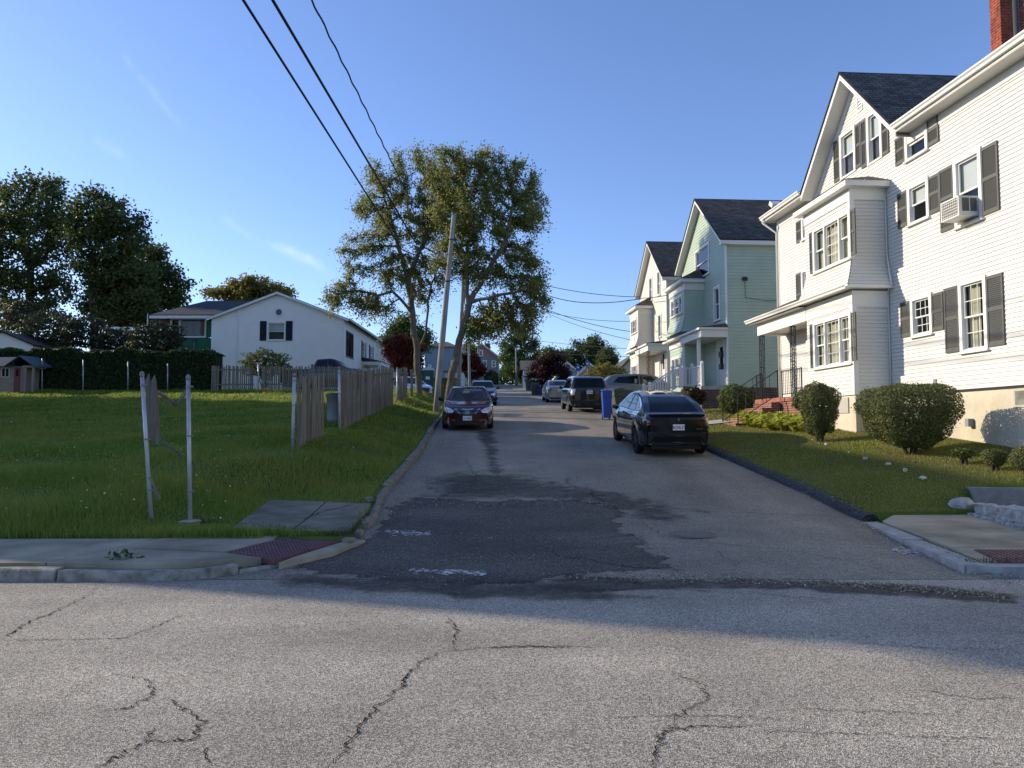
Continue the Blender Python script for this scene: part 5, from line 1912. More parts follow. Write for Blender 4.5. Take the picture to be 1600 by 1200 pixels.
# wing under construction with bare sheathing
wl0, wl1 = at(246, 520, D1 + 1.2).x, xl1 - .02
wze, wzr = at(290, 493, D1 + 1).z, at(290, 470, D1 + 5.5).z
uv_quad_mesh('wing_roof', [[(wl0 - .3, D1 + .6, wze), (xl1 + 1.0, D1 + .6, wze), (xl1 + 2.5, D1 + 5.5, wzr), (wl0 + 1.6, D1 + 5.5, wzr)], [(wl0 - .3, D1 + 10.5, wze), (wl0 - .3, D1 + .6, wze), (wl0 + 1.6, D1 + 5.5, wzr)]], M_shblue, rh, thick=.08)
MB((0, D1 + .62, 0), SX, NX).box(wl0 - .3, xl1, wze - .26, wze - .06, -.02, .02).build('fascia', M_trim, rh)
yw = D1 + 1.2
M_red = mat('sheathing_red', (.17, .06, .055), .8, var=.15)
M_grn = mat('sheathing_green', (.02, .13, .06), .75, var=.15)
z_a, z_b, z_c = at(290, 527, yw).z, at(290, 497, yw).z, at(290, 549, yw).z
x_a, x_b = at(266, 520, yw).x, at(322, 520, yw).x
MB((0, yw, 0), SX, NX).box(wl0, x_a, at(250, 515, yw).z - .35, wze - .2, -.02, .02).build('red_sheathing', M_red, rh)
MB((0, yw, 0), SX, NX).box(x_a, wl1, z_b, wze - .2, -.02, .019).build('red_sheathing', M_red, rh)
MB((0, yw, 0), SX, NX).box(wl0, x_a, zg, at(250, 515, yw).z - .36, -.02, .03).build('white_panel', M_whiteL, rh)
for k, (p, q) in enumerate(((x_a, (x_a + wl1) / 2 - .02), ((x_a + wl1) / 2 + .02, wl1))):
    MB((0, yw, 0), SX, NX).box(p, q, z_c, z_a - .05, -.02, .02).build('green_sheathing', M_grn, rh)
MB((0, yw, 0), SX, NX).box(x_b + .02, wl1, z_a, z_b, -.02, .02).build('green_sheathing', M_grn, rh)
MB((0, yw, 0), SX, NX).box(x_a - .1, wl1, zg - .5, z_c - .01, -.02, .04).build('lattice_panel', M_whiteL, rh)
window(rh, (0, yw, 0), SX, NX, (x_a, x_b, z_a, z_b), split=[(0, .24, '1'), (.24, 1, '1')], back='room', cas=.08)
siding(rh, (wl0, 0, 0), HX, FX, yw, yw + 9, zg, wze, M_white, (), .115)
for bx_, by_, tx in ((at(282, 533, yw).x, at(282, 533, yw).z, 'ZIP'), (at(305, 533, yw).x, at(305, 533, yw).z, 'ZIP'), (at(252, 513, yw).x, at(252, 513, yw).z, '2375')):
    text('lettering', tx, .28, mat('stencil', (.015, .015, .02), .8), rh, (bx_ - xm1, yw - .045 - D1, by_ - zg), (math.pi / 2, 0, 0), off=(0, 0, 0))

# ------------------------------------------------------------------ hedge across the back of the lawn
DH = 40.0
M_hedge = leaf_mat('hedge_leaf', (.018, .038, .012), (.045, .08, .024), (.09, .13, .04), .3)
hx0, hx1 = -34.0, at(338, 580, DH).x
hg = empty('hedge', ((hx0 + hx1) / 2, DH + .6, hz(-20, DH)), label='long dark clipped hedge along the back of the left lawn', cat='hedge')
hg['_off'] = tuple(hg.location)
zh = lambda x: at(150, 551, DH).z + .0 * x
n = 52000
X = rng.uniform(hx0, hx1, n)
kk = rng.random(n)
zt_ = 5.76 + .09 * np.sin(X * 1.7) + .07 * np.sin(X * 4.1 + 1) + .05 * np.sin(X * 9.3) - .012 * (X + 20)
zb_ = H(X, np.full(n, DH))
front = kk < .62
u = rng.random(n)
Yh = np.where(front, DH + rng.normal(0, .06, n) + .05 * np.sin(X * 2.3), DH + u * 1.2)
Zh = np.where(front, zb_ + (zt_ - zb_) * rng.random(n), zt_ + rng.normal(0, .03, n))
Nn = np.where(front[:, None], np.array([[0, -1, .2]]), np.array([[0, -.1, 1]]))
leaves('foliage', np.stack([X, Yh, Zh], 1), .13, M_hedge, hg, normals=Nn, jitter=.9)
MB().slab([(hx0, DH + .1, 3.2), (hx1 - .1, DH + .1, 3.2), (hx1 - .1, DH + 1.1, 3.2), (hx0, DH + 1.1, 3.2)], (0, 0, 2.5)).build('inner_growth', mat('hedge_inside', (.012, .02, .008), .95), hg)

# ------------------------------------------------------------------ picket fences
M_picket = mat('weathered_picket', (.17, .15, .115), .9, .15, col2=(.32, .285, .225), vscale=2.5, detail=8, stretch=(9, 9, .8), bump=.4, bscale=30)
M_pick2 = mat('weathered_picket_dark', (.12, .104, .08), .9, .15, col2=(.24, .212, .168), vscale=2.5, detail=8, stretch=(9, 9, .8), bump=.4, bscale=30)
M_galv = mat('galvanised', (.42, .43, .45), .45, .5, .35, var=.25, vscale=7, stretch=(1, 1, .3))
PK = []
for k in range(5):
    w, t, hh = .078, .018, 1.0
    mb = MB()
    pr_ = [(-w / 2, 0), (w / 2, 0), (w / 2, .955), (.008 + .01 * (k - 2), 1.0 - .008 * k), (-w / 2, .96 - .01 * k)]
    mb.slab([(x, -t / 2, z) for x, z in pr_], (0, t, 0))
    me = bpy.data.meshes.new('picket')
    me.from_pydata([tuple(v) for v in mb.v], [], mb.f)
    me.materials.append(M_picket if k % 3 else M_pick2)
    PK.append(me)
def picket_fence(label, p, q, hgt, pitch=.088, skip=(), rails=True, zf=None, broken=.0, name='picket_fence'):
    p, q = Vector(p), Vector(q)
    d = q - p
    L_ = d.length
    ang = math.atan2(d.y, d.x)
    zf = zf or (lambda x, y: hz(x, y))
    root = empty(name, (p.x, p.y, zf(p.x, p.y)), label=label, cat='fence')
    k = int(L_ / pitch)
    for i_ in range(k):
        t = (i_ + .5) / k
        if any(a < t < b for a, b in skip):
            continue
        c = p.lerp(q, t)
        o = bpy.data.objects.new('picket', random.choice(PK))
        COL.objects.link(o)
        o.parent = root
        zz = zf(c.x, c.y)
        hh = hgt * random.uniform(.965, 1.02) * (random.uniform(.7, .95) if random.random() < broken else 1)
        o.location = (c.x - p.x + random.gauss(0, .006), c.y - p.y + random.gauss(0, .006), zz - zf(p.x, p.y) - .04)
        o.rotation_euler = (random.gauss(0, .012), random.gauss(0, .012), ang + random.gauss(0, .04))
        o.scale = (random.uniform(.86, 1.08), 1, hh)
    if rails:
        nrm = Vector((-d.y, d.x, 0)).normalized() * .035
        for f in (.25, .8):
            mb = MB()
            m_ = max(1, int(L_ / 2.4))
            for i_ in range(m_):
                a, b = p.lerp(q, i_ / m_), p.lerp(q, (i_ + 1) / m_)
                mb.bar((a.x + nrm.x, a.y + nrm.y, zf(a.x, a.y) + hgt * f), (b.x + nrm.x, b.y + nrm.y, zf(b.x, b.y) + hgt * f), .035, .07)
            r = mb.build('rail', M_pick2, root, off=tuple(root.location))
    return root
def metal_post(label, base, top, r=.03, bands=(), group=None, cap=True):
    base, top = Vector(base), Vector(top)
    root = empty('fence_post', base, label=label, cat='post')
    root['_off'] = tuple(base)
    if group: root['group'] = group
    d = (top - base).normalized()
    MB().tube([base - d * .1, base.lerp(top, .5), top], r, 10).build('shaft', M_galv, root, smooth=True)
    if cap:
        MB().tube([top - d * .03, top + d * .015, top + d * .045, top + d * .06], [r * 1.18, r * 1.18, r * .9, .004], 10).build('cap', mat('post_cap', (.22, .2, .24), .6, .4, .2), root, smooth=True)
    for t in bands:
        c = base.lerp(top, t)
        mb = MB().tube([c - d * .012, c + d * .012], r * 1.25, 10)
        mb.bar(c + Vector((-r, 0, 0)), c + Vector((r * 2.4, -.005, .004)), .03, .022)
        mb.build('clamp', mat('clamp_steel', (.2, .2, .2), .5, .5, .6), root)
    return root

# street-side stockade: short piece, gap with bin, long piece, last piece
def fp(x, y, d):
    p = at(x, y, d)
    return Vector((p.x, p.y, 0))
fA, fB = fp(464, 695, 16.2), fp(505, 683, 18.4)
picket_fence('short leaning piece of grey stockade fence nearest the corner', fA, fB, 1.66, .082, broken=.2)
fC, fD = fp(533, 662, 20.2), fp(614, 630, 31.6)
picket_fence('long run of grey weathered stockade fence beside the street', fC, fD, 1.72, .088)
fE, fF = fp(622, 622, 33.6), fp(636, 618, 36.0)
picket_fence('narrow piece of grey stockade fence near the two tree trunks', fE, fF, 1.6, .09)
picket_fence('last two grey pickets against the tree trunk', fp(641, 615, 37.2), fp(645, 614, 37.9), 1.45, .09, rails=False)
for (x, y, d, ht, lab) in ((457, 693, 15.9, 1.62, 'galvanised post before the short stockade piece'), (531, 663, 19.9, 1.7, 'leaning galvanised post at the near end of the long stockade'), (620, 622, 33.0, 1.55, 'galvanised post beyond the end of the long stockade')):
    b = fp(x, y, d); b.z = hz(b.x, b.y)
    metal_post(lab, b, b + Vector((-.05 if x == 531 else .01, .02, ht)), .035, (.15, .6, .93))
MB().lathe(at(461, 588, 15.9), [(.001, -.03), (.03, 0), (.001, .03)], 8).build('reflector', mat('reflector_red', (.6, .02, .02), .4), None, label='small red reflector on the post before the short stockade piece', cat='reflector')
# back fences beyond the lawn
b0, b1, b2 = fp(329, 608, 39.4), fp(396, 608, 39.4), fp(470, 610, 39.4)
picket_fence('grey stockade panel at the right end of the hedge', b0, b1, 1.45, .105, skip=((.2, .26),))
picket_fence('dark picket fence behind the lawn, right of the stockade panel', b1 + Vector((.3, .3, 0)), b2 + Vector((2.2, .4, 0)), 1.42, .108)
b = fp(403, 610, 39.0); b.z = hz(b.x, b.y)
metal_post('thin pale post before the dark picket fence', b, b + Vector((0, 0, 1.5)), .04)
for k, (x, yt) in enumerate(((66, 560), (130, 562), (200, 565), (262, 568))):
    b = fp(x, 603, 39.2); b.z = hz(b.x, b.y)
    metal_post(['leftmost', 'second', 'third', 'fourth'][k] + ' thin post before the hedge, counted from the playhouse', b, at(x, yt, 39.2), .03, group='thin posts before the hedge', cap=False)

# the two corner posts with broken pickets between
DP = 10.7
pbase = fp(237, 783, DP); pbase.z = hz(pbase.x, pbase.y)
metal_post('galvanised post leaning left with broken pickets beside it', pbase, at(222, 586, DP), .03, (.2, .55, .93))
pb2 = fp(298, 787, DP); pb2.z = hz(pb2.x, pb2.y)
metal_post('upright galvanised post in a concrete footing at the corner', pb2, at(294, 591, DP), .03, (.22, .6, .94))
ft = rock('footing', (pb2.x, pb2.y, pb2.z + .01), (.16, .13, .05), 'concrete footing lump at the base of the upright post', 'footing', m=M_conc, seed=5)
bf = empty('broken_fence', pbase, label='broken remnant of picket fence hanging by the leaning post', cat='fence')
bf['_off'] = tuple(pbase)
def plank(p, q, w, name='plank', t=.02, m=None):
    mb = MB()
    mb.bar(p, q, w, t, up=(0, -1, .1))
    return mb.build(name, m or M_picket, bf)
for xa, ya, xb, yb, w in ((231, 586, 238, 688, .08), (240, 588, 247, 694, .085), (235, 600, 241, 690, .06)):
    a, b = at(xa, ya, DP + .12), at(xb, yb, DP + .12 + (xa % 3) * .015)
    mb = MB()
    dx = Vector((w / 2, 0, 0))
    mb.slab([b - dx, b + dx, a + dx - Vector((0, 0, .1)), a + Vector((.01, 0, .02)), a - dx - Vector((0, 0, .08))], (0, .018, 0))
    mb.build('picket', M_pick2, bf)
plank(at(246, 612, DP + .14), at(276, 634, DP + .5), .055)
plank(at(276, 634, DP + .5), at(290, 612, DP + .1), .05)
plank(at(250, 688, DP + .16), at(286, 713, DP + .6), .05, m=mat('lichen_wood', (.16, .18, .12), .95, var=.4, vscale=20))
plank(at(233, 746, DP - .02), at(249, 780, DP + .1), .05)

# grey bin in the fence gap
def bin_can(name, label, base, r, hgt, m, lidm=None):
    root = empty(name, base, label=label, cat='bin')
    root['_off'] = tuple(base)
    b = Vector(base)
    MB().lathe(b, [(r * .86, 0), (r, hgt * .93), (r * 1.05, hgt * .93), (r * 1.05, hgt * .97), (r * .98, hgt * .97)], 20).build('barrel', m, root, smooth=True)
    MB().lathe(b, [(r * 1.1, hgt * .955), (r * 1.1, hgt), (r * .7, hgt * 1.05), (.001, hgt * 1.06)], 20).build('lid', lidm or m, root, smooth=True)
    return root
gb = fp(522, 659, 22.5); gb.z = hz(gb.x, gb.y)
bin_can('trash_can', 'grey plastic trash can in the gap of the stockade fence', gb, .24, .86, mat('bin_grey', (.32, .33, .34), .6, var=.1), mat('bin_lid', (.05, .055, .06), .5))

# plastic playhouse at the left edge
DPH = 38.6
pz = hz(at(20, 600, DPH).x, DPH)
ph = empty('playhouse', (at(15, 600, DPH).x, DPH, pz), label='small plastic playhouse with grey roof and red door by the hedge', cat='playhouse')
ph['_off'] = tuple(ph.location)
X = lambda x: at(x, 600, DPH).x
Z = lambda y: at(20, y, DPH).z
M_tan = mat('plastic_tan', (.3, .24, .2), .6, var=.1)
M_proof = mat('plastic_roof', (.06, .1, .11), .6, var=.1)
MB().slab([(X(-30), DPH, pz), (X(38), DPH, pz), (X(38), DPH + 1.2, pz), (X(-30), DPH + 1.2, pz)], (0, 0, Z(572) - pz)).build('walls', M_tan, ph)
MB().slab([(X(38) + .002, DPH - .2, Z(575)), (X(38) + .002, DPH + .8, Z(575)), (X(56), DPH + .8, Z(575)), (X(56), DPH - .2, Z(575))], (0, 0, .12)).build('porch_beam', M_tan, ph)
for xx in (41, 53):
    MB((0, DPH - .2, 0), SX, NX).box(X(xx), X(xx) + .09, pz, Z(575), -.1, 0).build('porch_post', M_tan, ph)
mb = MB()
mb.slab([(X(-34), DPH - .2, Z(574)), (X(22), DPH - .2, Z(574)), (X(18), DPH + .6, Z(558)), (X(-34), DPH + .6, Z(558))], (0, 0, .06))
mb.slab([(X(12), DPH - .35, Z(574)), (X(36), DPH - .4, Z(558)), (X(36), DPH + 1.2, Z(556)), (X(8), DPH + 1.2, Z(572))], (0, 0, .05))
mb.slab([(X(36), DPH - .4, Z(558)), (X(59), DPH - .35, Z(574)), (X(59), DPH + 1.2, Z(572)), (X(36), DPH + 1.2, Z(556))], (0, 0, .05))
mb.build('roof', M_proof, ph)
wv = (X(1), X(15), Z(590), Z(574))
mb = MB((0, DPH, 0), SX, NX)
a0, a1, z0, z1 = wv
mb.box(a0, a0 + .06, z0, z1, 0, .03).box(a1 - .06, a1, z0, z1, 0, .03).box(a0 + .06, a1 - .06, z1 - .06, z1, 0, .029).box(a0 + .06, a1 - .06, z0, z0 + .06, 0, .029).box((a0 + a1) / 2 - .02, (a0 + a1) / 2 + .02, z0 + .06, z1 - .06, 0, .028)
mb.build('window', mat('plastic_cream', (.5, .47, .4), .5), ph)
MB((0, DPH, 0), SX, NX).box(a0 + .05, a1 - .05, z0 + .05, z1 - .05, .001, .004).build('window_opening', M_dark, ph)
MB((0, DPH, 0), SX, NX).box(X(22), X(31), pz + .02, Z(574), .001, .03).build('door', mat('plastic_red', (.16, .05, .05), .5), ph)
MB((0, DPH, 0), SX, NX).box(X(25), X(29), Z(588), Z(577), .0305, .033).build('door_window', M_dark, ph)

# pale shed roof behind the hedge
DS = 47.0
sx0, sx1 = at(-60, 540, DS).x, at(52, 540, DS).x
szp, sze = at(5, 518, DS).z, at(52, 538, DS).z
sh = empty('shed', ((sx0 + sx1) / 2, DS, 4.0), label='white shed with a dark roof just behind the hedge at the left edge', cat='shed')
sh['_off'] = tuple(sh.location)
xm_ = at(3, 520, DS).x
siding(sh, (0, DS, 0), SX, NX, lambda z: sx0 if z < sze else sx0 + (z - sze) / (szp - sze) * (xm_ - sx0), lambda z: sx1 if z < sze else sx1 - (z - sze) / (szp - sze) * (sx1 - xm_), 4.0, szp - .02, M_whiteL, (), .115)
siding(sh, (sx1, 0, 0), HX, -FX, DS, DS + 6, 4.0, sze, M_whiteL, (), .115)
uv_quad_mesh('roof', [[(sx1 + .2, DS - .2, sze - .05), (sx1 + .2, DS + 6.2, sze - .05), (xm_, DS + 6.2, szp + .05), (xm_, DS - .2, szp + .05)], [(sx0 - .2, DS + 6.2, sze - .05), (sx0 - .2, DS - .2, sze - .05), (xm_, DS - .2, szp + .05), (xm_, DS + 6.2, szp + .05)]], M_shing, sh, thick=.08)
# white slat fence between the trees
wf = empty('white_fence', (at(190, 535, 56).x, 56, 5.0), label='white board fence between the left trees and the wing', cat='fence')
wf['_off'] = tuple(wf.location)
for k in range(26):
    x = at(155, 520, 56).x + k * .15
    MB((0, 56, 0), SX, NX).box(x, x + .125, 4.4, at(190, 511, 56).z + .03 * math.sin(k), -.02, 0).build('board', M_whiteL, wf)
MB((0, 56, 0), SX, NX).box(at(155, 520, 56).x, at(155, 520, 56).x + 3.9, 6.6, 6.7, -.06, -.021).build('rail', M_whiteL, wf)
b = at(231, 520, 54); b.z = 4.6
metal_post('white pipe standing beside the wing under construction', b, at(231, 490, 54), .05)

# three-storey house to the left, outside the view, whose shade covers the lot and the street mouth
nb = empty('flat_roofed_house', (-26, 24, 2.0), label='tall grey flat-roofed house on the next lot, left of the picture', cat='house')
nb['_off'] = tuple(nb.location)
M_gsid = mat('siding_greyblue', (.32, .34, .37), .6, var=.05)
nx0, nx1, ny0, ny1, nzt = -29.8, -23.8, 16.0, 32.5, 13.7
rects = [(19 + 3.4 * k, 20.1 + 3.4 * k, z, z + 1.6) for k in range(4) for z in (3.6, 7.0, 10.4)]
siding(nb, (nx1, 0, 0), HX, -FX, ny0, ny1, .5, nzt - .4, M_gsid, rects, .2)
for w_ in rects:
    window(nb, (nx1, 0, 0), HX, -FX, w_)
siding(nb, (nx0, 0, 0), HX, FX, ny0, ny1, .5, nzt - .4, M_gsid, (), .2)
siding(nb, (0, ny0, 0), SX, NX, nx0, nx1, .5, nzt - .4, M_gsid, (), .2)
siding(nb, (0, ny1, 0), SX, -NX, nx0, nx1, .5, nzt - .4, M_gsid, (), .2)
MB().slab([(nx0 - .25, ny0 - .25, nzt - .4), (nx1 + .25, ny0 - .25, nzt - .4), (nx1 + .25, ny1 + .25, nzt - .4), (nx0 - .25, ny1 + .25, nzt - .4)], (0, 0, .4)).build('cornice', M_trim, nb)

# ================================================================== CARS
M_tyre = mat('tyre_rubber', (.012, .012, .013), .8, .3)
M_blk = mat('trim_black', (.008, .008, .009), .45, .4)
M_rim_d = mat('rim_dark', (.03, .03, .032), .35, .5, .6)
M_rim_s = mat('rim_silver', (.5, .5, .52), .3, .5, .9)
M_chrome = mat('chrome', (.75, .75, .77), .12, .5, 1.0)
M_cglass = glass_mat('car_glass', (.12, .15, .17), .95, .04)
M_cglassc = glass_mat('car_glass_clear', (.6, .68, .66), .95, .04)
M_tail = mat('tail_lamp_red', (.35, .01, .012), .15, .6, coat=1)
M_taild = mat('tail_lamp_dark', (.05, .012, .014), .12, .6, coat=1)
M_lampc = mat('lamp_clear', (.6, .62, .64), .1, .7, .3, coat=1, var=.5, vscale=22)
M_plate = mat('plate_white', (.72, .72, .7), .5, .4)
M_ptxt = mat('plate_text', (.25, .03, .04), .6)
M_ptxtb = mat('plate_text_blue', (.03, .04, .1), .6)
M_seat = mat('seat_fabric', (.16, .155, .14), .9, .1)

def paint(name, col, rough=.18, metal=.25):
    return mat('paint_' + name, col, rough, .5, metal, coat=1.0)

def curve(pts):
    a = np.array(pts, float)
    ys = np.linspace(a[0, 0], a[-1, 0], 600)
    v = np.interp(ys, a[:, 0], a[:, 1])
    k = 15
    vp = np.concatenate([np.full(k, v[0]), v, np.full(k, v[-1])])
    vs = np.convolve(vp, np.hanning(2 * k + 1) / np.hanning(2 * k + 1).sum(), mode='valid')
    return lambda y: float(np.interp(y, ys, vs))

class Car:
    """y forward, x to the car's right, z up, origin on the road under the middle"""
    def __init__(s, name, label, cfg):
        s.c = c = cfg
        s.root = empty(name, label=label, cat=c.get('cat', 'car'))
        L = c['L']
        T, HB, Wd = curve(c['top']), curve(c['belt']), curve(c['wid'])
        ax = c['axles']
        R = c['wr']
        Ra = R + .055
        def zb(y):
            z = c['sill'](y) if callable(c['sill']) else c['sill']
            for a in ax:
                if abs(y - a) < Ra:
                    z = max(z, R + math.sqrt(Ra * Ra - (y - a) ** 2))
            return z
        ys = [-L / 2, -L / 2 + .012, -L / 2 + .03, -L / 2 + .06] + list(np.arange(-L / 2 + .1, L / 2 - .08, .045)) + [L / 2 - .06, L / 2 - .03, L / 2 - .012, L / 2]
        for a in ax:
            ys += [a - Ra, a - Ra + .004, a + Ra - .004, a + Ra]
        ys = sorted(set(round(y, 4) for y in ys))
        tum = c.get('tumble', .42)
        rings = []
        for y in ys:
            w, hb, t, z0 = Wd(y), HB(y), T(y), zb(y)
            e = min(y + L / 2, L / 2 - y)
            k = 1 - .045 * (1 - min(1, e / .06)) ** 2
            w *= k
            t = max(t, hb + .012)
            t -= .03 * (1 - min(1, e / .06)) ** 2
            gh = t - hb
            we = max(w - .05 - gh * tum, w * .55)
            zm = max(z0 + .02, .58 * hb)
            z1 = min(max(z0 + .1, .34), zm - .005)
            pts = [(w * .93, z0), (w * .975, z0 + (z1 - z0) * .5), (w * .99, z1), (w, zm), (w * .992, (zm + hb) / 2 + .02), (w * .965, hb - .05), (w * .945, hb - .015), (w * .925, hb)]
            base = (w * .925, hb)
            for f in (.15, .3, .45, .6, .75, .9):
                pts.append((base[0] + (we - base[0]) * f, base[1] + (gh * .93) * f))
            pts += [(we, hb + gh * .93), (we - .025, hb + gh * .965), (we - .07, hb + gh * .985), (we * .72, hb + gh * .995), (we * .45, t), (we * .2, t + .002), (0, t + .003)]
            rings.append([(x, y, z) for x, z in pts])
        K = len(rings[0])
        V, F_ = [], []
        for r in rings:
            V += [Vector(p) for p in r] + [Vector((-p[0], p[1], p[2])) for p in r[:-1][::-1]]
        M_ = 2 * K - 1
        for i_ in range(len(rings) - 1):
            for k in range(M_ - 1):
                F_.append([i_ * M_ + k, i_ * M_ + k + 1, (i_ + 1) * M_ + k + 1, (i_ + 1) * M_ + k])
        # end caps: strips from side to side
        for i_, flip in ((0, False), (len(rings) - 1, True)):
            prev = None
            for k in range(K - 1):
                a, b = i_ * M_ + k, i_ * M_ + (M_ - 1 - k)
                row = [a]
                pa, pb = V[a], V[b]
                for q in range(1, 12):
                    V.append(pa.lerp(pb, q / 12)); row.append(len(V) - 1)
                row.append(b)
                if prev:
                    for q in range(12):
                        f = [prev[q], prev[q + 1], row[q + 1], row[q]]
                        F_.append(f if flip else f[::-1])
                prev = row
        bow_r, bow_f = c.get('bow', (.16, .26))
        for v in V:
            u = abs(v.x) / (c['W'] / 2)
            if v.y < -L / 2 + .9:
                v.y += bow_r * u ** 2.4 * sstep((-L / 2 + .9 - v.y) / .9)
            if v.y > L / 2 - 1.0:
                v.y -= bow_f * u ** 2.2 * sstep((v.y - L / 2 + 1.0) / 1.0)
        bmx = c.get('shape')
        if bmx:
            for v in V:
                bmx(v)
        s.V, s.F = V, F_
        s.bvh = BVHTree.FromPolygons([tuple(v) for v in V], F_)
        s.holes = []
        s.zb = zb
        s.T = T
    def proj(s, a, b, mode):
        if mode == 'rear': o, d = Vector((a, -6, b)), Vector((0, 1, 0))
        elif mode == 'front': o, d = Vector((a, 6, b)), Vector((0, -1, 0))
        elif mode == 'left': o, d = Vector((-4, a, b)), Vector((1, 0, 0))
        elif mode == 'right': o, d = Vector((4, a, b)), Vector((-1, 0, 0))
        elif mode == 'top': o, d = Vector((a, b, 5)), Vector((0, 0, -1))
        elif mode == 'rearup': d = Vector((0, .8, -.6)); o = Vector((a, -3, b)) - d * 3
        p, n, i_, dist = s.bvh.ray_cast(o, d)
        if p is None:
            p, n, i_, dist = s.bvh.find_nearest(o + d * 4)
        if n.dot(d) > 0:
            n = -n
        return p, n
    def patch(s, outline, mode, m, name, off=.004, rings=(1, .85, .6, .3, 0), parent=None, mirror=False, sub=5):
        """sheet that follows the body under a 2D outline"""
        if mirror:
            s.patch([(-a, b) for a, b in outline] if mode in ('rear', 'front', 'top') else outline, {'left': 'right', 'right': 'left'}.get(mode, mode), m, name, off, rings, parent, False, sub)
        pts = []
        for (a0, b0), (a1, b1) in zip(outline, outline[1:] + outline[:1]):
            for k in range(sub):
                pts.append((a0 + (a1 - a0) * k / sub, b0 + (b1 - b0) * k / sub))
        cx = sum(p[0] for p in outline) / len(outline)
        cy = sum(p[1] for p in outline) / len(outline)
        V, F_ = [], []
        n = len(pts)
        for r in rings:
            if r == 0:
                p, nn = s.proj(cx, cy, mode)
                V.append(p + nn * off)
                continue
            for a, b in pts:
                p, nn = s.proj(cx + (a - cx) * r, cy + (b - cy) * r, mode)
                V.append(p + nn * off)
        for j in range(len(rings) - 1):
            if rings[j + 1] == 0:
                for k in range(n):
                    F_.append([j * n + k, j * n + (k + 1) % n, len(V) - 1])
            else:
                for k in range(n):
                    F_.append([j * n + k, j * n + (k + 1) % n, (j + 1) * n + (k + 1) % n, (j + 1) * n + k])
        o = pydata(name, V, F_, m, parent or s.root, smooth=True)
        return o
    def glass(s, outline, mode, m, name='window', mirror=False, frit=.9):
        if mirror:
            s.glass([(-a, b) for a, b in outline] if mode in ('rear', 'front', 'top', 'rearup') else outline, {'left': 'right', 'right': 'left'}.get(mode, mode), m, name, False, frit)
        g = s.patch(outline, mode, m, name, .006, (frit + .02, .6, .3, 0))
        s.patch(outline, mode, M_blk, 'seal', .0055, (1, frit), parent=g)
        s.holes.append((mode, outline, .965))
    def finish(s, m):
        """cut the window openings, add body, underbody, cabin and wheels"""
        def inside(poly, a, b):
            r = False
            for (x0, y0), (x1, y1) in zip(poly, poly[1:] + poly[:1]):
                if (y0 > b) != (y1 > b) and a < (x1 - x0) * (b - y0) / (y1 - y0) + x0:
                    r = not r
            return r
        keep = []
        polys = []
        for mode, ol, k in s.holes:
            cx = sum(p[0] for p in ol) / len(ol); cy = sum(p[1] for p in ol) / len(ol)
            polys.append((mode, [(cx + (a - cx) * k, cy + (b - cy) * k) for a, b in ol]))
        L = s.c['L']
        for f in s.F:
            c = Vector((0, 0, 0))
            for i_ in f: c += s.V[i_]
            c /= len(f)
            n = (s.V[f[1]] - s.V[f[0]]).cross(s.V[f[2]] - s.V[f[0]])
            drop = False
            for mode, pl_ in polys:
                if mode in ('left', 'right'):
                    if (c.x < 0) != (mode == 'left') or abs(n.x) < .25 * n.length: continue
                    vs = [(s.V[i_].y, s.V[i_].z) for i_ in f]
                elif mode in ('rear', 'front'):
                    if (c.y < 0) != (mode == 'rear') or abs(n.x) > .8 * n.length: continue
                    vs = [(s.V[i_].x, s.V[i_].z) for i_ in f]
                else:
                    continue
                if all(inside(pl_, a, b) for a, b in vs):
                    drop = True
                    break
            if not drop: keep.append(f)
        body = pydata('body', s.V, keep, m, s.root, smooth=True)
        c = s.c
        # underbody following the arches
        V, F_ = [], []
        ys = np.linspace(-L / 2 + .12, L / 2 - .2, 70)
        for k, y in enumerate(ys):
            z = s.zb(y) + .004
            w = c['W'] / 2 * .9
            V += [(-w, y, z), (w, y, z)]
            if k: F_.append([2 * k - 2, 2 * k - 1, 2 * k + 1, 2 * k])
        wi = c['W'] / 2 - .3
        k0 = len(V)
        mb = MB().slab([(-wi, -L / 2 + .2, .2), (wi, -L / 2 + .2, .2), (wi, L / 2 - .35, .2), (-wi, L / 2 - .35, .2)], (0, 0, .5))
        V += [tuple(v) for v in mb.v]
        F_ += [[i_ + k0 for i_ in f] for f in mb.f]
        pydata('underbody', V, F_, M_blk, s.root)
        # seats and dashboard
        for x in (-.37, .37):
            for y, nm in ((c.get('seat_y', .1), 'front_seat'), (c.get('seat_y', .1) - .95, 'rear_seat')):
                h = c.get('seat_h', 1.05)
                mb = MB()
                mb.slab([(x - .24, y - .02, .5), (x + .24, y - .02, .5), (x + .2, y - .16, h), (x - .2, y - .16, h)], (0, -.1, 0))
                mb.slab([(x - .12, y - .13, h + .03), (x + .12, y - .13, h + .03), (x + .1, y - .16, h + .22), (x - .1, y - .16, h + .22)], (0, -.09, 0))
                mb.build('seat', M_seat, s.root)
        cow = c.get('cowl', 1.2)
        MB().slab([(-.68, cow - .55, .6), (.68, cow - .55, .6), (.66, cow - .05, .6), (-.66, cow - .05, .6)], (0, 0, c.get('dash', .93) - .6)).build('dashboard', M_blk, s.root)
        # wheels
        R = c['wr']
        rim = c.get('rim', M_rim_s)
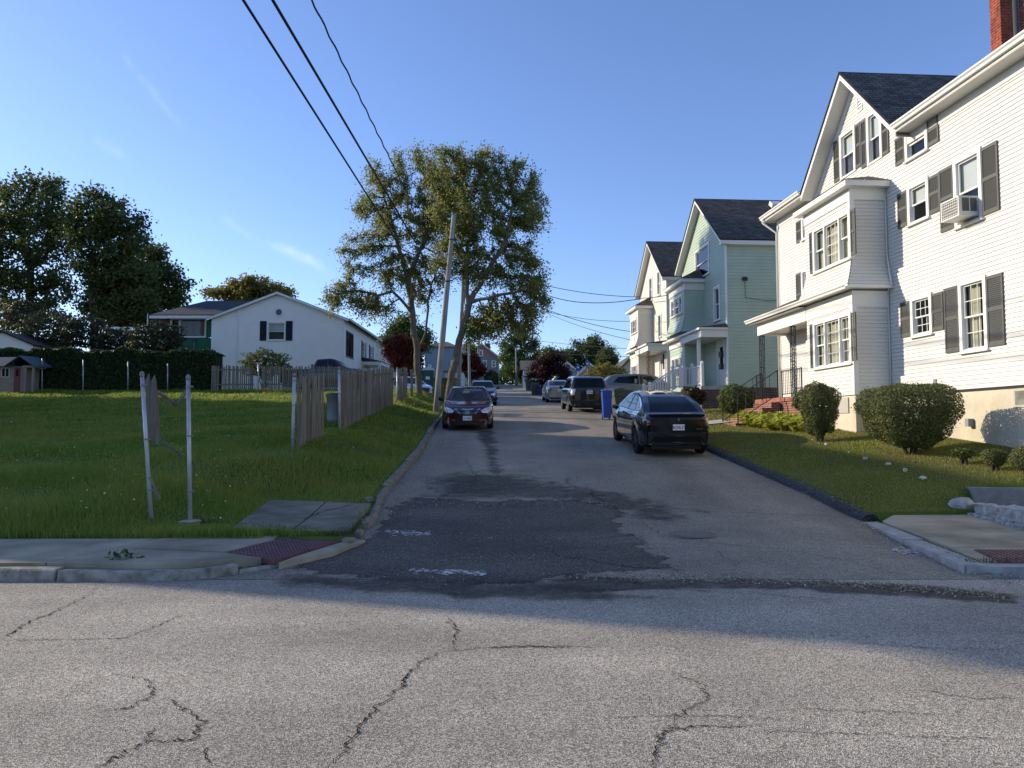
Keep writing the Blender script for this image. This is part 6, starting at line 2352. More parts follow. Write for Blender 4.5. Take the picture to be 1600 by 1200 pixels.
        for a in c['axles']:
            for sd in (-1, 1):
                tw = .21
                xo = sd * (c['W'] / 2 - .02)
                xi = xo - sd * tw
                prof = [(R * .66, xi), (R * .9, xi), (R * .985, xi + sd * .03), (R, xi + sd * .06), (R, xo - sd * .05), (R * .985, xo - sd * .02), (R * .92, xo), (R * .7, xo + sd * .003), (R * .67, xo - sd * .02)]
                w_ = MB().lathe((0, a, R), prof, 28, axis='x').build('wheel', M_tyre, s.root, smooth=True)
                mb = MB().lathe((0, a, R), [(R * .69, xo - sd * .012), (R * .64, xo - sd * .006), (R * .62, xo - sd * .05), (R * .6, xi + sd * .02)], 28, axis='x')
                ns = c.get('spokes', 5)
                for k in range(ns):
                    an = 2 * math.pi * k / ns + .3
                    for da in (-.13, .13):
                        mb.bar((xo - sd * .025, a + R * .12 * math.cos(an + da * 2), R + R * .12 * math.sin(an + da * 2)), (xo - sd * .015, a + R * .65 * math.cos(an + da), R + R * .65 * math.sin(an + da)), .035, .025, up=(1, 0, 0))
                mb.lathe((0, a, R), [(.001, xo - sd * .01), (.05, xo - sd * .012), (.06, xo - sd * .04)], 14, axis='x')
                mb.build('rim', rim, w_)
                MB().lathe((0, a, R), [(.001, xo - sd * .1), (R * .5, xo - sd * .1)], 20, axis='x').build('brake_disc', mat('brake', (.08, .075, .07), .5, .5, .6), w_)
        return body
    def mirrors(s, y, z, m):
        for sd in (-1, 1):
            w = curve(s.c['wid'])(y)
            bm = bmesh.new()
            bmesh.ops.create_icosphere(bm, subdivisions=2, radius=1)
            for v in bm.verts:
                v.co = Vector((sd * (w + .08) + v.co.x * .11, y + v.co.y * .085, z + .02 + v.co.z * .075 + .02 * v.co.x * sd))
            me = bpy.data.meshes.new('mirror')
            bm.to_mesh(me); bm.free()
            me.polygons.foreach_set('use_smooth', [True] * len(me.polygons))
            link('mirror', me, m, s.root)
    def plate(s, x, z, mode, txt, tm, w=.31, h=.155, tilt=0.0):
        p, n = s.proj(x, z, mode)
        sg = -1 if mode == 'rear' else 1
        py = p.y + sg * .012
        pl_ = MB((x, py, z), (1, 0, 0), (0, sg, 0)).box(-w / 2, w / 2, -h / 2, h / 2, -.006, .004).build('licence_plate', M_plate, s.root)
        t = text('lettering', txt, .098, tm, pl_, (x, py + sg * .0055, z - .008), (math.pi / 2, 0, 0 if mode == 'rear' else math.pi), off=(0, 0, 0))
        return pl_
    def place(s, x, y, heading, z=None, slope=True):
        """heading 0: facing away from the camera"""
        zz = rz(y) if z is None else z
        pit = math.atan((rz(y + 1.3) - rz(y - 1.3)) / 2.6) if slope is True else (slope or 0)
        s.root.matrix_world = Matrix.Translation((x, y, zz)) @ Matrix.Rotation(pit, 4, 'X') @ Matrix.Rotation(heading, 4, 'Z')

# ------------------------------------------------------------------ black crossover, nearest car
c1 = Car('crossover_car', 'glossy black crossover parked at the right berm, seen from behind', dict(
    L=4.75, W=1.92, wr=.36, axles=(-1.43, 1.46), sill=lambda y: .24 + (.1 if y < -2.1 else 0), rim=M_rim_d, spokes=7, cowl=1.5, seat_y=.2, seat_h=1.08, tumble=.5, bow=(.2, .3),
    top=[(-2.375, .98), (-2.34, 1.07), (-2.25, 1.12), (-2.1, 1.13), (-2.02, 1.15), (-1.5, 1.38), (-.95, 1.545), (-.3, 1.615), (.3, 1.61), (.75, 1.53), (1.55, 1.06), (1.9, .97), (2.2, .83), (2.32, .7), (2.375, .6)],
    belt=[(-2.375, .95), (-2.1, 1.06), (-1.6, 1.1), (-.8, 1.06), (.8, 1.0), (1.4, .97), (2.0, .88), (2.3, .72), (2.375, .58)],
    wid=[(-2.375, .83), (-2.2, .9), (-1.6, .955), (-.8, .945), (.8, .945), (1.5, .955), (2.1, .9), (2.375, .74)]))
pb = paint('black', (.006, .0065, .009), .12, .0)
c1.glass([(-.52, 1.5), (.52, 1.5), (.66, 1.17), (-.66, 1.17)], 'rear', M_cglass, 'rear_window', frit=.94)
c1.glass([(-1.02, 1.12), (-.62, 1.47), (-.1, 1.53), (-.1, 1.1)], 'left', M_cglass, 'side_window', True)
c1.glass([(-.05, 1.1), (-.05, 1.53), (.35, 1.52), (.95, 1.3), (1.2, 1.08)], 'left', M_cglass, 'side_window', True)
c1.glass([(-1.55, 1.16), (-1.2, 1.32), (-.75, 1.44), (-1.1, 1.13)], 'left', M_cglass, 'quarter_window', True)
c1.glass([(-.56, 1.5), (.56, 1.5), (.74, 1.09), (-.74, 1.09)], 'front', M_cglass, 'windscreen', frit=.95)
c1.patch([(-.5, -.75), (.5, -.75), (.52, .5), (-.52, .5)], 'top', mat('roof_glass', (.006, .007, .009), .04, .7, coat=1), 'roof_glass', .004)
c1.patch([(.38, .93), (.62, .97), (.82, .96), (.86, .84), (.72, .84), (.42, .89)], 'rear', M_taild, 'tail_lamp', .006, mirror=True)
c1.patch([(-.9, .66), (.9, .66), (.9, .36), (-.9, .36)], 'rear', M_blk, 'lower_bumper', .005, sub=12)
c1.patch([(-.62, .54), (-.56, .585), (.56, .585), (.62, .54), (.72, .4), (-.72, .4)], 'rear', mat('diffuser', (.004, .004, .004), .7, .2), 'diffuser', .009, sub=10)
for z_, x0_, x1_ in ((.575, -.58, .58), (.41, -.66, .66)):
    c1.patch([(x0_, z_ + .008), (x1_, z_ + .008), (x1_, z_ - .004), (x0_, z_ - .004)], 'rear', mat('satin_grey', (.16, .16, .17), .35, .5, .6), 'trim_strip', .012, (1, 0), sub=10)
for sd in (-1, 1):
    c1.patch([(sd * .35, .575), (sd * .52, .575), (sd * .52, .558), (sd * .35, .558)], 'rear', M_taild, 'reflector', .013, (1, 0))
# spoiler lip
mb = MB()
for k in range(13):
    x = -.72 + 1.44 * k / 12
    y = -2.36 + .2 * (abs(x) / .96) ** 2.4
    mb.v += [Vector((x, y + .22, 1.115)), Vector((x, y + .0, 1.15 - .02 * (x / .72) ** 2)), Vector((x, y + .005, 1.12 - .02 * (x / .72) ** 2)), Vector((x, y + .06, 1.06))]
    if k:
        b_ = 4 * k
        for e in range(3):
            mb.f.append([b_ - 4 + e, b_ - 4 + e + 1, b_ + e + 1, b_ + e])
mb.build('spoiler', M_blk, c1.root, smooth=True)
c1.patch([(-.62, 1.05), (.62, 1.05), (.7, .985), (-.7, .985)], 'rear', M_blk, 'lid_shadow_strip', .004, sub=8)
c1.plate(0, .8, 'rear', '8CHL17', M_ptxt)
p, n = c1.proj(0, 1.0, 'rear')
mb = MB((0, p.y - .008, 1.0), (1, 0, 0), (0, -1, 0))
mb.box(-.035, .035, .018, .028, 0, .004).box(-.009, .009, -.035, .018, 0, .004)
mb.build('emblem', M_chrome, c1.root)
p, n = c1.proj(.55, .75, 'rear')
MB((.55, p.y - .012, .75), (1, 0, 0), (0, -1, 0)).box(-.1, .1, -.008, .008, -.03, .004).build('badge', M_chrome, c1.root)
for y0_, z0_ in ((-.1, .52), (1.15, .5)):
    c1.patch([(y0_, .3), (y0_ + .012, .3), (y0_ + .012, 1.06), (y0_, 1.06)], 'left', M_blk, 'door_gap', .002, (1, 0), sub=8)
for y0_ in (-.35, .75):
    c1.patch([(y0_, .93), (y0_ + .22, .93), (y0_ + .22, .955), (y0_, .955)], 'left', M_blk, 'door_handle', .006, (1, 0), mirror=True)
c1.patch([(-1.05, .34), (1.0, .34), (1.0, .24), (-1.05, .26)], 'left', M_blk, 'sill_trim', .006, (1, 0), sub=10, mirror=True)
c1.mirrors(.95, 1.07, pb)
c1.finish(pb)
tg = at(1048, 712, 20.0)
c1.place(4.2, 21.5, math.radians(2.6))

# ------------------------------------------------------------------ dark red sedan facing us
c2 = Car('sedan_car', 'dark red sedan parked at the left kerb facing the camera', dict(
    L=4.9, W=1.85, wr=.325, axles=(-1.4, 1.42), sill=.22, rim=M_rim_s, cowl=1.05, seat_y=0.0, seat_h=1.02, tumble=.5, bow=(.2, .3),
    top=[(-2.45, .85), (-2.4, 1.0), (-2.2, 1.06), (-1.75, 1.1), (-1.1, 1.36), (-.6, 1.46), (.1, 1.47), (.4, 1.43), (1.25, 1.03), (1.6, .98), (2.1, .9), (2.35, .8), (2.42, .72), (2.45, .62)],
    belt=[(-2.45, .8), (-2.2, .98), (-1.5, 1.0), (.8, .95), (1.3, .94), (2.0, .86), (2.3, .76), (2.45, .6)],
    wid=[(-2.45, .76), (-2.2, .86), (-1.5, .92), (1.4, .92), (2.1, .87), (2.45, .76)]))
pr_ = paint('dark_red', (.055, .01, .012), .16, .3)
c2.glass([(-.57, 1.40), (.57, 1.40), (.72, 1.04), (-.72, 1.04)], 'front', M_cglassc, 'windscreen', frit=.95)
c2.glass([(-.57, 1.40), (.57, 1.40), (.66, 1.12), (-.66, 1.12)], 'rear', M_cglassc, 'rear_window', frit=.95)
c2.glass([(-1.0, 1.0), (-.75, 1.3), (-.2, 1.39), (-.2, .99)], 'left', M_cglassc, 'side_window', True)
c2.glass([(-.14, .99), (-.14, 1.39), (.3, 1.36), (.95, .98)], 'left', M_cglassc, 'side_window', True)
c2.patch([(.46, .7), (.6, .78), (.84, .83), (.86, .72), (.72, .62), (.52, .63)], 'front', M_lampc, 'headlamp', .006, mirror=True)
c2.patch([(-.44, .74), (.44, .74), (.36, .585), (-.36, .585)], 'front', M_blk, 'grille', .004, sub=8)
c2.patch([(-.46, .765), (.46, .765), (.44, .725), (-.44, .725)], 'front', M_chrome, 'grille_bar', .009, (1, 0), sub=8)
for z_, w_ in ((.69, .38), (.64, .34), (.605, .3)):
    c2.patch([(-w_, z_ + .007), (w_, z_ + .007), (w_, z_ - .007), (-w_, z_ - .007)], 'front', M_chrome, 'grille_bar', .009, (1, 0), sub=8)
p, n = c2.proj(0, .66, 'front')
mb = MB((0, p.y + .02, .66), (1, 0, 0), (0, 1, 0))
mb.box(-.055, -.03, -.05, .05, 0, .01).box(.03, .055, -.05, .05, 0, .01).box(-.03, .03, -.012, .012, 0, .01)
mb.build('emblem', M_chrome, c2.root)
c2.plate(0, .45, 'front', '4 1432', M_ptxtb)
c2.patch([(-.55, .36), (.55, .36), (.6, .25), (-.6, .25)], 'front', M_blk, 'lower_grille', .005, sub=8)
c2.patch([(.4, .4), (.75, .42), (.78, .37), (.42, .345)], 'front', mat('lip_red', (.16, .045, .045), .3, .5, coat=1), 'bumper_lip', .007, (1, 0), mirror=True)
c2.patch([(.6, .95), (.85, .95), (.88, .8), (.62, .82)], 'rear', M_tail, 'tail_lamp', .006, mirror=True)
c2.mirrors(.9, 1.02, M_blk)
c2.finish(pr_)
c2.place(at(732, 660, 28).x, 28.0, math.radians(180 + 2.5))

# ------------------------------------------------------------------ black SUV
def suv_cfg(**k):
    d = dict(L=4.6, W=1.9, wr=.36, axles=(-1.35, 1.4), sill=.32, rim=M_rim_s, cowl=1.2, seat_y=.1, seat_h=1.2, tumble=.28, bow=(.1, .24),
        top=[(-2.3, .95), (-2.28, 1.15), (-2.18, 1.3), (-1.95, 1.62), (-1.75, 1.69), (-.5, 1.73), (.3, 1.7), (.55, 1.62), (1.25, 1.16), (1.6, 1.1), (2.1, 1.0), (2.25, .85), (2.3, .7)],
        belt=[(-2.3, .92), (-2.1, 1.1), (1.0, 1.07), (1.4, 1.06), (2.0, .98), (2.3, .68)],
        wid=[(-2.3, .86), (-2.1, .92), (-1.5, .95), (1.4, .95), (2.1, .9), (2.3, .8)])
    d.update(k)
    return d
c3 = Car('suv_car', 'black boxy SUV parked beside the blue bin, seen from behind', suv_cfg())
c3.glass([(-.62, 1.6), (.62, 1.6), (.74, 1.17), (-.74, 1.17)], 'rear', M_cglass, 'rear_window', frit=.95)
c3.glass([(-1.85, 1.14), (-1.72, 1.52), (-1.1, 1.6), (-1.1, 1.12)], 'left', M_cglass, 'side_window', True)
c3.glass([(-1.03, 1.12), (-1.03, 1.6), (-.2, 1.63), (-.2, 1.11)], 'left', M_cglass, 'side_window', True)
c3.glass([(-.12, 1.11), (-.12, 1.63), (.35, 1.6), (1.0, 1.1)], 'left', M_cglass, 'side_window', True)
c3.glass([(-.62, 1.6), (.62, 1.6), (.76, 1.17), (-.76, 1.17)], 'front', M_cglass, 'windscreen', frit=.95)
c3.patch([(.66, 1.12), (.84, 1.12), (.88, .82), (.72, .82)], 'rear', mat('tail_lamp_clear', (.62, .58, .56), .12, .6, coat=1, var=.3, vscale=12), 'tail_lamp', .007, mirror=True)
c3.patch([(-.86, .56), (.86, .56), (.86, .44), (-.86, .44)], 'rear', M_blk, 'bumper', .03, sub=10)
c3.patch([(-.84, .6), (.84, .6), (.84, .575), (-.84, .575)], 'rear', mat('satin_grey', (.16, .16, .17), .35, .5, .6), 'bumper_strip', .02, (1, 0), sub=10)
c3.plate(0, .96, 'rear', 'GY5 394', M_ptxtb)
p, n = c3.proj(0, 1.1, 'rear')
MB((0, p.y - .01, 1.09), (1, 0, 0), (0, -1, 0)).box(-.1, .1, -.015, .015, -.01, .004).build('badge', M_chrome, c3.root)
c3.mirrors(.95, 1.12, M_blk)
c3.finish(paint('black2', (.009, .009, .01), .18, .0))
c3.place(at(913, 645, 36.5).x, 37.2, math.radians(2.4))

# ------------------------------------------------------------------ grey sedan further up
c4 = Car('sedan_car', 'silver grey sedan parked farther up the right side, red tail lamp', dict(
    L=4.5, W=1.72, wr=.31, axles=(-1.3, 1.3), sill=.22, rim=M_rim_s, cowl=1.0, seat_y=0.0, seat_h=1.0, tumble=.46, bow=(.14, .26),
    top=[(-2.25, .9), (-2.22, 1.03), (-2.0, 1.08), (-1.65, 1.11), (-1.0, 1.38), (-.5, 1.46), (.1, 1.46), (.4, 1.42), (1.15, 1.03), (1.5, .97), (2.0, .86), (2.2, .75), (2.25, .6)],
    belt=[(-2.25, .86), (-2.05, 1.0), (-1.4, 1.0), (.8, .95), (1.2, .94), (1.9, .84), (2.25, .58)],
    wid=[(-2.25, .74), (-2.05, .81), (-1.4, .86), (1.3, .86), (1.95, .81), (2.25, .7)]))
c4.glass([(-.54, 1.4), (.54, 1.4), (.62, 1.13), (-.62, 1.13)], 'rear', M_cglassc, 'rear_window', frit=.95)
c4.glass([(-1.0, 1.02), (-.7, 1.32), (-.2, 1.39), (-.2, 1.0)], 'left', M_cglass, 'side_window', True)
c4.glass([(-.14, 1.0), (-.14, 1.39), (.25, 1.36), (.85, .98)], 'left', M_cglass, 'side_window', True)
c4.glass([(-.54, 1.4), (.54, 1.4), (.66, 1.06), (-.66, 1.06)], 'front', M_cglassc, 'windscreen', frit=.95)
c4.patch([(.5, .95), (.74, .97), (.78, .8), (.6, .78)], 'rear', M_tail, 'tail_lamp', .006, mirror=True)
c4.plate(0, .82, 'rear', '27 814', M_ptxtb)
c4.patch([(-.7, .36), (.7, .36), (.7, .25), (-.7, .25)], 'rear', M_blk, 'lower_bumper', .006, sub=8)
c4.mirrors(.85, 1.0, M_blk)
ps = paint('silver', (.3, .3, .3), .3, .6)
c4.finish(ps)
c4.place(at(871, 632, 49).x, 50.3, math.radians(2.6))

# ------------------------------------------------------------------ grey SUV across the driveway, seen from the side
c5 = Car('suv_car', 'light grey crossover standing across the driveway, nose towards the cream house', suv_cfg(L=4.7, rim=M_rim_s, tumble=.36,
    top=[(-2.35, .95), (-2.33, 1.15), (-2.2, 1.3), (-1.85, 1.58), (-1.5, 1.66), (-.3, 1.7), (.35, 1.66), (.6, 1.58), (1.35, 1.13), (1.7, 1.06), (2.15, .95), (2.3, .82), (2.35, .68)],
    belt=[(-2.35, .92), (-2.1, 1.12), (-1.4, 1.12), (1.0, 1.02), (1.4, 1.0), (2.0, .92), (2.35, .66)],
    wid=[(-2.35, .84), (-2.1, .91), (-1.5, .95), (1.4, .95), (2.1, .88), (2.35, .76)]))
c5.glass([(-1.75, 1.2), (-1.45, 1.5), (-.35, 1.6), (-.35, 1.12)], 'right', M_cglass, 'side_window', True)
c5.glass([(-.28, 1.11), (-.28, 1.6), (.3, 1.57), (1.1, 1.06)], 'right', M_cglassc, 'side_window', True)
c5.glass([(-.58, 1.56), (.58, 1.56), (.74, 1.16), (-.74, 1.16)], 'rear', M_cglass, 'rear_window', frit=.95)
c5.glass([(-.58, 1.56), (.58, 1.56), (.74, 1.16), (-.74, 1.16)], 'front', M_cglassc, 'windscreen', frit=.95)
c5.patch([(.6, 1.05), (.84, 1.08), (.88, .86), (.66, .84)], 'rear', M_tail, 'tail_lamp', .006, mirror=True)
c5.patch([(.5, .86), (.82, .9), (.84, .78), (.55, .74)], 'front', M_lampc, 'headlamp', .006, mirror=True)
c5.patch([(-.1, .4), (-.088, .4), (-.088, 1.08), (-.1, 1.08)], 'right', M_blk, 'door_gap', .002, (1, 0), sub=8)
c5.mirrors(1.0, 1.07, M_blk)
c5.finish(paint('grey', (.2, .195, .185), .28, .5))
p5 = at(1000, 640, 40.5)
c5.place(at(1003, 640, 40.0).x, 40.0, math.radians(-90 + 3.7), z=hz(7.0, 40.0) + .03, slope=None)

# ------------------------------------------------------------------ car behind the red sedan, pickup behind the fence, far car
c6 = Car('sedan_car', 'dark car parked behind the red sedan, mostly hidden', dict(c4.c))
c6.glass([(-.54, 1.4), (.54, 1.4), (.66, 1.06), (-.66, 1.06)], 'front', M_cglass, 'windscreen', frit=.95)
c6.glass([(-1.0, 1.02), (-.7, 1.32), (-.2, 1.39), (-.2, 1.0)], 'left', M_cglass, 'side_window', True)
c6.glass([(-.14, 1.0), (-.14, 1.39), (.25, 1.36), (.85, .98)], 'left', M_cglass, 'side_window', True)
c6.patch([(.45, .68), (.7, .74), (.72, .62), (.5, .58)], 'front', M_lampc, 'headlamp', .006, mirror=True)
c6.mirrors(.85, 1.0, M_blk)
c6.finish(paint('charcoal', (.012, .013, .014), .25, .2))
c6.place(at(754, 607, 45.5).x, 45.5, math.radians(182.5))

def pickup():
    c = Car('pickup_truck', 'dark blue pickup truck parked behind the stockade fence', dict(cat='truck', L=5.4, W=1.95, wr=.39, axles=(-1.6, 1.75), sill=.42, rim=M_rim_s, cowl=1.3, seat_y=.3, seat_h=1.3, tumble=.3, bow=(.06, .2),
        top=[(-2.7, 1.2), (-.72, 1.21), (-.68, 1.25), (-.5, 1.8), (.3, 1.86), (.6, 1.8), (1.25, 1.3), (1.6, 1.25), (2.4, 1.18), (2.6, 1.05), (2.7, .8)],
        belt=[(-2.7, 1.18), (1.2, 1.18), (1.6, 1.16), (2.4, 1.08), (2.7, .78)], wid=[(-2.7, .93), (-1.5, .97), (1.5, .97), (2.4, .94), (2.7, .85)]))
    c.glass([(-.55, 1.22), (-.4, 1.7), (.15, 1.75), (.15, 1.21)], 'right', M_cglass, 'side_window', True)
    c.glass([(.22, 1.21), (.22, 1.75), (.5, 1.72), (1.05, 1.2)], 'right', M_cglass, 'side_window', True)
    c.glass([(-.6, 1.74), (.6, 1.74), (.72, 1.33), (-.72, 1.33)], 'front', M_cglass, 'windscreen', frit=.95)
    c.patch([(.75, 1.1), (.92, 1.1), (.92, .8), (.78, .8)], 'rear', M_tail, 'tail_lamp', .006, mirror=True)
    c.mirrors(1.0, 1.25, M_blk)
    c.finish(paint('navy', (.008, .013, .03), .2, .3))
    return c
c7 = pickup()
c7.place(at(512, 610, 44).x, 44.0, math.radians(-90), z=hz(-11, 44), slope=None)
c8 = Car('sedan_car', 'pale silver car parked beyond the end of the stockade fence', dict(suv_cfg(L=4.5)))
c8.glass([(-.62, 1.6), (.62, 1.6), (.76, 1.17), (-.76, 1.17)], 'front', M_cglass, 'windscreen', frit=.95)
c8.glass([(-1.03, 1.12), (-1.03, 1.6), (-.2, 1.63), (-.2, 1.11)], 'right', M_cglass, 'side_window', True)
c8.glass([(-.12, 1.11), (-.12, 1.63), (.35, 1.6), (1.0, 1.1)], 'right', M_cglass, 'side_window', True)
c8.patch([(.5, .9), (.8, .94), (.82, .82), (.55, .78)], 'front', M_lampc, 'headlamp', .006, mirror=True)
c8.patch([(-.5, .86), (.5, .86), (.45, .6), (-.45, .6)], 'front', M_blk, 'grille', .006)
c8.mirrors(.95, 1.12, M_blk)
c8.finish(paint('white', (.6, .62, .66), .25, .1))
c8.place(at(634, 606, 50).x, 50.0, math.radians(-140), z=3.35, slope=None)

# ================================================================== SMALL THINGS ON THE STREET
def wheelie_bin(name, label, base, w, d, hgt, m, rot=0.0, lidm=None):
    root = empty(name, base, rot, label=label, cat='bin')
    mb = MB()
    def ring(z, s):
        return [(-w / 2 * s, -d / 2 * s, z), (w / 2 * s, -d / 2 * s, z), (w / 2 * s, d / 2 * s, z), (-w / 2 * s, d / 2 * s, z)]
    r0, r1, r2, r3 = ring(.08, .8), ring(hgt * .72, .97), ring(hgt * .74, 1.03), ring(hgt * .93, 1.04)
    mb.v = [Vector(p) for r in (r0, r1, r2, r3) for p in r]
    mb.f = [[3, 2, 1, 0]] + [[4 * j + k, 4 * j + (k + 1) % 4, 4 * (j + 1) + (k + 1) % 4, 4 * (j + 1) + k] for j in range(3) for k in range(4)] + [[12, 13, 14, 15]]
    mb.build('tub', m, root)
    mb = MB()
    mb.slab([(-w * .55, -d * .57, hgt * .93), (w * .55, -d * .57, hgt * .93), (w * .55, d * .55, hgt * .97), (-w * .55, d * .55, hgt * .97)], (0, 0, .05))
    mb.build('lid', lidm or m, root)
    for s_ in (-1, 1):
        MB().lathe((0, d * .42, .12), [(.001, s_ * w * .42), (.12, s_ * w * .42), (.12, s_ * w * .34), (.001, s_ * w * .34)], 14, axis='x').build('wheel', M_tyre, root)
    MB().tube([(-w * .42, d * .6, hgt * .9), (w * .42, d * .6, hgt * .9)], .02, 6).build('handle', m, root)
    return root
M_bgreen = mat('bin_dark_green', (.06, .075, .052), .6, var=.12)
M_bblue = mat('bin_blue', (.012, .05, .3), .5, .4, var=.08)
def bpos(x, y, d, side=0):
    p = at(x, y, d)
    return (p.x, d, max(hz(p.x, d), rz(d) - .07) + .03)
b = bpos(948, 651, 30.5); wheelie_bin('wheelie_bin', 'bright blue bin standing between the SUV and the black crossover', (b[0], 30.5, rz(30.5)), .38, .4, 1.25, M_bblue, .05)
b = bpos(972, 648, 31); wheelie_bin('wheelie_bin', 'large dark green bin beside the blue bin', (b[0], 31.2, rz(31.2) + .02), .72, .75, 1.22, M_bgreen, .1)
b = bpos(836, 620, 62); wheelie_bin('wheelie_bin', 'dark bin at the far kerb below the purple tree', (b[0], 62, hz(b[0], 62)), .7, .7, 1.15, M_bgreen)
b = bpos(827, 607, 74); wheelie_bin('wheelie_bin', 'farthest dark bin at the right kerb, before the white bungalow', (b[0], 74, hz(b[0], 74)), .8, .7, 1.2, M_bgreen)
b = bpos(843, 621, 61); wheelie_bin('wheelie_bin', 'small dark blue bin next to the far dark bin', (b[0] + .1, 61.4, hz(b[0] + .1, 61.4)), .5, .5, .9, mat('bin_navy', (.01, .02, .09), .5))

# portable toilet and green container behind the trees
def porta(base):
    root = empty('portable_toilet', base, label='dark teal portable toilet with a white roof behind the tree trunks', cat='toilet')
    root['_off'] = tuple(base)
    b = Vector(base)
    MB().slab([b + Vector((-.55, -.55, 0)), b + Vector((.55, -.55, 0)), b + Vector((.55, .55, 0)), b + Vector((-.55, .55, 0))], (0, 0, 1.95)).build('cabin', mat('toilet_teal', (.012, .07, .065), .6), root)
    mb = MB()
    mb.slab([b + Vector((-.6, -.6, 1.95)), b + Vector((.6, -.6, 1.95)), b + Vector((.6, .6, 1.95)), b + Vector((-.6, .6, 1.95))], (0, 0, .1))
    mb.slab([b + Vector((-.5, -.5, 2.05)), b + Vector((.5, -.5, 2.05)), b + Vector((.5, .5, 2.05)), b + Vector((-.5, .5, 2.05))], (0, 0, .16))
    mb.build('roof', mat('toilet_roof', (.55, .58, .6), .6), root)
    MB((b.x, b.y - .55, b.z), SX, NX).box(-.4, .4, .1, 1.85, .001, .02).build('door', mat('toilet_door', (.02, .09, .085), .6), root)
    MB((b.x, b.y - .55, b.z), SX, NX).box(-.2, .22, 1.0, 1.3, .0205, .024).build('notice', M_plate, root)
p = at(669, 607, 76); porta((p.x, 76, p.z - .1))
p = at(692, 612, 44.5)
ct = empty('yard_container', (p.x, 44.5, hz(p.x, 44.5)), label='mossy yellow green yard container behind the leaning pole', cat='container')
ct['_off'] = tuple(ct.location)
b = ct.location
MB().slab([b + Vector((-.5, -.6, 0)), b + Vector((.75, -.6, 0)), b + Vector((.8, .8, 0)), b + Vector((-.5, .8, 0))], (0, 0, 1.3)).build('tub', mat('container_olive', (.1, .1, .018), .7, var=.3), ct)
MB().slab([b + Vector((-.56, -.66, 1.3)), b + Vector((.82, -.66, 1.3)), b + Vector((.86, .86, 1.34)), b + Vector((-.56, .86, 1.34))], (0, 0, .08)).build('lid', mat('container_lid', (.06, .075, .02), .7), ct)

# ------------------------------------------------------------------ poles and wires
M_pole = mat('pole_wood', (.19, .18, .165), .9, .15, col2=(.36, .345, .32), vscale=3, detail=8, stretch=(8, 8, .5), bump=.3, bscale=30)
M_wire = mat('wire_black', (.006, .006, .008), .6, .3)
def pole(label, base, top, r0, r1):
    root = empty('utility_pole', base, label=label, cat='pole')
    root['_off'] = tuple(base)
    b, t = Vector(base), Vector(top)
    MB().tube([b - Vector((0, 0, .3))] + [b.lerp(t, k / 6) for k in range(1, 7)], [r0 + (r1 - r0) * k / 6 for k in range(7)], 12).build('shaft', M_pole, root, smooth=True)
    return root
p1b = ground(682, 620); p1b = at(681, 619, 33.0); p1b.z = hz(p1b.x, 33)
P1 = pole('leaning bare wooden pole before the large tree', p1b, at(709, 337, 33.4), .15, .1)
mb = MB()
for y_ in (375, 440):
    q = at(708 - (y_ - 337) * .098, y_, 33.2)
    mb.bar(q + Vector((-.05, -.1, 0)), q + Vector((.3, -.1, .02)), .05)
mb.build('bracket', M_iron, P1)
p2b = at(715, 612, 47); p2b.z = hz(p2b.x, 47)
P2 = pole('wooden pole with a grey canister behind the large tree', p2b, at(726, 395, 47), .15, .1)
tr_ = at(717, 541, 46.7)
MB().lathe(tr_, [(.001, -.42), (.2, -.4), (.22, -.3), (.22, .3), (.2, .4), (.001, .42)], 14).build('canister', mat('canister_grey', (.5, .51, .52), .5), P2, smooth=True)
p3b = at(734, 601, 78); p3b.z = hz(p3b.x, 78)
P3 = pole('thin utility pole left of the far street, third in line', p3b, at(732, 518, 78), .15, .1)
p4b = at(744, 598, 98); p4b.z = hz(p4b.x, 98)
P4 = pole('farthest thin pole before the pink gabled house', p4b, at(749, 525, 98), .15, .1)
p5b = at(807, 600, 95); p5b.z = hz(p5b.x, 95)
P5 = pole('thin pole before the tall green tree at the crest', p5b, at(806, 543, 95), .14, .09)
def wire(label, pts, r, n=24, sag=0.0, twist=0.0, group=None):
    pts = [Vector(p) for p in pts]
    line = []
    for a, b in zip(pts, pts[1:]):
        for k in range(n):
            t = k / n
            q = a.lerp(b, t)
            q.z -= sag * 4 * t * (1 - t)
            line.append(q)
    line.append(pts[-1])
    if twist:
        for k, q in enumerate(line):
            q.x += twist * math.sin(k * 1.3)
            q.z += twist * math.cos(k * 1.3)
    o = MB().tube(line, r, 6).build('overhead_wire', M_wire, None, smooth=True, label=label, cat='wire')
    o['group'] = group or 'overhead wires'
    return o
wire('left of the three thick overhead wires', [(-4.35, -12, 8.8), at(380, 0, 12.3), at(628, 390, 33), at(722, 428, 47)], .026, 30)
wire('middle of the three thick overhead wires', [(-4.2, -12, 9.2), at(426, 0, 12.8), at(650, 380, 33), at(724, 418, 47)], .03, 30)
wire('right, twisted one of the three thick overhead wires', [(-3.7, -12, 9.5), at(487, 0, 13.7), at(640, 310, 28), at(726, 402, 47)], .02, 60, twist=.012)
hw = at(1003, 470, 44.5)
wire('upper service wire from the tree to the cream house', [at(726, 402, 47), at(857, 447, 46), at(1000, 464, 45)], .018, 16, .15, group='service wires')
wire('second service wire from the tree to the cream house', [at(726, 410, 47), at(857, 462, 46), at(920, 473, 45.5), at(1003, 466, 44.5), at(1080, 451, 35.5)], .022, 12, .1, group='service wires')
wire('thin wire crossing above the signs to the cream house', [at(734, 523, 78), at(850, 487, 60), at(985, 531, 47)], .018, 14, .2, group='service wires')
wire('thin wire sagging across the middle gap to the cream house', [at(726, 450, 47), at(845, 480, 47), at(985, 518, 46)], .018, 14, .2, group='service wires')
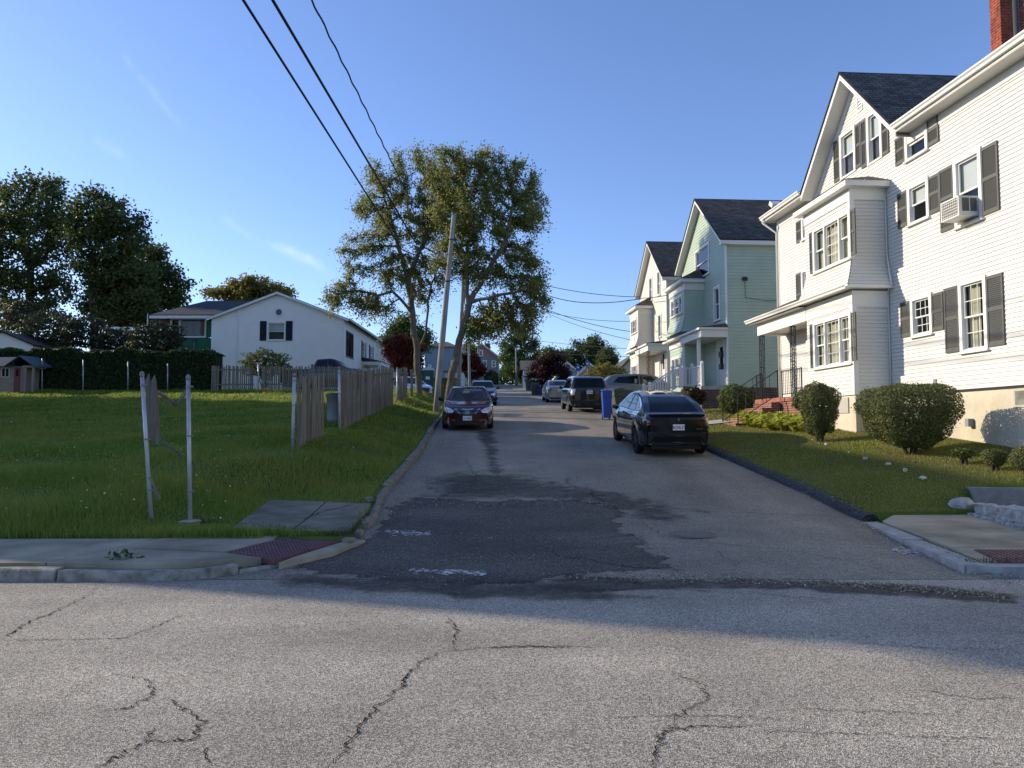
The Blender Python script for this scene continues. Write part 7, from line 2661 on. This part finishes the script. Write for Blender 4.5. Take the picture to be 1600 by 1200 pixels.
wire('second thin wire sagging across the middle gap', [at(726, 455, 47), at(845, 485, 47), at(985, 502, 46)], .014, 14, .2, group='service wires')
wire('far wire from the distant pole over the green trees', [at(732, 520, 78), at(838, 532, 88), at(985, 545, 60)], .02, 14, .1, group='service wires')
wire('lowest far wire from the distant pole', [at(749, 527, 98), at(806, 545, 95), at(985, 557, 62)], .02, 14, .2, group='service wires')
wire('wire between the far thin poles', [at(726, 480, 47), at(732, 522, 78), at(749, 528, 98)], .02, 10, .2, group='service wires')
# blue street signs on posts
for k, (x, y, d, px_, lab) in enumerate(((903, 575, 56, 'left', 'left blue square sign on a post, tilted'), (918, 569, 55, 'right', 'right blue square sign on a post, higher one'))):
    p = at(x, y, d)
    root = empty('road_sign', (p.x, d, hz(p.x, d)), label=lab, cat='sign')
    root['_off'] = tuple(root.location)
    MB().tube([(p.x, d, hz(p.x, d) - .1), (p.x, d, p.z + .3)], .03, 6).build('post', M_galv, root)
    MB((p.x, d - .04, p.z), SX, NX).box(-.17, .17, -.24, .24, -.003, .003).build('panel', mat('sign_blue', (.02, .12, .45), .5), root)
    MB((p.x, d - .04, p.z), SX, NX).box(-.08, .08, -.02, .1, .004, .006).build('symbol', M_plate, root)

# ================================================================== FAR HOUSES
def far_house(name, label, x0, x1, ybase, yeave, ypeak, d, depth, mw, mr, mg=None, wins=(), hip=False, chim=None, ridge='y', mtrim=None, door=None):
    a, b = at(x0, ybase, d), at(x1, ybase, d)
    zb = a.z - .6
    ze, zp = at((x0 + x1) / 2, yeave, d).z, at((x0 + x1) / 2, ypeak, d).z
    xm = (a.x + b.x) / 2
    root = empty(name, (xm, d, zb), label=label, cat='house')
    root['_off'] = tuple(root.location)
    mtrim = mtrim or M_trim
    w = MB().slab([(a.x, d, zb), (b.x, d, zb), (b.x, d + depth, zb), (a.x, d + depth, zb)], (0, 0, ze - zb))
    w.build('wall', mw, root)
    o = .35
    if hip:
        ym = d + depth / 2
        k = min((b.x - a.x) / 2 - .3, depth / 2)
        uv_quad_mesh('roof', [[(a.x - o, d - o, ze), (b.x + o, d - o, ze), (b.x - k, ym, zp), (a.x + k, ym, zp)], [(b.x + o, d + depth + o, ze), (a.x - o, d + depth + o, ze), (a.x + k, ym, zp), (b.x - k, ym, zp)],
                              [(a.x - o, d + depth + o, ze), (a.x - o, d - o, ze), (a.x + k, ym, zp)], [(b.x + o, d - o, ze), (b.x + o, d + depth + o, ze), (b.x - k, ym, zp)]], mr, root)
    elif ridge == 'y':
        MB().slab([(a.x, d + .01, ze), (b.x, d + .01, ze), (xm, d + .01, zp)], (0, depth - .02, 0)).build('gable', mg or mw, root)
        uv_quad_mesh('roof', [[(b.x + o, d - o, ze - .1), (b.x + o, d + depth + o, ze - .1), (xm, d + depth + o, zp + .12), (xm, d - o, zp + .12)], [(a.x - o, d + depth + o, ze - .1), (a.x - o, d - o, ze - .1), (xm, d - o, zp + .12), (xm, d + depth + o, zp + .12)]], mr, root, thick=.1)
        for s_, xx in ((1, b.x + o), (-1, a.x - o)):
            MB().slab([(xx, d - o - .02, ze - .35), (xm, d - o - .02, zp - .13), (xm, d - o - .02, zp + .1), (xx, d - o - .02, ze - .12)], (0, .03, 0)).build('rake_board', mtrim, root)
    else:
        ym = d + depth / 2
        uv_quad_mesh('roof', [[(a.x - o, d - o, ze), (b.x + o, d - o, ze), (b.x + o, ym, zp), (a.x - o, ym, zp)], [(b.x + o, d + depth + o, ze), (a.x - o, d + depth + o, ze), (a.x - o, ym, zp), (b.x + o, ym, zp)]], mr, root, thick=.1)
    for (wx0, wx1, wy0, wy1) in wins:
        p, q = at(wx0, wy0, d), at(wx1, wy1, d)
        fr = MB((0, d, 0), SX, NX)
        t = .16
        fr.box(p.x, p.x + t, q.z, p.z, 0, .08).box(q.x - t, q.x, q.z, p.z, 0, .08).box(p.x + t, q.x - t, p.z - t, p.z, 0, .079).box(p.x + t, q.x - t, q.z, q.z + t, 0, .079).box(p.x + t, q.x - t, (p.z + q.z) / 2 - .05, (p.z + q.z) / 2 + .05, 0, .078)
        f = fr.build('window', mtrim, root)
        g = MB((0, d, 0), SX, NX).box(p.x + t - .02, q.x - t + .02, q.z + t - .02, p.z - t + .02, .01, .03).build('pane', mat('far_pane', (.05, .06, .07), .1, .6), None)
        g.parent = f
    if chim:
        cx, cy0, cy1 = chim
        p, q = at(cx, cy0, d), at(cx, cy1, d)
        MB().box(p.x - .45, p.x + .45, q.z, p.z, -(d + depth * .5) - .4, -(d + depth * .5) + .4).build('chimney', mat('chimney_brick', (.16, .07, .05), .9), root)
    if door:
        p, q = at(door[0], door[2], d), at(door[1], door[3], d)
        MB((0, d, 0), SX, NX).box(p.x, q.x, q.z, p.z, 0, .06).build('door', mtrim, root)
    return root
M_fgrey = mat('far_grey', (.2, .22, .25), .8, var=.05)
M_fpink = mat('far_pink', (.36, .17, .17), .8, var=.05)
M_fwhite = mat('far_white', (.62, .62, .6), .8, var=.05)
M_fblue = mat('far_bluegrey', (.24, .3, .36), .8, var=.05)
M_fbeige = mat('far_beige', (.5, .46, .38), .8, var=.05)
M_froof = tile_mat('far_roof', (.09, .088, .08), (.12, .115, .105), (.06, .06, .055), .6, .3, .02, .9, .2, .4)
far_house('gabled_house', 'far house at the crest with pink gable and grey walls', 727, 778, 602, 557, 537, 118, 12, M_fgrey, M_froof, M_fpink, wins=[(731, 738, 547, 557), (748, 755, 547, 557), (738, 746, 563, 574), (754, 761, 563, 574), (768, 775, 563, 574), (735, 743, 580, 587), (753, 761, 580, 587)], chim=(760, 530, 540))
far_house('blue_house', 'blue grey house behind the leaning pole and tree trunks', 664, 712, 606, 542, 525, 88, 12, M_fblue, M_froof, hip=True, wins=[(704, 710, 563, 574), (668, 674, 570, 578)])
far_house('grey_house', 'pale house with porch beyond the pole with the canister', 701, 727, 603, 545, 534, 100, 10, M_fbeige, M_froof, wins=[(705, 711, 564, 574), (716, 722, 564, 574)], hip=True)
far_house('white_garage', 'low white garage under the blue grey house', 696, 722, 603, 580, 577, 80, 5, M_fwhite, M_froof, ridge='x', wins=[(700, 704, 583, 588), (710, 714, 583, 588)])
far_house('hip_roof_house', 'grey hip-roofed house with a chimney beyond the long white house', 566, 604, 585, 535, 514, 84, 12, M_fwhite, M_froof, hip=True, chim=(597, 507, 522), wins=[(575, 580, 540, 552), (588, 593, 540, 552)])
far_house('white_bungalow', 'white house with a grey dormer behind the purple tree', 818, 872, 606, 578, 556, 84, 12, M_fwhite, M_froof, ridge='x', wins=[(822, 828, 582, 592)], door=(832, 837, 583, 600))
far_house('white_gabled_house', 'white gabled house right of the purple tree', 868, 903, 604, 582, 566, 76, 10, M_fwhite, M_froof)
far_house('beige_garage', 'small beige gabled garage behind the blue signs', 905, 937, 603, 585, 568, 70, 8, M_fbeige, M_froof, wins=[(918, 925, 586, 595)])
o_ = far_house('white_outbuilding', 'low white outbuilding with brown eaves beside the cream house', 966, 1010, 605, 583, 556, 60, 9, M_fwhite, M_froof, mtrim=mat('eave_brown', (.2, .11, .06), .8))

# ================================================================== TREES
M_bark = mat('bark_grey', (.1, .085, .066), .95, .1, col2=(.2, .175, .14), vscale=6, detail=8, stretch=(3, 3, .6), bump=.9, bscale=14)
M_bark_d = mat('bark_dark', (.05, .042, .034), .95, .1, var=.3, vscale=5, bump=.6, bscale=16)
L_locust = leaf_mat('leaf_locust', (.13, .15, .045), (.26, .27, .085), (.42, .37, .12), .62)
L_maple = leaf_mat('leaf_maple_dark', (.045, .066, .02), (.1, .13, .036), (.19, .19, .055), .5)
L_shade = leaf_mat('leaf_shaded', (.02, .03, .014), (.05, .06, .028), (.09, .1, .05), .3)  # darker leaf copy: shade on the shrubs behind the hedge put into its colour
L_mid = leaf_mat('leaf_mid', (.045, .07, .02), (.1, .14, .036), (.19, .2, .055), .4)
L_gold = leaf_mat('leaf_gold', (.11, .12, .028), (.25, .22, .05), (.4, .28, .07), .55)
L_red = leaf_mat('leaf_red', (.06, .012, .01), (.15, .03, .018), (.26, .075, .03), .35)
L_purple = leaf_mat('leaf_purple', (.025, .01, .014), (.055, .018, .022), (.1, .035, .035), .3)

def eb(d, *ell, depth=.9):
    """ellipses (px cx, cy, rx, ry[, depth offset]) standing d metres ahead"""
    out = []
    for e in ell:
        cx, cy, rx, ry = e[:4]
        dd = d + (e[4] if len(e) > 4 else 0)
        c = at(cx, cy, dd)
        out.append(((c.x, c.y, c.z), (rx * dd / FPX, max(rx, ry) * depth * dd / FPX, ry * dd / FPX)))
    return out
def pt(x, y, d):
    return tuple(at(x, y, d))

# the two open-crowned trees by the kerb
dT = 39.0
bT = at(655, 612, dT); bT.z = hz(bT.x, dT)
tree('locust_tree', 'tall open-crowned tree with a forked trunk behind the leaning pole, left of the pair', 'tree', bT,
     [[tuple(bT), pt(652, 560, dT), pt(645, 490, dT), pt(637, 440, dT)], [pt(652, 560, dT), pt(664, 520, dT + .3), pt(668, 470, dT + .3), pt(690, 400, dT + .4)], [pt(645, 490, dT), pt(615, 455, dT - .5), pt(590, 462, dT - .6)],
      [pt(637, 440, dT), pt(620, 370, dT), pt(600, 310, dT + .2)], [pt(637, 440, dT), pt(665, 370, dT - .4), pt(675, 300, dT - .5)]],
     eb(dT, (612, 285, 45, 42), (585, 325, 32, 35), (660, 275, 45, 45), (625, 350, 55, 45), (575, 385, 40, 28), (540, 458, 35, 30, -.8), (585, 470, 40, 22, -.5), (690, 330, 40, 55), (660, 430, 45, 35), (625, 420, 45, 30), (555, 420, 25, 20), depth=.8),
     1100, 50000, .13, L_locust, M_bark, group='trees by the kerb', step=.42, kill=.62, spread=.3, scale_r=.19, spray=.75, shell=.55)
dU = 36.5
bU = at(698, 622, dU); bU.z = hz(bU.x, dU)
tree('locust_tree', 'leaning open-crowned tree at the kerb, right of the pair', 'tree', bU,
     [[tuple(bU), pt(706, 580, dU), pt(718, 530, dU), pt(735, 475, dU)], [pt(735, 475, dU), pt(728, 410, dU), pt(735, 340, dU)], [pt(735, 475, dU), pt(765, 420, dU - .4), pt(790, 380, dU - .5), pt(800, 330, dU - .6)], [pt(735, 475, dU), pt(775, 462, dU - .8), pt(815, 455, dU - 1)], [pt(718, 530, dU), pt(730, 500, dU + .8), pt(725, 450, dU + 1)]],
     eb(dU, (705, 265, 45, 40), (745, 270, 45, 42), (790, 285, 42, 40), (715, 330, 45, 50), (770, 345, 55, 50), (820, 335, 32, 50), (800, 410, 48, 45), (750, 400, 45, 40), (835, 440, 22, 50), (800, 485, 45, 35), (760, 500, 45, 25), (700, 395, 30, 40), (830, 290, 20, 25), depth=.8),
     1200, 70000, .13, L_locust, M_bark, group='trees by the kerb', step=.42, kill=.6, spread=.3, scale_r=.19, spray=.75, shell=.55)

# dark maples at the left
def maple(label, d, base, trunk, ells, natt, nl, ls, lm, grp='dark trees at the left', sr=.3, name='maple_tree', spread=.45, step=.7, kill=.95):
    b = at(base[0], base[1], d)
    b.z = float(ZL(d)) - .1 if b.x < 0 else hz(b.x, d)
    tr = [tuple(b)] + [pt(x, y, d) for x, y in trunk]
    return tree(name, label, 'tree', b, [tr], eb(d, *ells), natt, nl, ls, lm, M_bark_d, group=grp, step=step, kill=kill, spread=spread, scale_r=sr, tip=.02, infl=14, aspect=.62)
maple('tallest dark tree at the left edge', 62, (45, 545), [(46, 480), (48, 420)], [(45, 320, 62, 55), (0, 360, 50, 60), (80, 370, 50, 55), (40, 430, 70, 50), (70, 290, 35, 30), (95, 460, 35, 40), (-40, 400, 50, 70)], 620, 21000, .31, L_maple)
maple('dark tree with a clear trunk right of the tallest one', 58, (148, 545), [(148, 510), (145, 460), (142, 400)], [(170, 345, 52, 50), (140, 350, 38, 50), (205, 370, 32, 45), (170, 420, 55, 45), (210, 440, 35, 50), (150, 320, 35, 30), (135, 400, 30, 30)], 520, 18000, .28, L_maple)
maple('lower dark tree sloping down to the wing roof', 64, (245, 540), [(240, 500), (238, 470)], [(235, 420, 38, 38), (262, 445, 32, 32), (220, 470, 45, 38), (280, 455, 18, 30), (190, 480, 40, 30)], 420, 13000, .3, L_maple)
maple('brownish tree among the dark trees, before the lower one', 60, (195, 545), [(195, 510), (197, 480)], [(195, 455, 45, 40), (165, 480, 35, 30), (225, 490, 30, 28)], 300, 10000, .3, L_mid)
maple('golden domed tree behind the ridge of the long white house', 70, (400, 560), [(398, 520), (395, 490)], [(360, 462, 38, 22), (400, 455, 42, 20), (440, 462, 28, 18), (385, 478, 50, 18)], 420, 15000, .28, L_gold, grp='trees behind the long white house', spread=.35)
# low growth behind the hedge
for k, (x, y, d, r, lab) in enumerate(((80, 515, 50, (2.3, 1.4, 1.2), 'grey green shrub mass left of the clear trunk, behind the hedge'), (125, 520, 49, (2.0, 1.3, 1.1), 'middle shrub behind the hedge near the clear trunk'), (40, 495, 56, (1.6, 1.2, 1.2), 'pale leafy shrub at the far left behind the shed'), (182, 535, 48, (1.5, 1.2, .9), 'low shrub right of the clear trunk behind the hedge'), (245, 528, 46, (1.6, 1.2, .9), 'dark spreading shrub before the red sheathing'), (12, 500, 58, (1.5, 1, 1.5), 'yellowish shrub at the left frame edge behind the shed'))):
    c = at(x, y, d)
    bush('shrub', lab, 'shrub', (c.x, c.y, c.z), r, 2600, .2, [L_shade, L_shade, L_shade, L_shade, L_shade, L_gold][k], lump=.2, group='shrubs behind the hedge', e=2.0)
c = at(414, 566, 42)
bush('shrub', 'round dark shrub before the long white house with pale blooms', 'shrub', (c.x, c.y, c.z - .1), (1.3, 1.0, .75), 3500, .13, L_maple, lump=.25, e=2.0)
P_ = np.array([tuple(at(x, y, 40.6)) for x, y in ((398, 563), (409, 566), (418, 568), (403, 572))])
leaves('blossom', np.repeat(P_, 9, 0) + rng.normal(0, .035, (36, 3)), .08, mat('blossom_white', (.75, .75, .7), .7), None, kind='stuff', label='few white blooms above the dark picket fence')

# street trees and crest trees
maple('reddish tree behind the forked trunk', 68, (628, 598), [(628, 580), (628, 560)], [(622, 545, 22, 26), (640, 555, 24, 30), (625, 570, 24, 18)], 300, 13000, .2, L_red, grp='trees along the far street', sr=.2, spread=.3)
maple('dark green tree rising above the reddish one', 76, (640, 600), [(638, 570), (636, 540)], [(632, 515, 26, 20), (612, 535, 18, 20), (652, 530, 24, 25)], 260, 9000, .25, L_mid, grp='trees along the far street', sr=.25)
maple('dark red tree left of the far crest', 92, (735, 602), [(735, 590), (735, 575)], [(738, 565, 17, 18), (730, 580, 16, 14), (748, 582, 12, 14)], 240, 9000, .22, L_red, grp='trees along the far street', sr=.2, spread=.3)
maple('pale leafy tree top behind the dark red tree', 105, (735, 600), [(735, 570)], [(733, 545, 12, 10), (725, 552, 9, 9)], 120, 3000, .28, L_gold, grp='trees along the far street', sr=.2)
maple('tall green tree at the crest of the street', 112, (815, 604), [(815, 575), (815, 545)], [(815, 525, 16, 20), (795, 545, 18, 22), (832, 550, 16, 20), (812, 575, 30, 26), (800, 532, 12, 12)], 420, 14000, .3, L_mid, grp='trees at the crest', sr=.35)
maple('purple leaved spreading tree beside the white bungalow', 63, (858, 612), [(858, 600), (856, 588)], [(858, 575, 30, 20), (842, 592, 20, 16), (878, 590, 18, 18), (862, 565, 20, 14)], 320, 12000, .17, L_purple, grp='trees along the far street', sr=.15, spread=.25, step=.5, kill=.7)
maple('light green tree behind the blue signs', 108, (905, 600), [(905, 575), (907, 555)], [(905, 552, 22, 20), (925, 545, 20, 24), (890, 562, 16, 18), (935, 562, 20, 18)], 360, 11000, .28, L_mid, grp='trees at the crest', sr=.3)
maple('dark green tree at the right of the crest trees', 104, (950, 600), [(950, 580), (950, 565)], [(950, 560, 15, 16), (958, 575, 12, 14), (942, 575, 14, 14)], 220, 7000, .26, L_maple, grp='trees at the crest', sr=.25)
maple('small reddish green tree over the white bungalow roof', 100, (857, 590), [(857, 570)], [(857, 553, 12, 8), (875, 556, 14, 8)], 120, 3500, .26, L_mid, grp='trees at the crest', sr=.2)
c = at(948, 588, 53)
bush('shrub', 'yellow green flowering shrub between the signs and the cream house', 'shrub', (c.x, c.y, c.z), (1.35, 1.1, .85), 3200, .16, L_gold, lump=.25, e=2.0)
c = at(918, 598, 55)
bush('shrub', 'low green shrub at the foot of the blue signs', 'shrub', (c.x, c.y, c.z), (1.2, .9, .5), 1800, .16, L_mid, lump=.25, e=2.0)
c = at(768, 593, 108)
bush('shrub', 'round dark shrub beside the pink gabled house', 'shrub', (c.x, c.y, c.z), (1.1, .9, 1.3), 1500, .25, L_maple, lump=.1, e=2.0)
# wood beyond the crest
n = 16000
X = rng.uniform(-45, 40, n); Y = rng.uniform(150, 166, n)
Zt = 15.5 + 1.6 * np.sin(X * .4) + 1.2 * np.sin(X * .93 + 2)
leaves('far_wood', np.stack([X, Y, 8.5 + (Zt - 8.5) * rng.random(n) ** .7], 1), .9, L_mid, None, kind='stuff', label='green wood beyond the crest of the street')
# tree off the left edge that shades the far lawn
maple('dark tree just left of the picture beyond the grey house', 37, (-195, 600), [(-195, 540)], [(-200, 400, 60, 120), (-230, 470, 60, 80), (-170, 470, 55, 90), (-200, 330, 45, 70)], 420, 14000, .35, L_maple, sr=.3)

# ================================================================== SHRUBS BEFORE THE RIGHT HOUSES
L_box = leaf_mat('leaf_clipped', (.07, .085, .03), (.15, .165, .055), (.26, .26, .1), .3)
L_lime = leaf_mat('leaf_lime', (.26, .3, .04), (.5, .52, .08), (.7, .66, .14), .5)
def shrub_at(label, x0, x1, y0, y1, d, n, ls, lm, e=3.2, lump=.05, ry=.9, grp='clipped shrubs before the white house', zmin=-1.0, **k):
    c = at((x0 + x1) / 2, (y0 + y1) / 2, d)
    rx, rz_ = (x1 - x0) / 2 * d / FPX, (y1 - y0) / 2 * d / FPX
    return bush('clipped_shrub', label, 'shrub', (c.x, c.y, c.z), (rx, rx * ry, rz_), n, ls, lm, group=grp, e=e, lump=lump, zmin=zmin, **k)
shrub_at('largest clipped shrub, flat topped, before the foundation', 1358, 1482, 602, 698, 16.0, 38000, .042, L_box, e=3.6, taper=.3, lump=.055)
shrub_at('tall narrow clipped shrub beside the brick steps', 1253, 1306, 600, 680, 19.0, 16000, .045, L_box, e=2.8, lump=.09, taper=.26)
shrub_at('side lobe of clipped growth leaning over the brick porch base', 1238, 1275, 612, 642, 19.6, 2600, .055, L_box, e=2.2, lump=.15, stem=False)
shrub_at('small ball shrub near the foundation at the right', 1537, 1569, 702, 728, 14.0, 4500, .03, L_box, e=3.0, taper=.2)
shrub_at('dark ball shrub cut by the right frame edge', 1584, 1630, 698, 735, 13.2, 6000, .032, L_box, e=2.6)
shrub_at('weedy tuft in the lawn before the bush shadow', 1490, 1520, 700, 716, 14.6, 350, .06, L_mid, e=2, lump=.3)
shrub_at('light green rounded shrub left of the iron railing', 1123, 1178, 602, 646, 28.0, 7000, .07, leaf_mat('leaf_light', (.06, .08, .02), (.14, .17, .04), (.24, .26, .07), .35), e=2.2, lump=.12)
shrub_at('rust red flowering shrub before the green house porch', 1064, 1100, 606, 634, 30.5, 3200, .1, leaf_mat('leaf_rust', (.03, .045, .016), (.1, .06, .03), (.4, .12, .07), .25), e=2.2, lump=.2)
# hosta bed
hb = ground(1215, 672)
hos = empty('hosta_bed', (hb.x, hb.y, hb.z), label='bright yellow green hosta bed at the foot of the brick steps', cat='plants')
hos['_off'] = (hb.x, hb.y, hb.z)
V, F_, A_ = [], [], []
for k in range(46):
    t = k / 45
    gx, gy = 1172 + 92 * t, 664 + 10 * t + random.uniform(-4, 6)
    g = ground(gx, gy)
    g = Vector((g.x + random.gauss(0, .08), g.y + .5 + random.gauss(0, .3), 0))
    g.z = hz(g.x, g.y)
    for j in range(26):
        a = random.random() * 6.28
        ln, wd = random.uniform(.24, .36), random.uniform(.07, .11)
        el = random.uniform(.5, 1.25)
        d_ = Vector((math.cos(a), math.sin(a), 0))
        sd = Vector((-d_.y, d_.x, 0))
        p0 = g + d_ * .03
        p1 = g + d_ * ln * .55 + Vector((0, 0, ln * el * 1.0))
        p2 = g + d_ * ln * 1.15 + Vector((0, 0, ln * el * .75))
        i_ = len(V)
        V += [p0, p0.lerp(p1, .6) + sd * wd * .5, p1 + sd * wd * .9, p2, p1 - sd * wd * .9, p0.lerp(p1, .6) - sd * wd * .5, p1 + Vector((0, 0, -.02))]
        F_ += [[i_, i_ + 1, i_ + 2, i_ + 6], [i_ + 6, i_ + 2, i_ + 3, i_ + 3][:3], [i_ + 6, i_ + 3, i_ + 4], [i_, i_ + 6, i_ + 4, i_ + 5]]
        v = random.random()
        A_ += [v] * 4
me = bpy.data.meshes.new('leaf')
me.from_pydata([tuple(v) for v in V], [], F_)
a = me.attributes.new('v', 'FLOAT', 'FACE')
a.data.foreach_set('value', A_)
link('foliage', me, L_lime, hos)

# ================================================================== GRASS
def blades(name, X, Y, hgt, wid, m, label, lean=.45):
    n = len(X)
    Z = H(X, Y)
    a = rng.random(n) * 2 * np.pi
    h = hgt * rng.uniform(.55, 1.25, n)
    w = wid * rng.uniform(.7, 1.3, n)
    la = rng.random(n) * 2 * np.pi
    ll = h * lean * rng.random(n)
    B = np.stack([X, Y, Z - .01], 1)
    S = np.stack([np.cos(a), np.sin(a), np.zeros(n)], 1) * w[:, None] * .5
    T_ = B + np.stack([np.cos(la) * ll, np.sin(la) * ll, h], 1)
    Mi = B * .5 + T_ * .5 - np.stack([np.cos(la) * ll, np.sin(la) * ll, np.zeros(n)], 1) * .18
    V = np.stack([B - S, B + S, Mi + S * .8, T_, Mi - S * .8], 1).reshape(-1, 3)
    i = np.arange(n)[:, None] * 5
    F1 = np.concatenate([i + np.array([[0, 1, 2, 4]])], 0)
    F2 = i + np.array([[4, 2, 3, 3]])
    tri = np.concatenate([np.stack([i[:, 0], i[:, 0] + 1, i[:, 0] + 2], 1), np.stack([i[:, 0], i[:, 0] + 2, i[:, 0] + 4], 1), np.stack([i[:, 0] + 4, i[:, 0] + 2, i[:, 0] + 3], 1)])
    v = rng.random(n)
    return npmesh(name, V, tri, m, attr=np.concatenate([v, v, v]), kind='stuff', label=label)
L_grass = leaf_mat('grass_blade', (.12, .19, .022), (.24, .33, .045), (.4, .44, .11), .5, big=(.45, (.35, .34, .075), .7))
L_grassr = leaf_mat('grass_blade_mown', (.16, .17, .028), (.3, .28, .055), (.45, .37, .12), .4, big=(.7, (.3, .24, .1), .8))

def sample(x0f, x1f, y0, y1, n):
    Y = rng.uniform(y0, y1, n)
    a, b = x0f(Y), x1f(Y)
    return a + (b - a) * rng.random(n), Y
lefte = lambda Y: -.72 * Y - 1.0
def pave(X, Y):
    """True where slabs, kerbs or tactile plates lie"""
    s1 = (Y < 9.7)
    s2 = (X > -4.12 - .05 * (Y - 10.3)) & (X < XL(Y) + 0) & (Y < 12.95) & (X > -3.92 - (Y - 10.3) * .12)
    s2 &= Y > 10.15
    s3 = (Y < 10.35) & (X > -3.3) & (Y < 9.9 + (X + 3.3) * .15)
    return s1 | (s2 & (X < XL(Y) - .2)) | s3
Xs, Ys_ = [], []
for (y0, y1, dens, hg_, wd_, nm) in ((9.7, 13.5, 2300, .16, .0075, 0), (13.5, 20, 950, .14, .011, 1), (20, 30, 330, .13, .02, 2), (30, 44, 150, .13, .034, 3)):
    area = np.mean([(XL(y) - lefte(y)) for y in (y0, y1)]) * (y1 - y0)
    X, Y = sample(lefte, lambda q: XL(q) - .19, y0, y1, int(area * dens))
    k = ~pave(X, Y)
    X, Y = X[k], Y[k]
    patchy = .75 + .5 * (np.sin(X * 1.3 + Y * .7) * np.sin(Y * 1.9 - X * .6))
    blades('grass', X, Y, hg_ * patchy, wd_, L_grass, ['tall grass nearest the left pavement', 'grass of the left lot around the posts', 'grass of the left lot beside the stockade', 'grass of the left lot before the hedge'][nm], .7)
righte = lambda Y: np.minimum(.72 * Y + 1.0, 11.3 - .065 * Y + .1)
for (y0, y1, dens, hg_, wd_, nm) in ((11.98, 17, 1900, .045, .008, 0), (17, 24, 900, .05, .013, 1), (24, 44, 260, .06, .025, 2)):
    area = np.mean([(righte(y) - XR(y)) for y in (y0, y1)]) * (y1 - y0)
    X, Y = sample(lambda q: XR(q) + .17, righte, y0, y1, int(area * dens))
    k = ~((X > 7.7) & (Y < 13.0)) & ~((Y > 24.95) & (Y < 26.15) & (X < XR(25.2) + 2.25)) & ~((Y > 38.2) & (Y < 41.7))
    blades('grass', X[k], Y[k], hg_ * np.ones(k.sum()), wd_, L_grassr, ['mown grass of the right lawn nearest the corner', 'mown grass of the right lawn before the bay', 'mown grass before the green house'][nm], .6)
# weeds along kerbs and joints
pts = []
for (x0, y0, x1, y1, n, s_) in ((170, 893, 420, 882, 260, .05), (300, 818, 545, 838, 500, .06), (545, 838, 590, 800, 500, .08), (420, 884, 560, 852, 250, .03), (590, 800, 640, 745, 260, .06), (130, 900, 190, 890, 120, .03), (1500, 888, 1600, 890, 120, .04)):
    for _ in range(n):
        t = random.random()
        g = ground(x0 + (x1 - x0) * t, y0 + (y1 - y0) * t)
        pts.append((g.x + random.gauss(0, s_), g.y + random.gauss(0, s_)))
pts = np.array(pts)
o = blades('weeds', pts[:, 0], pts[:, 1], .09 * np.ones(len(pts)), .009, leaf_mat('weed_blade', (.03, .045, .012), (.08, .1, .025), (.16, .14, .06), .3), 'weeds growing in the kerb and pavement joints', .9)
g = ground(188, 890)
P = np.array([g.x, g.y, g.z + .08]) + rng.normal(0, 1, (70, 3)) * np.array([.12, .05, .05])
leaves('weed_tuft', P, .09, leaf_mat('weed_leaf', (.03, .06, .012), (.06, .12, .025), (.1, .16, .04), .3), None, label='leafy weed growing out of the left kerb', kind='stuff')
# small pale and yellow flowers in the left lot
X, Y = sample(lefte, lambda q: XL(q) - .6, 10.2, 26, 420)
k = ~pave(X, Y)
P = np.stack([X[k], Y[k], H(X[k], Y[k]) + .13], 1)
leaves('flower_heads', P, .028, mat('flower_pale', (.7, .68, .35), .7), None, normals=np.tile([0, -.4, 1.], (len(P), 1)), jitter=.4, aspect=.9, kind='stuff', label='tiny pale flowers scattered in the left lot')
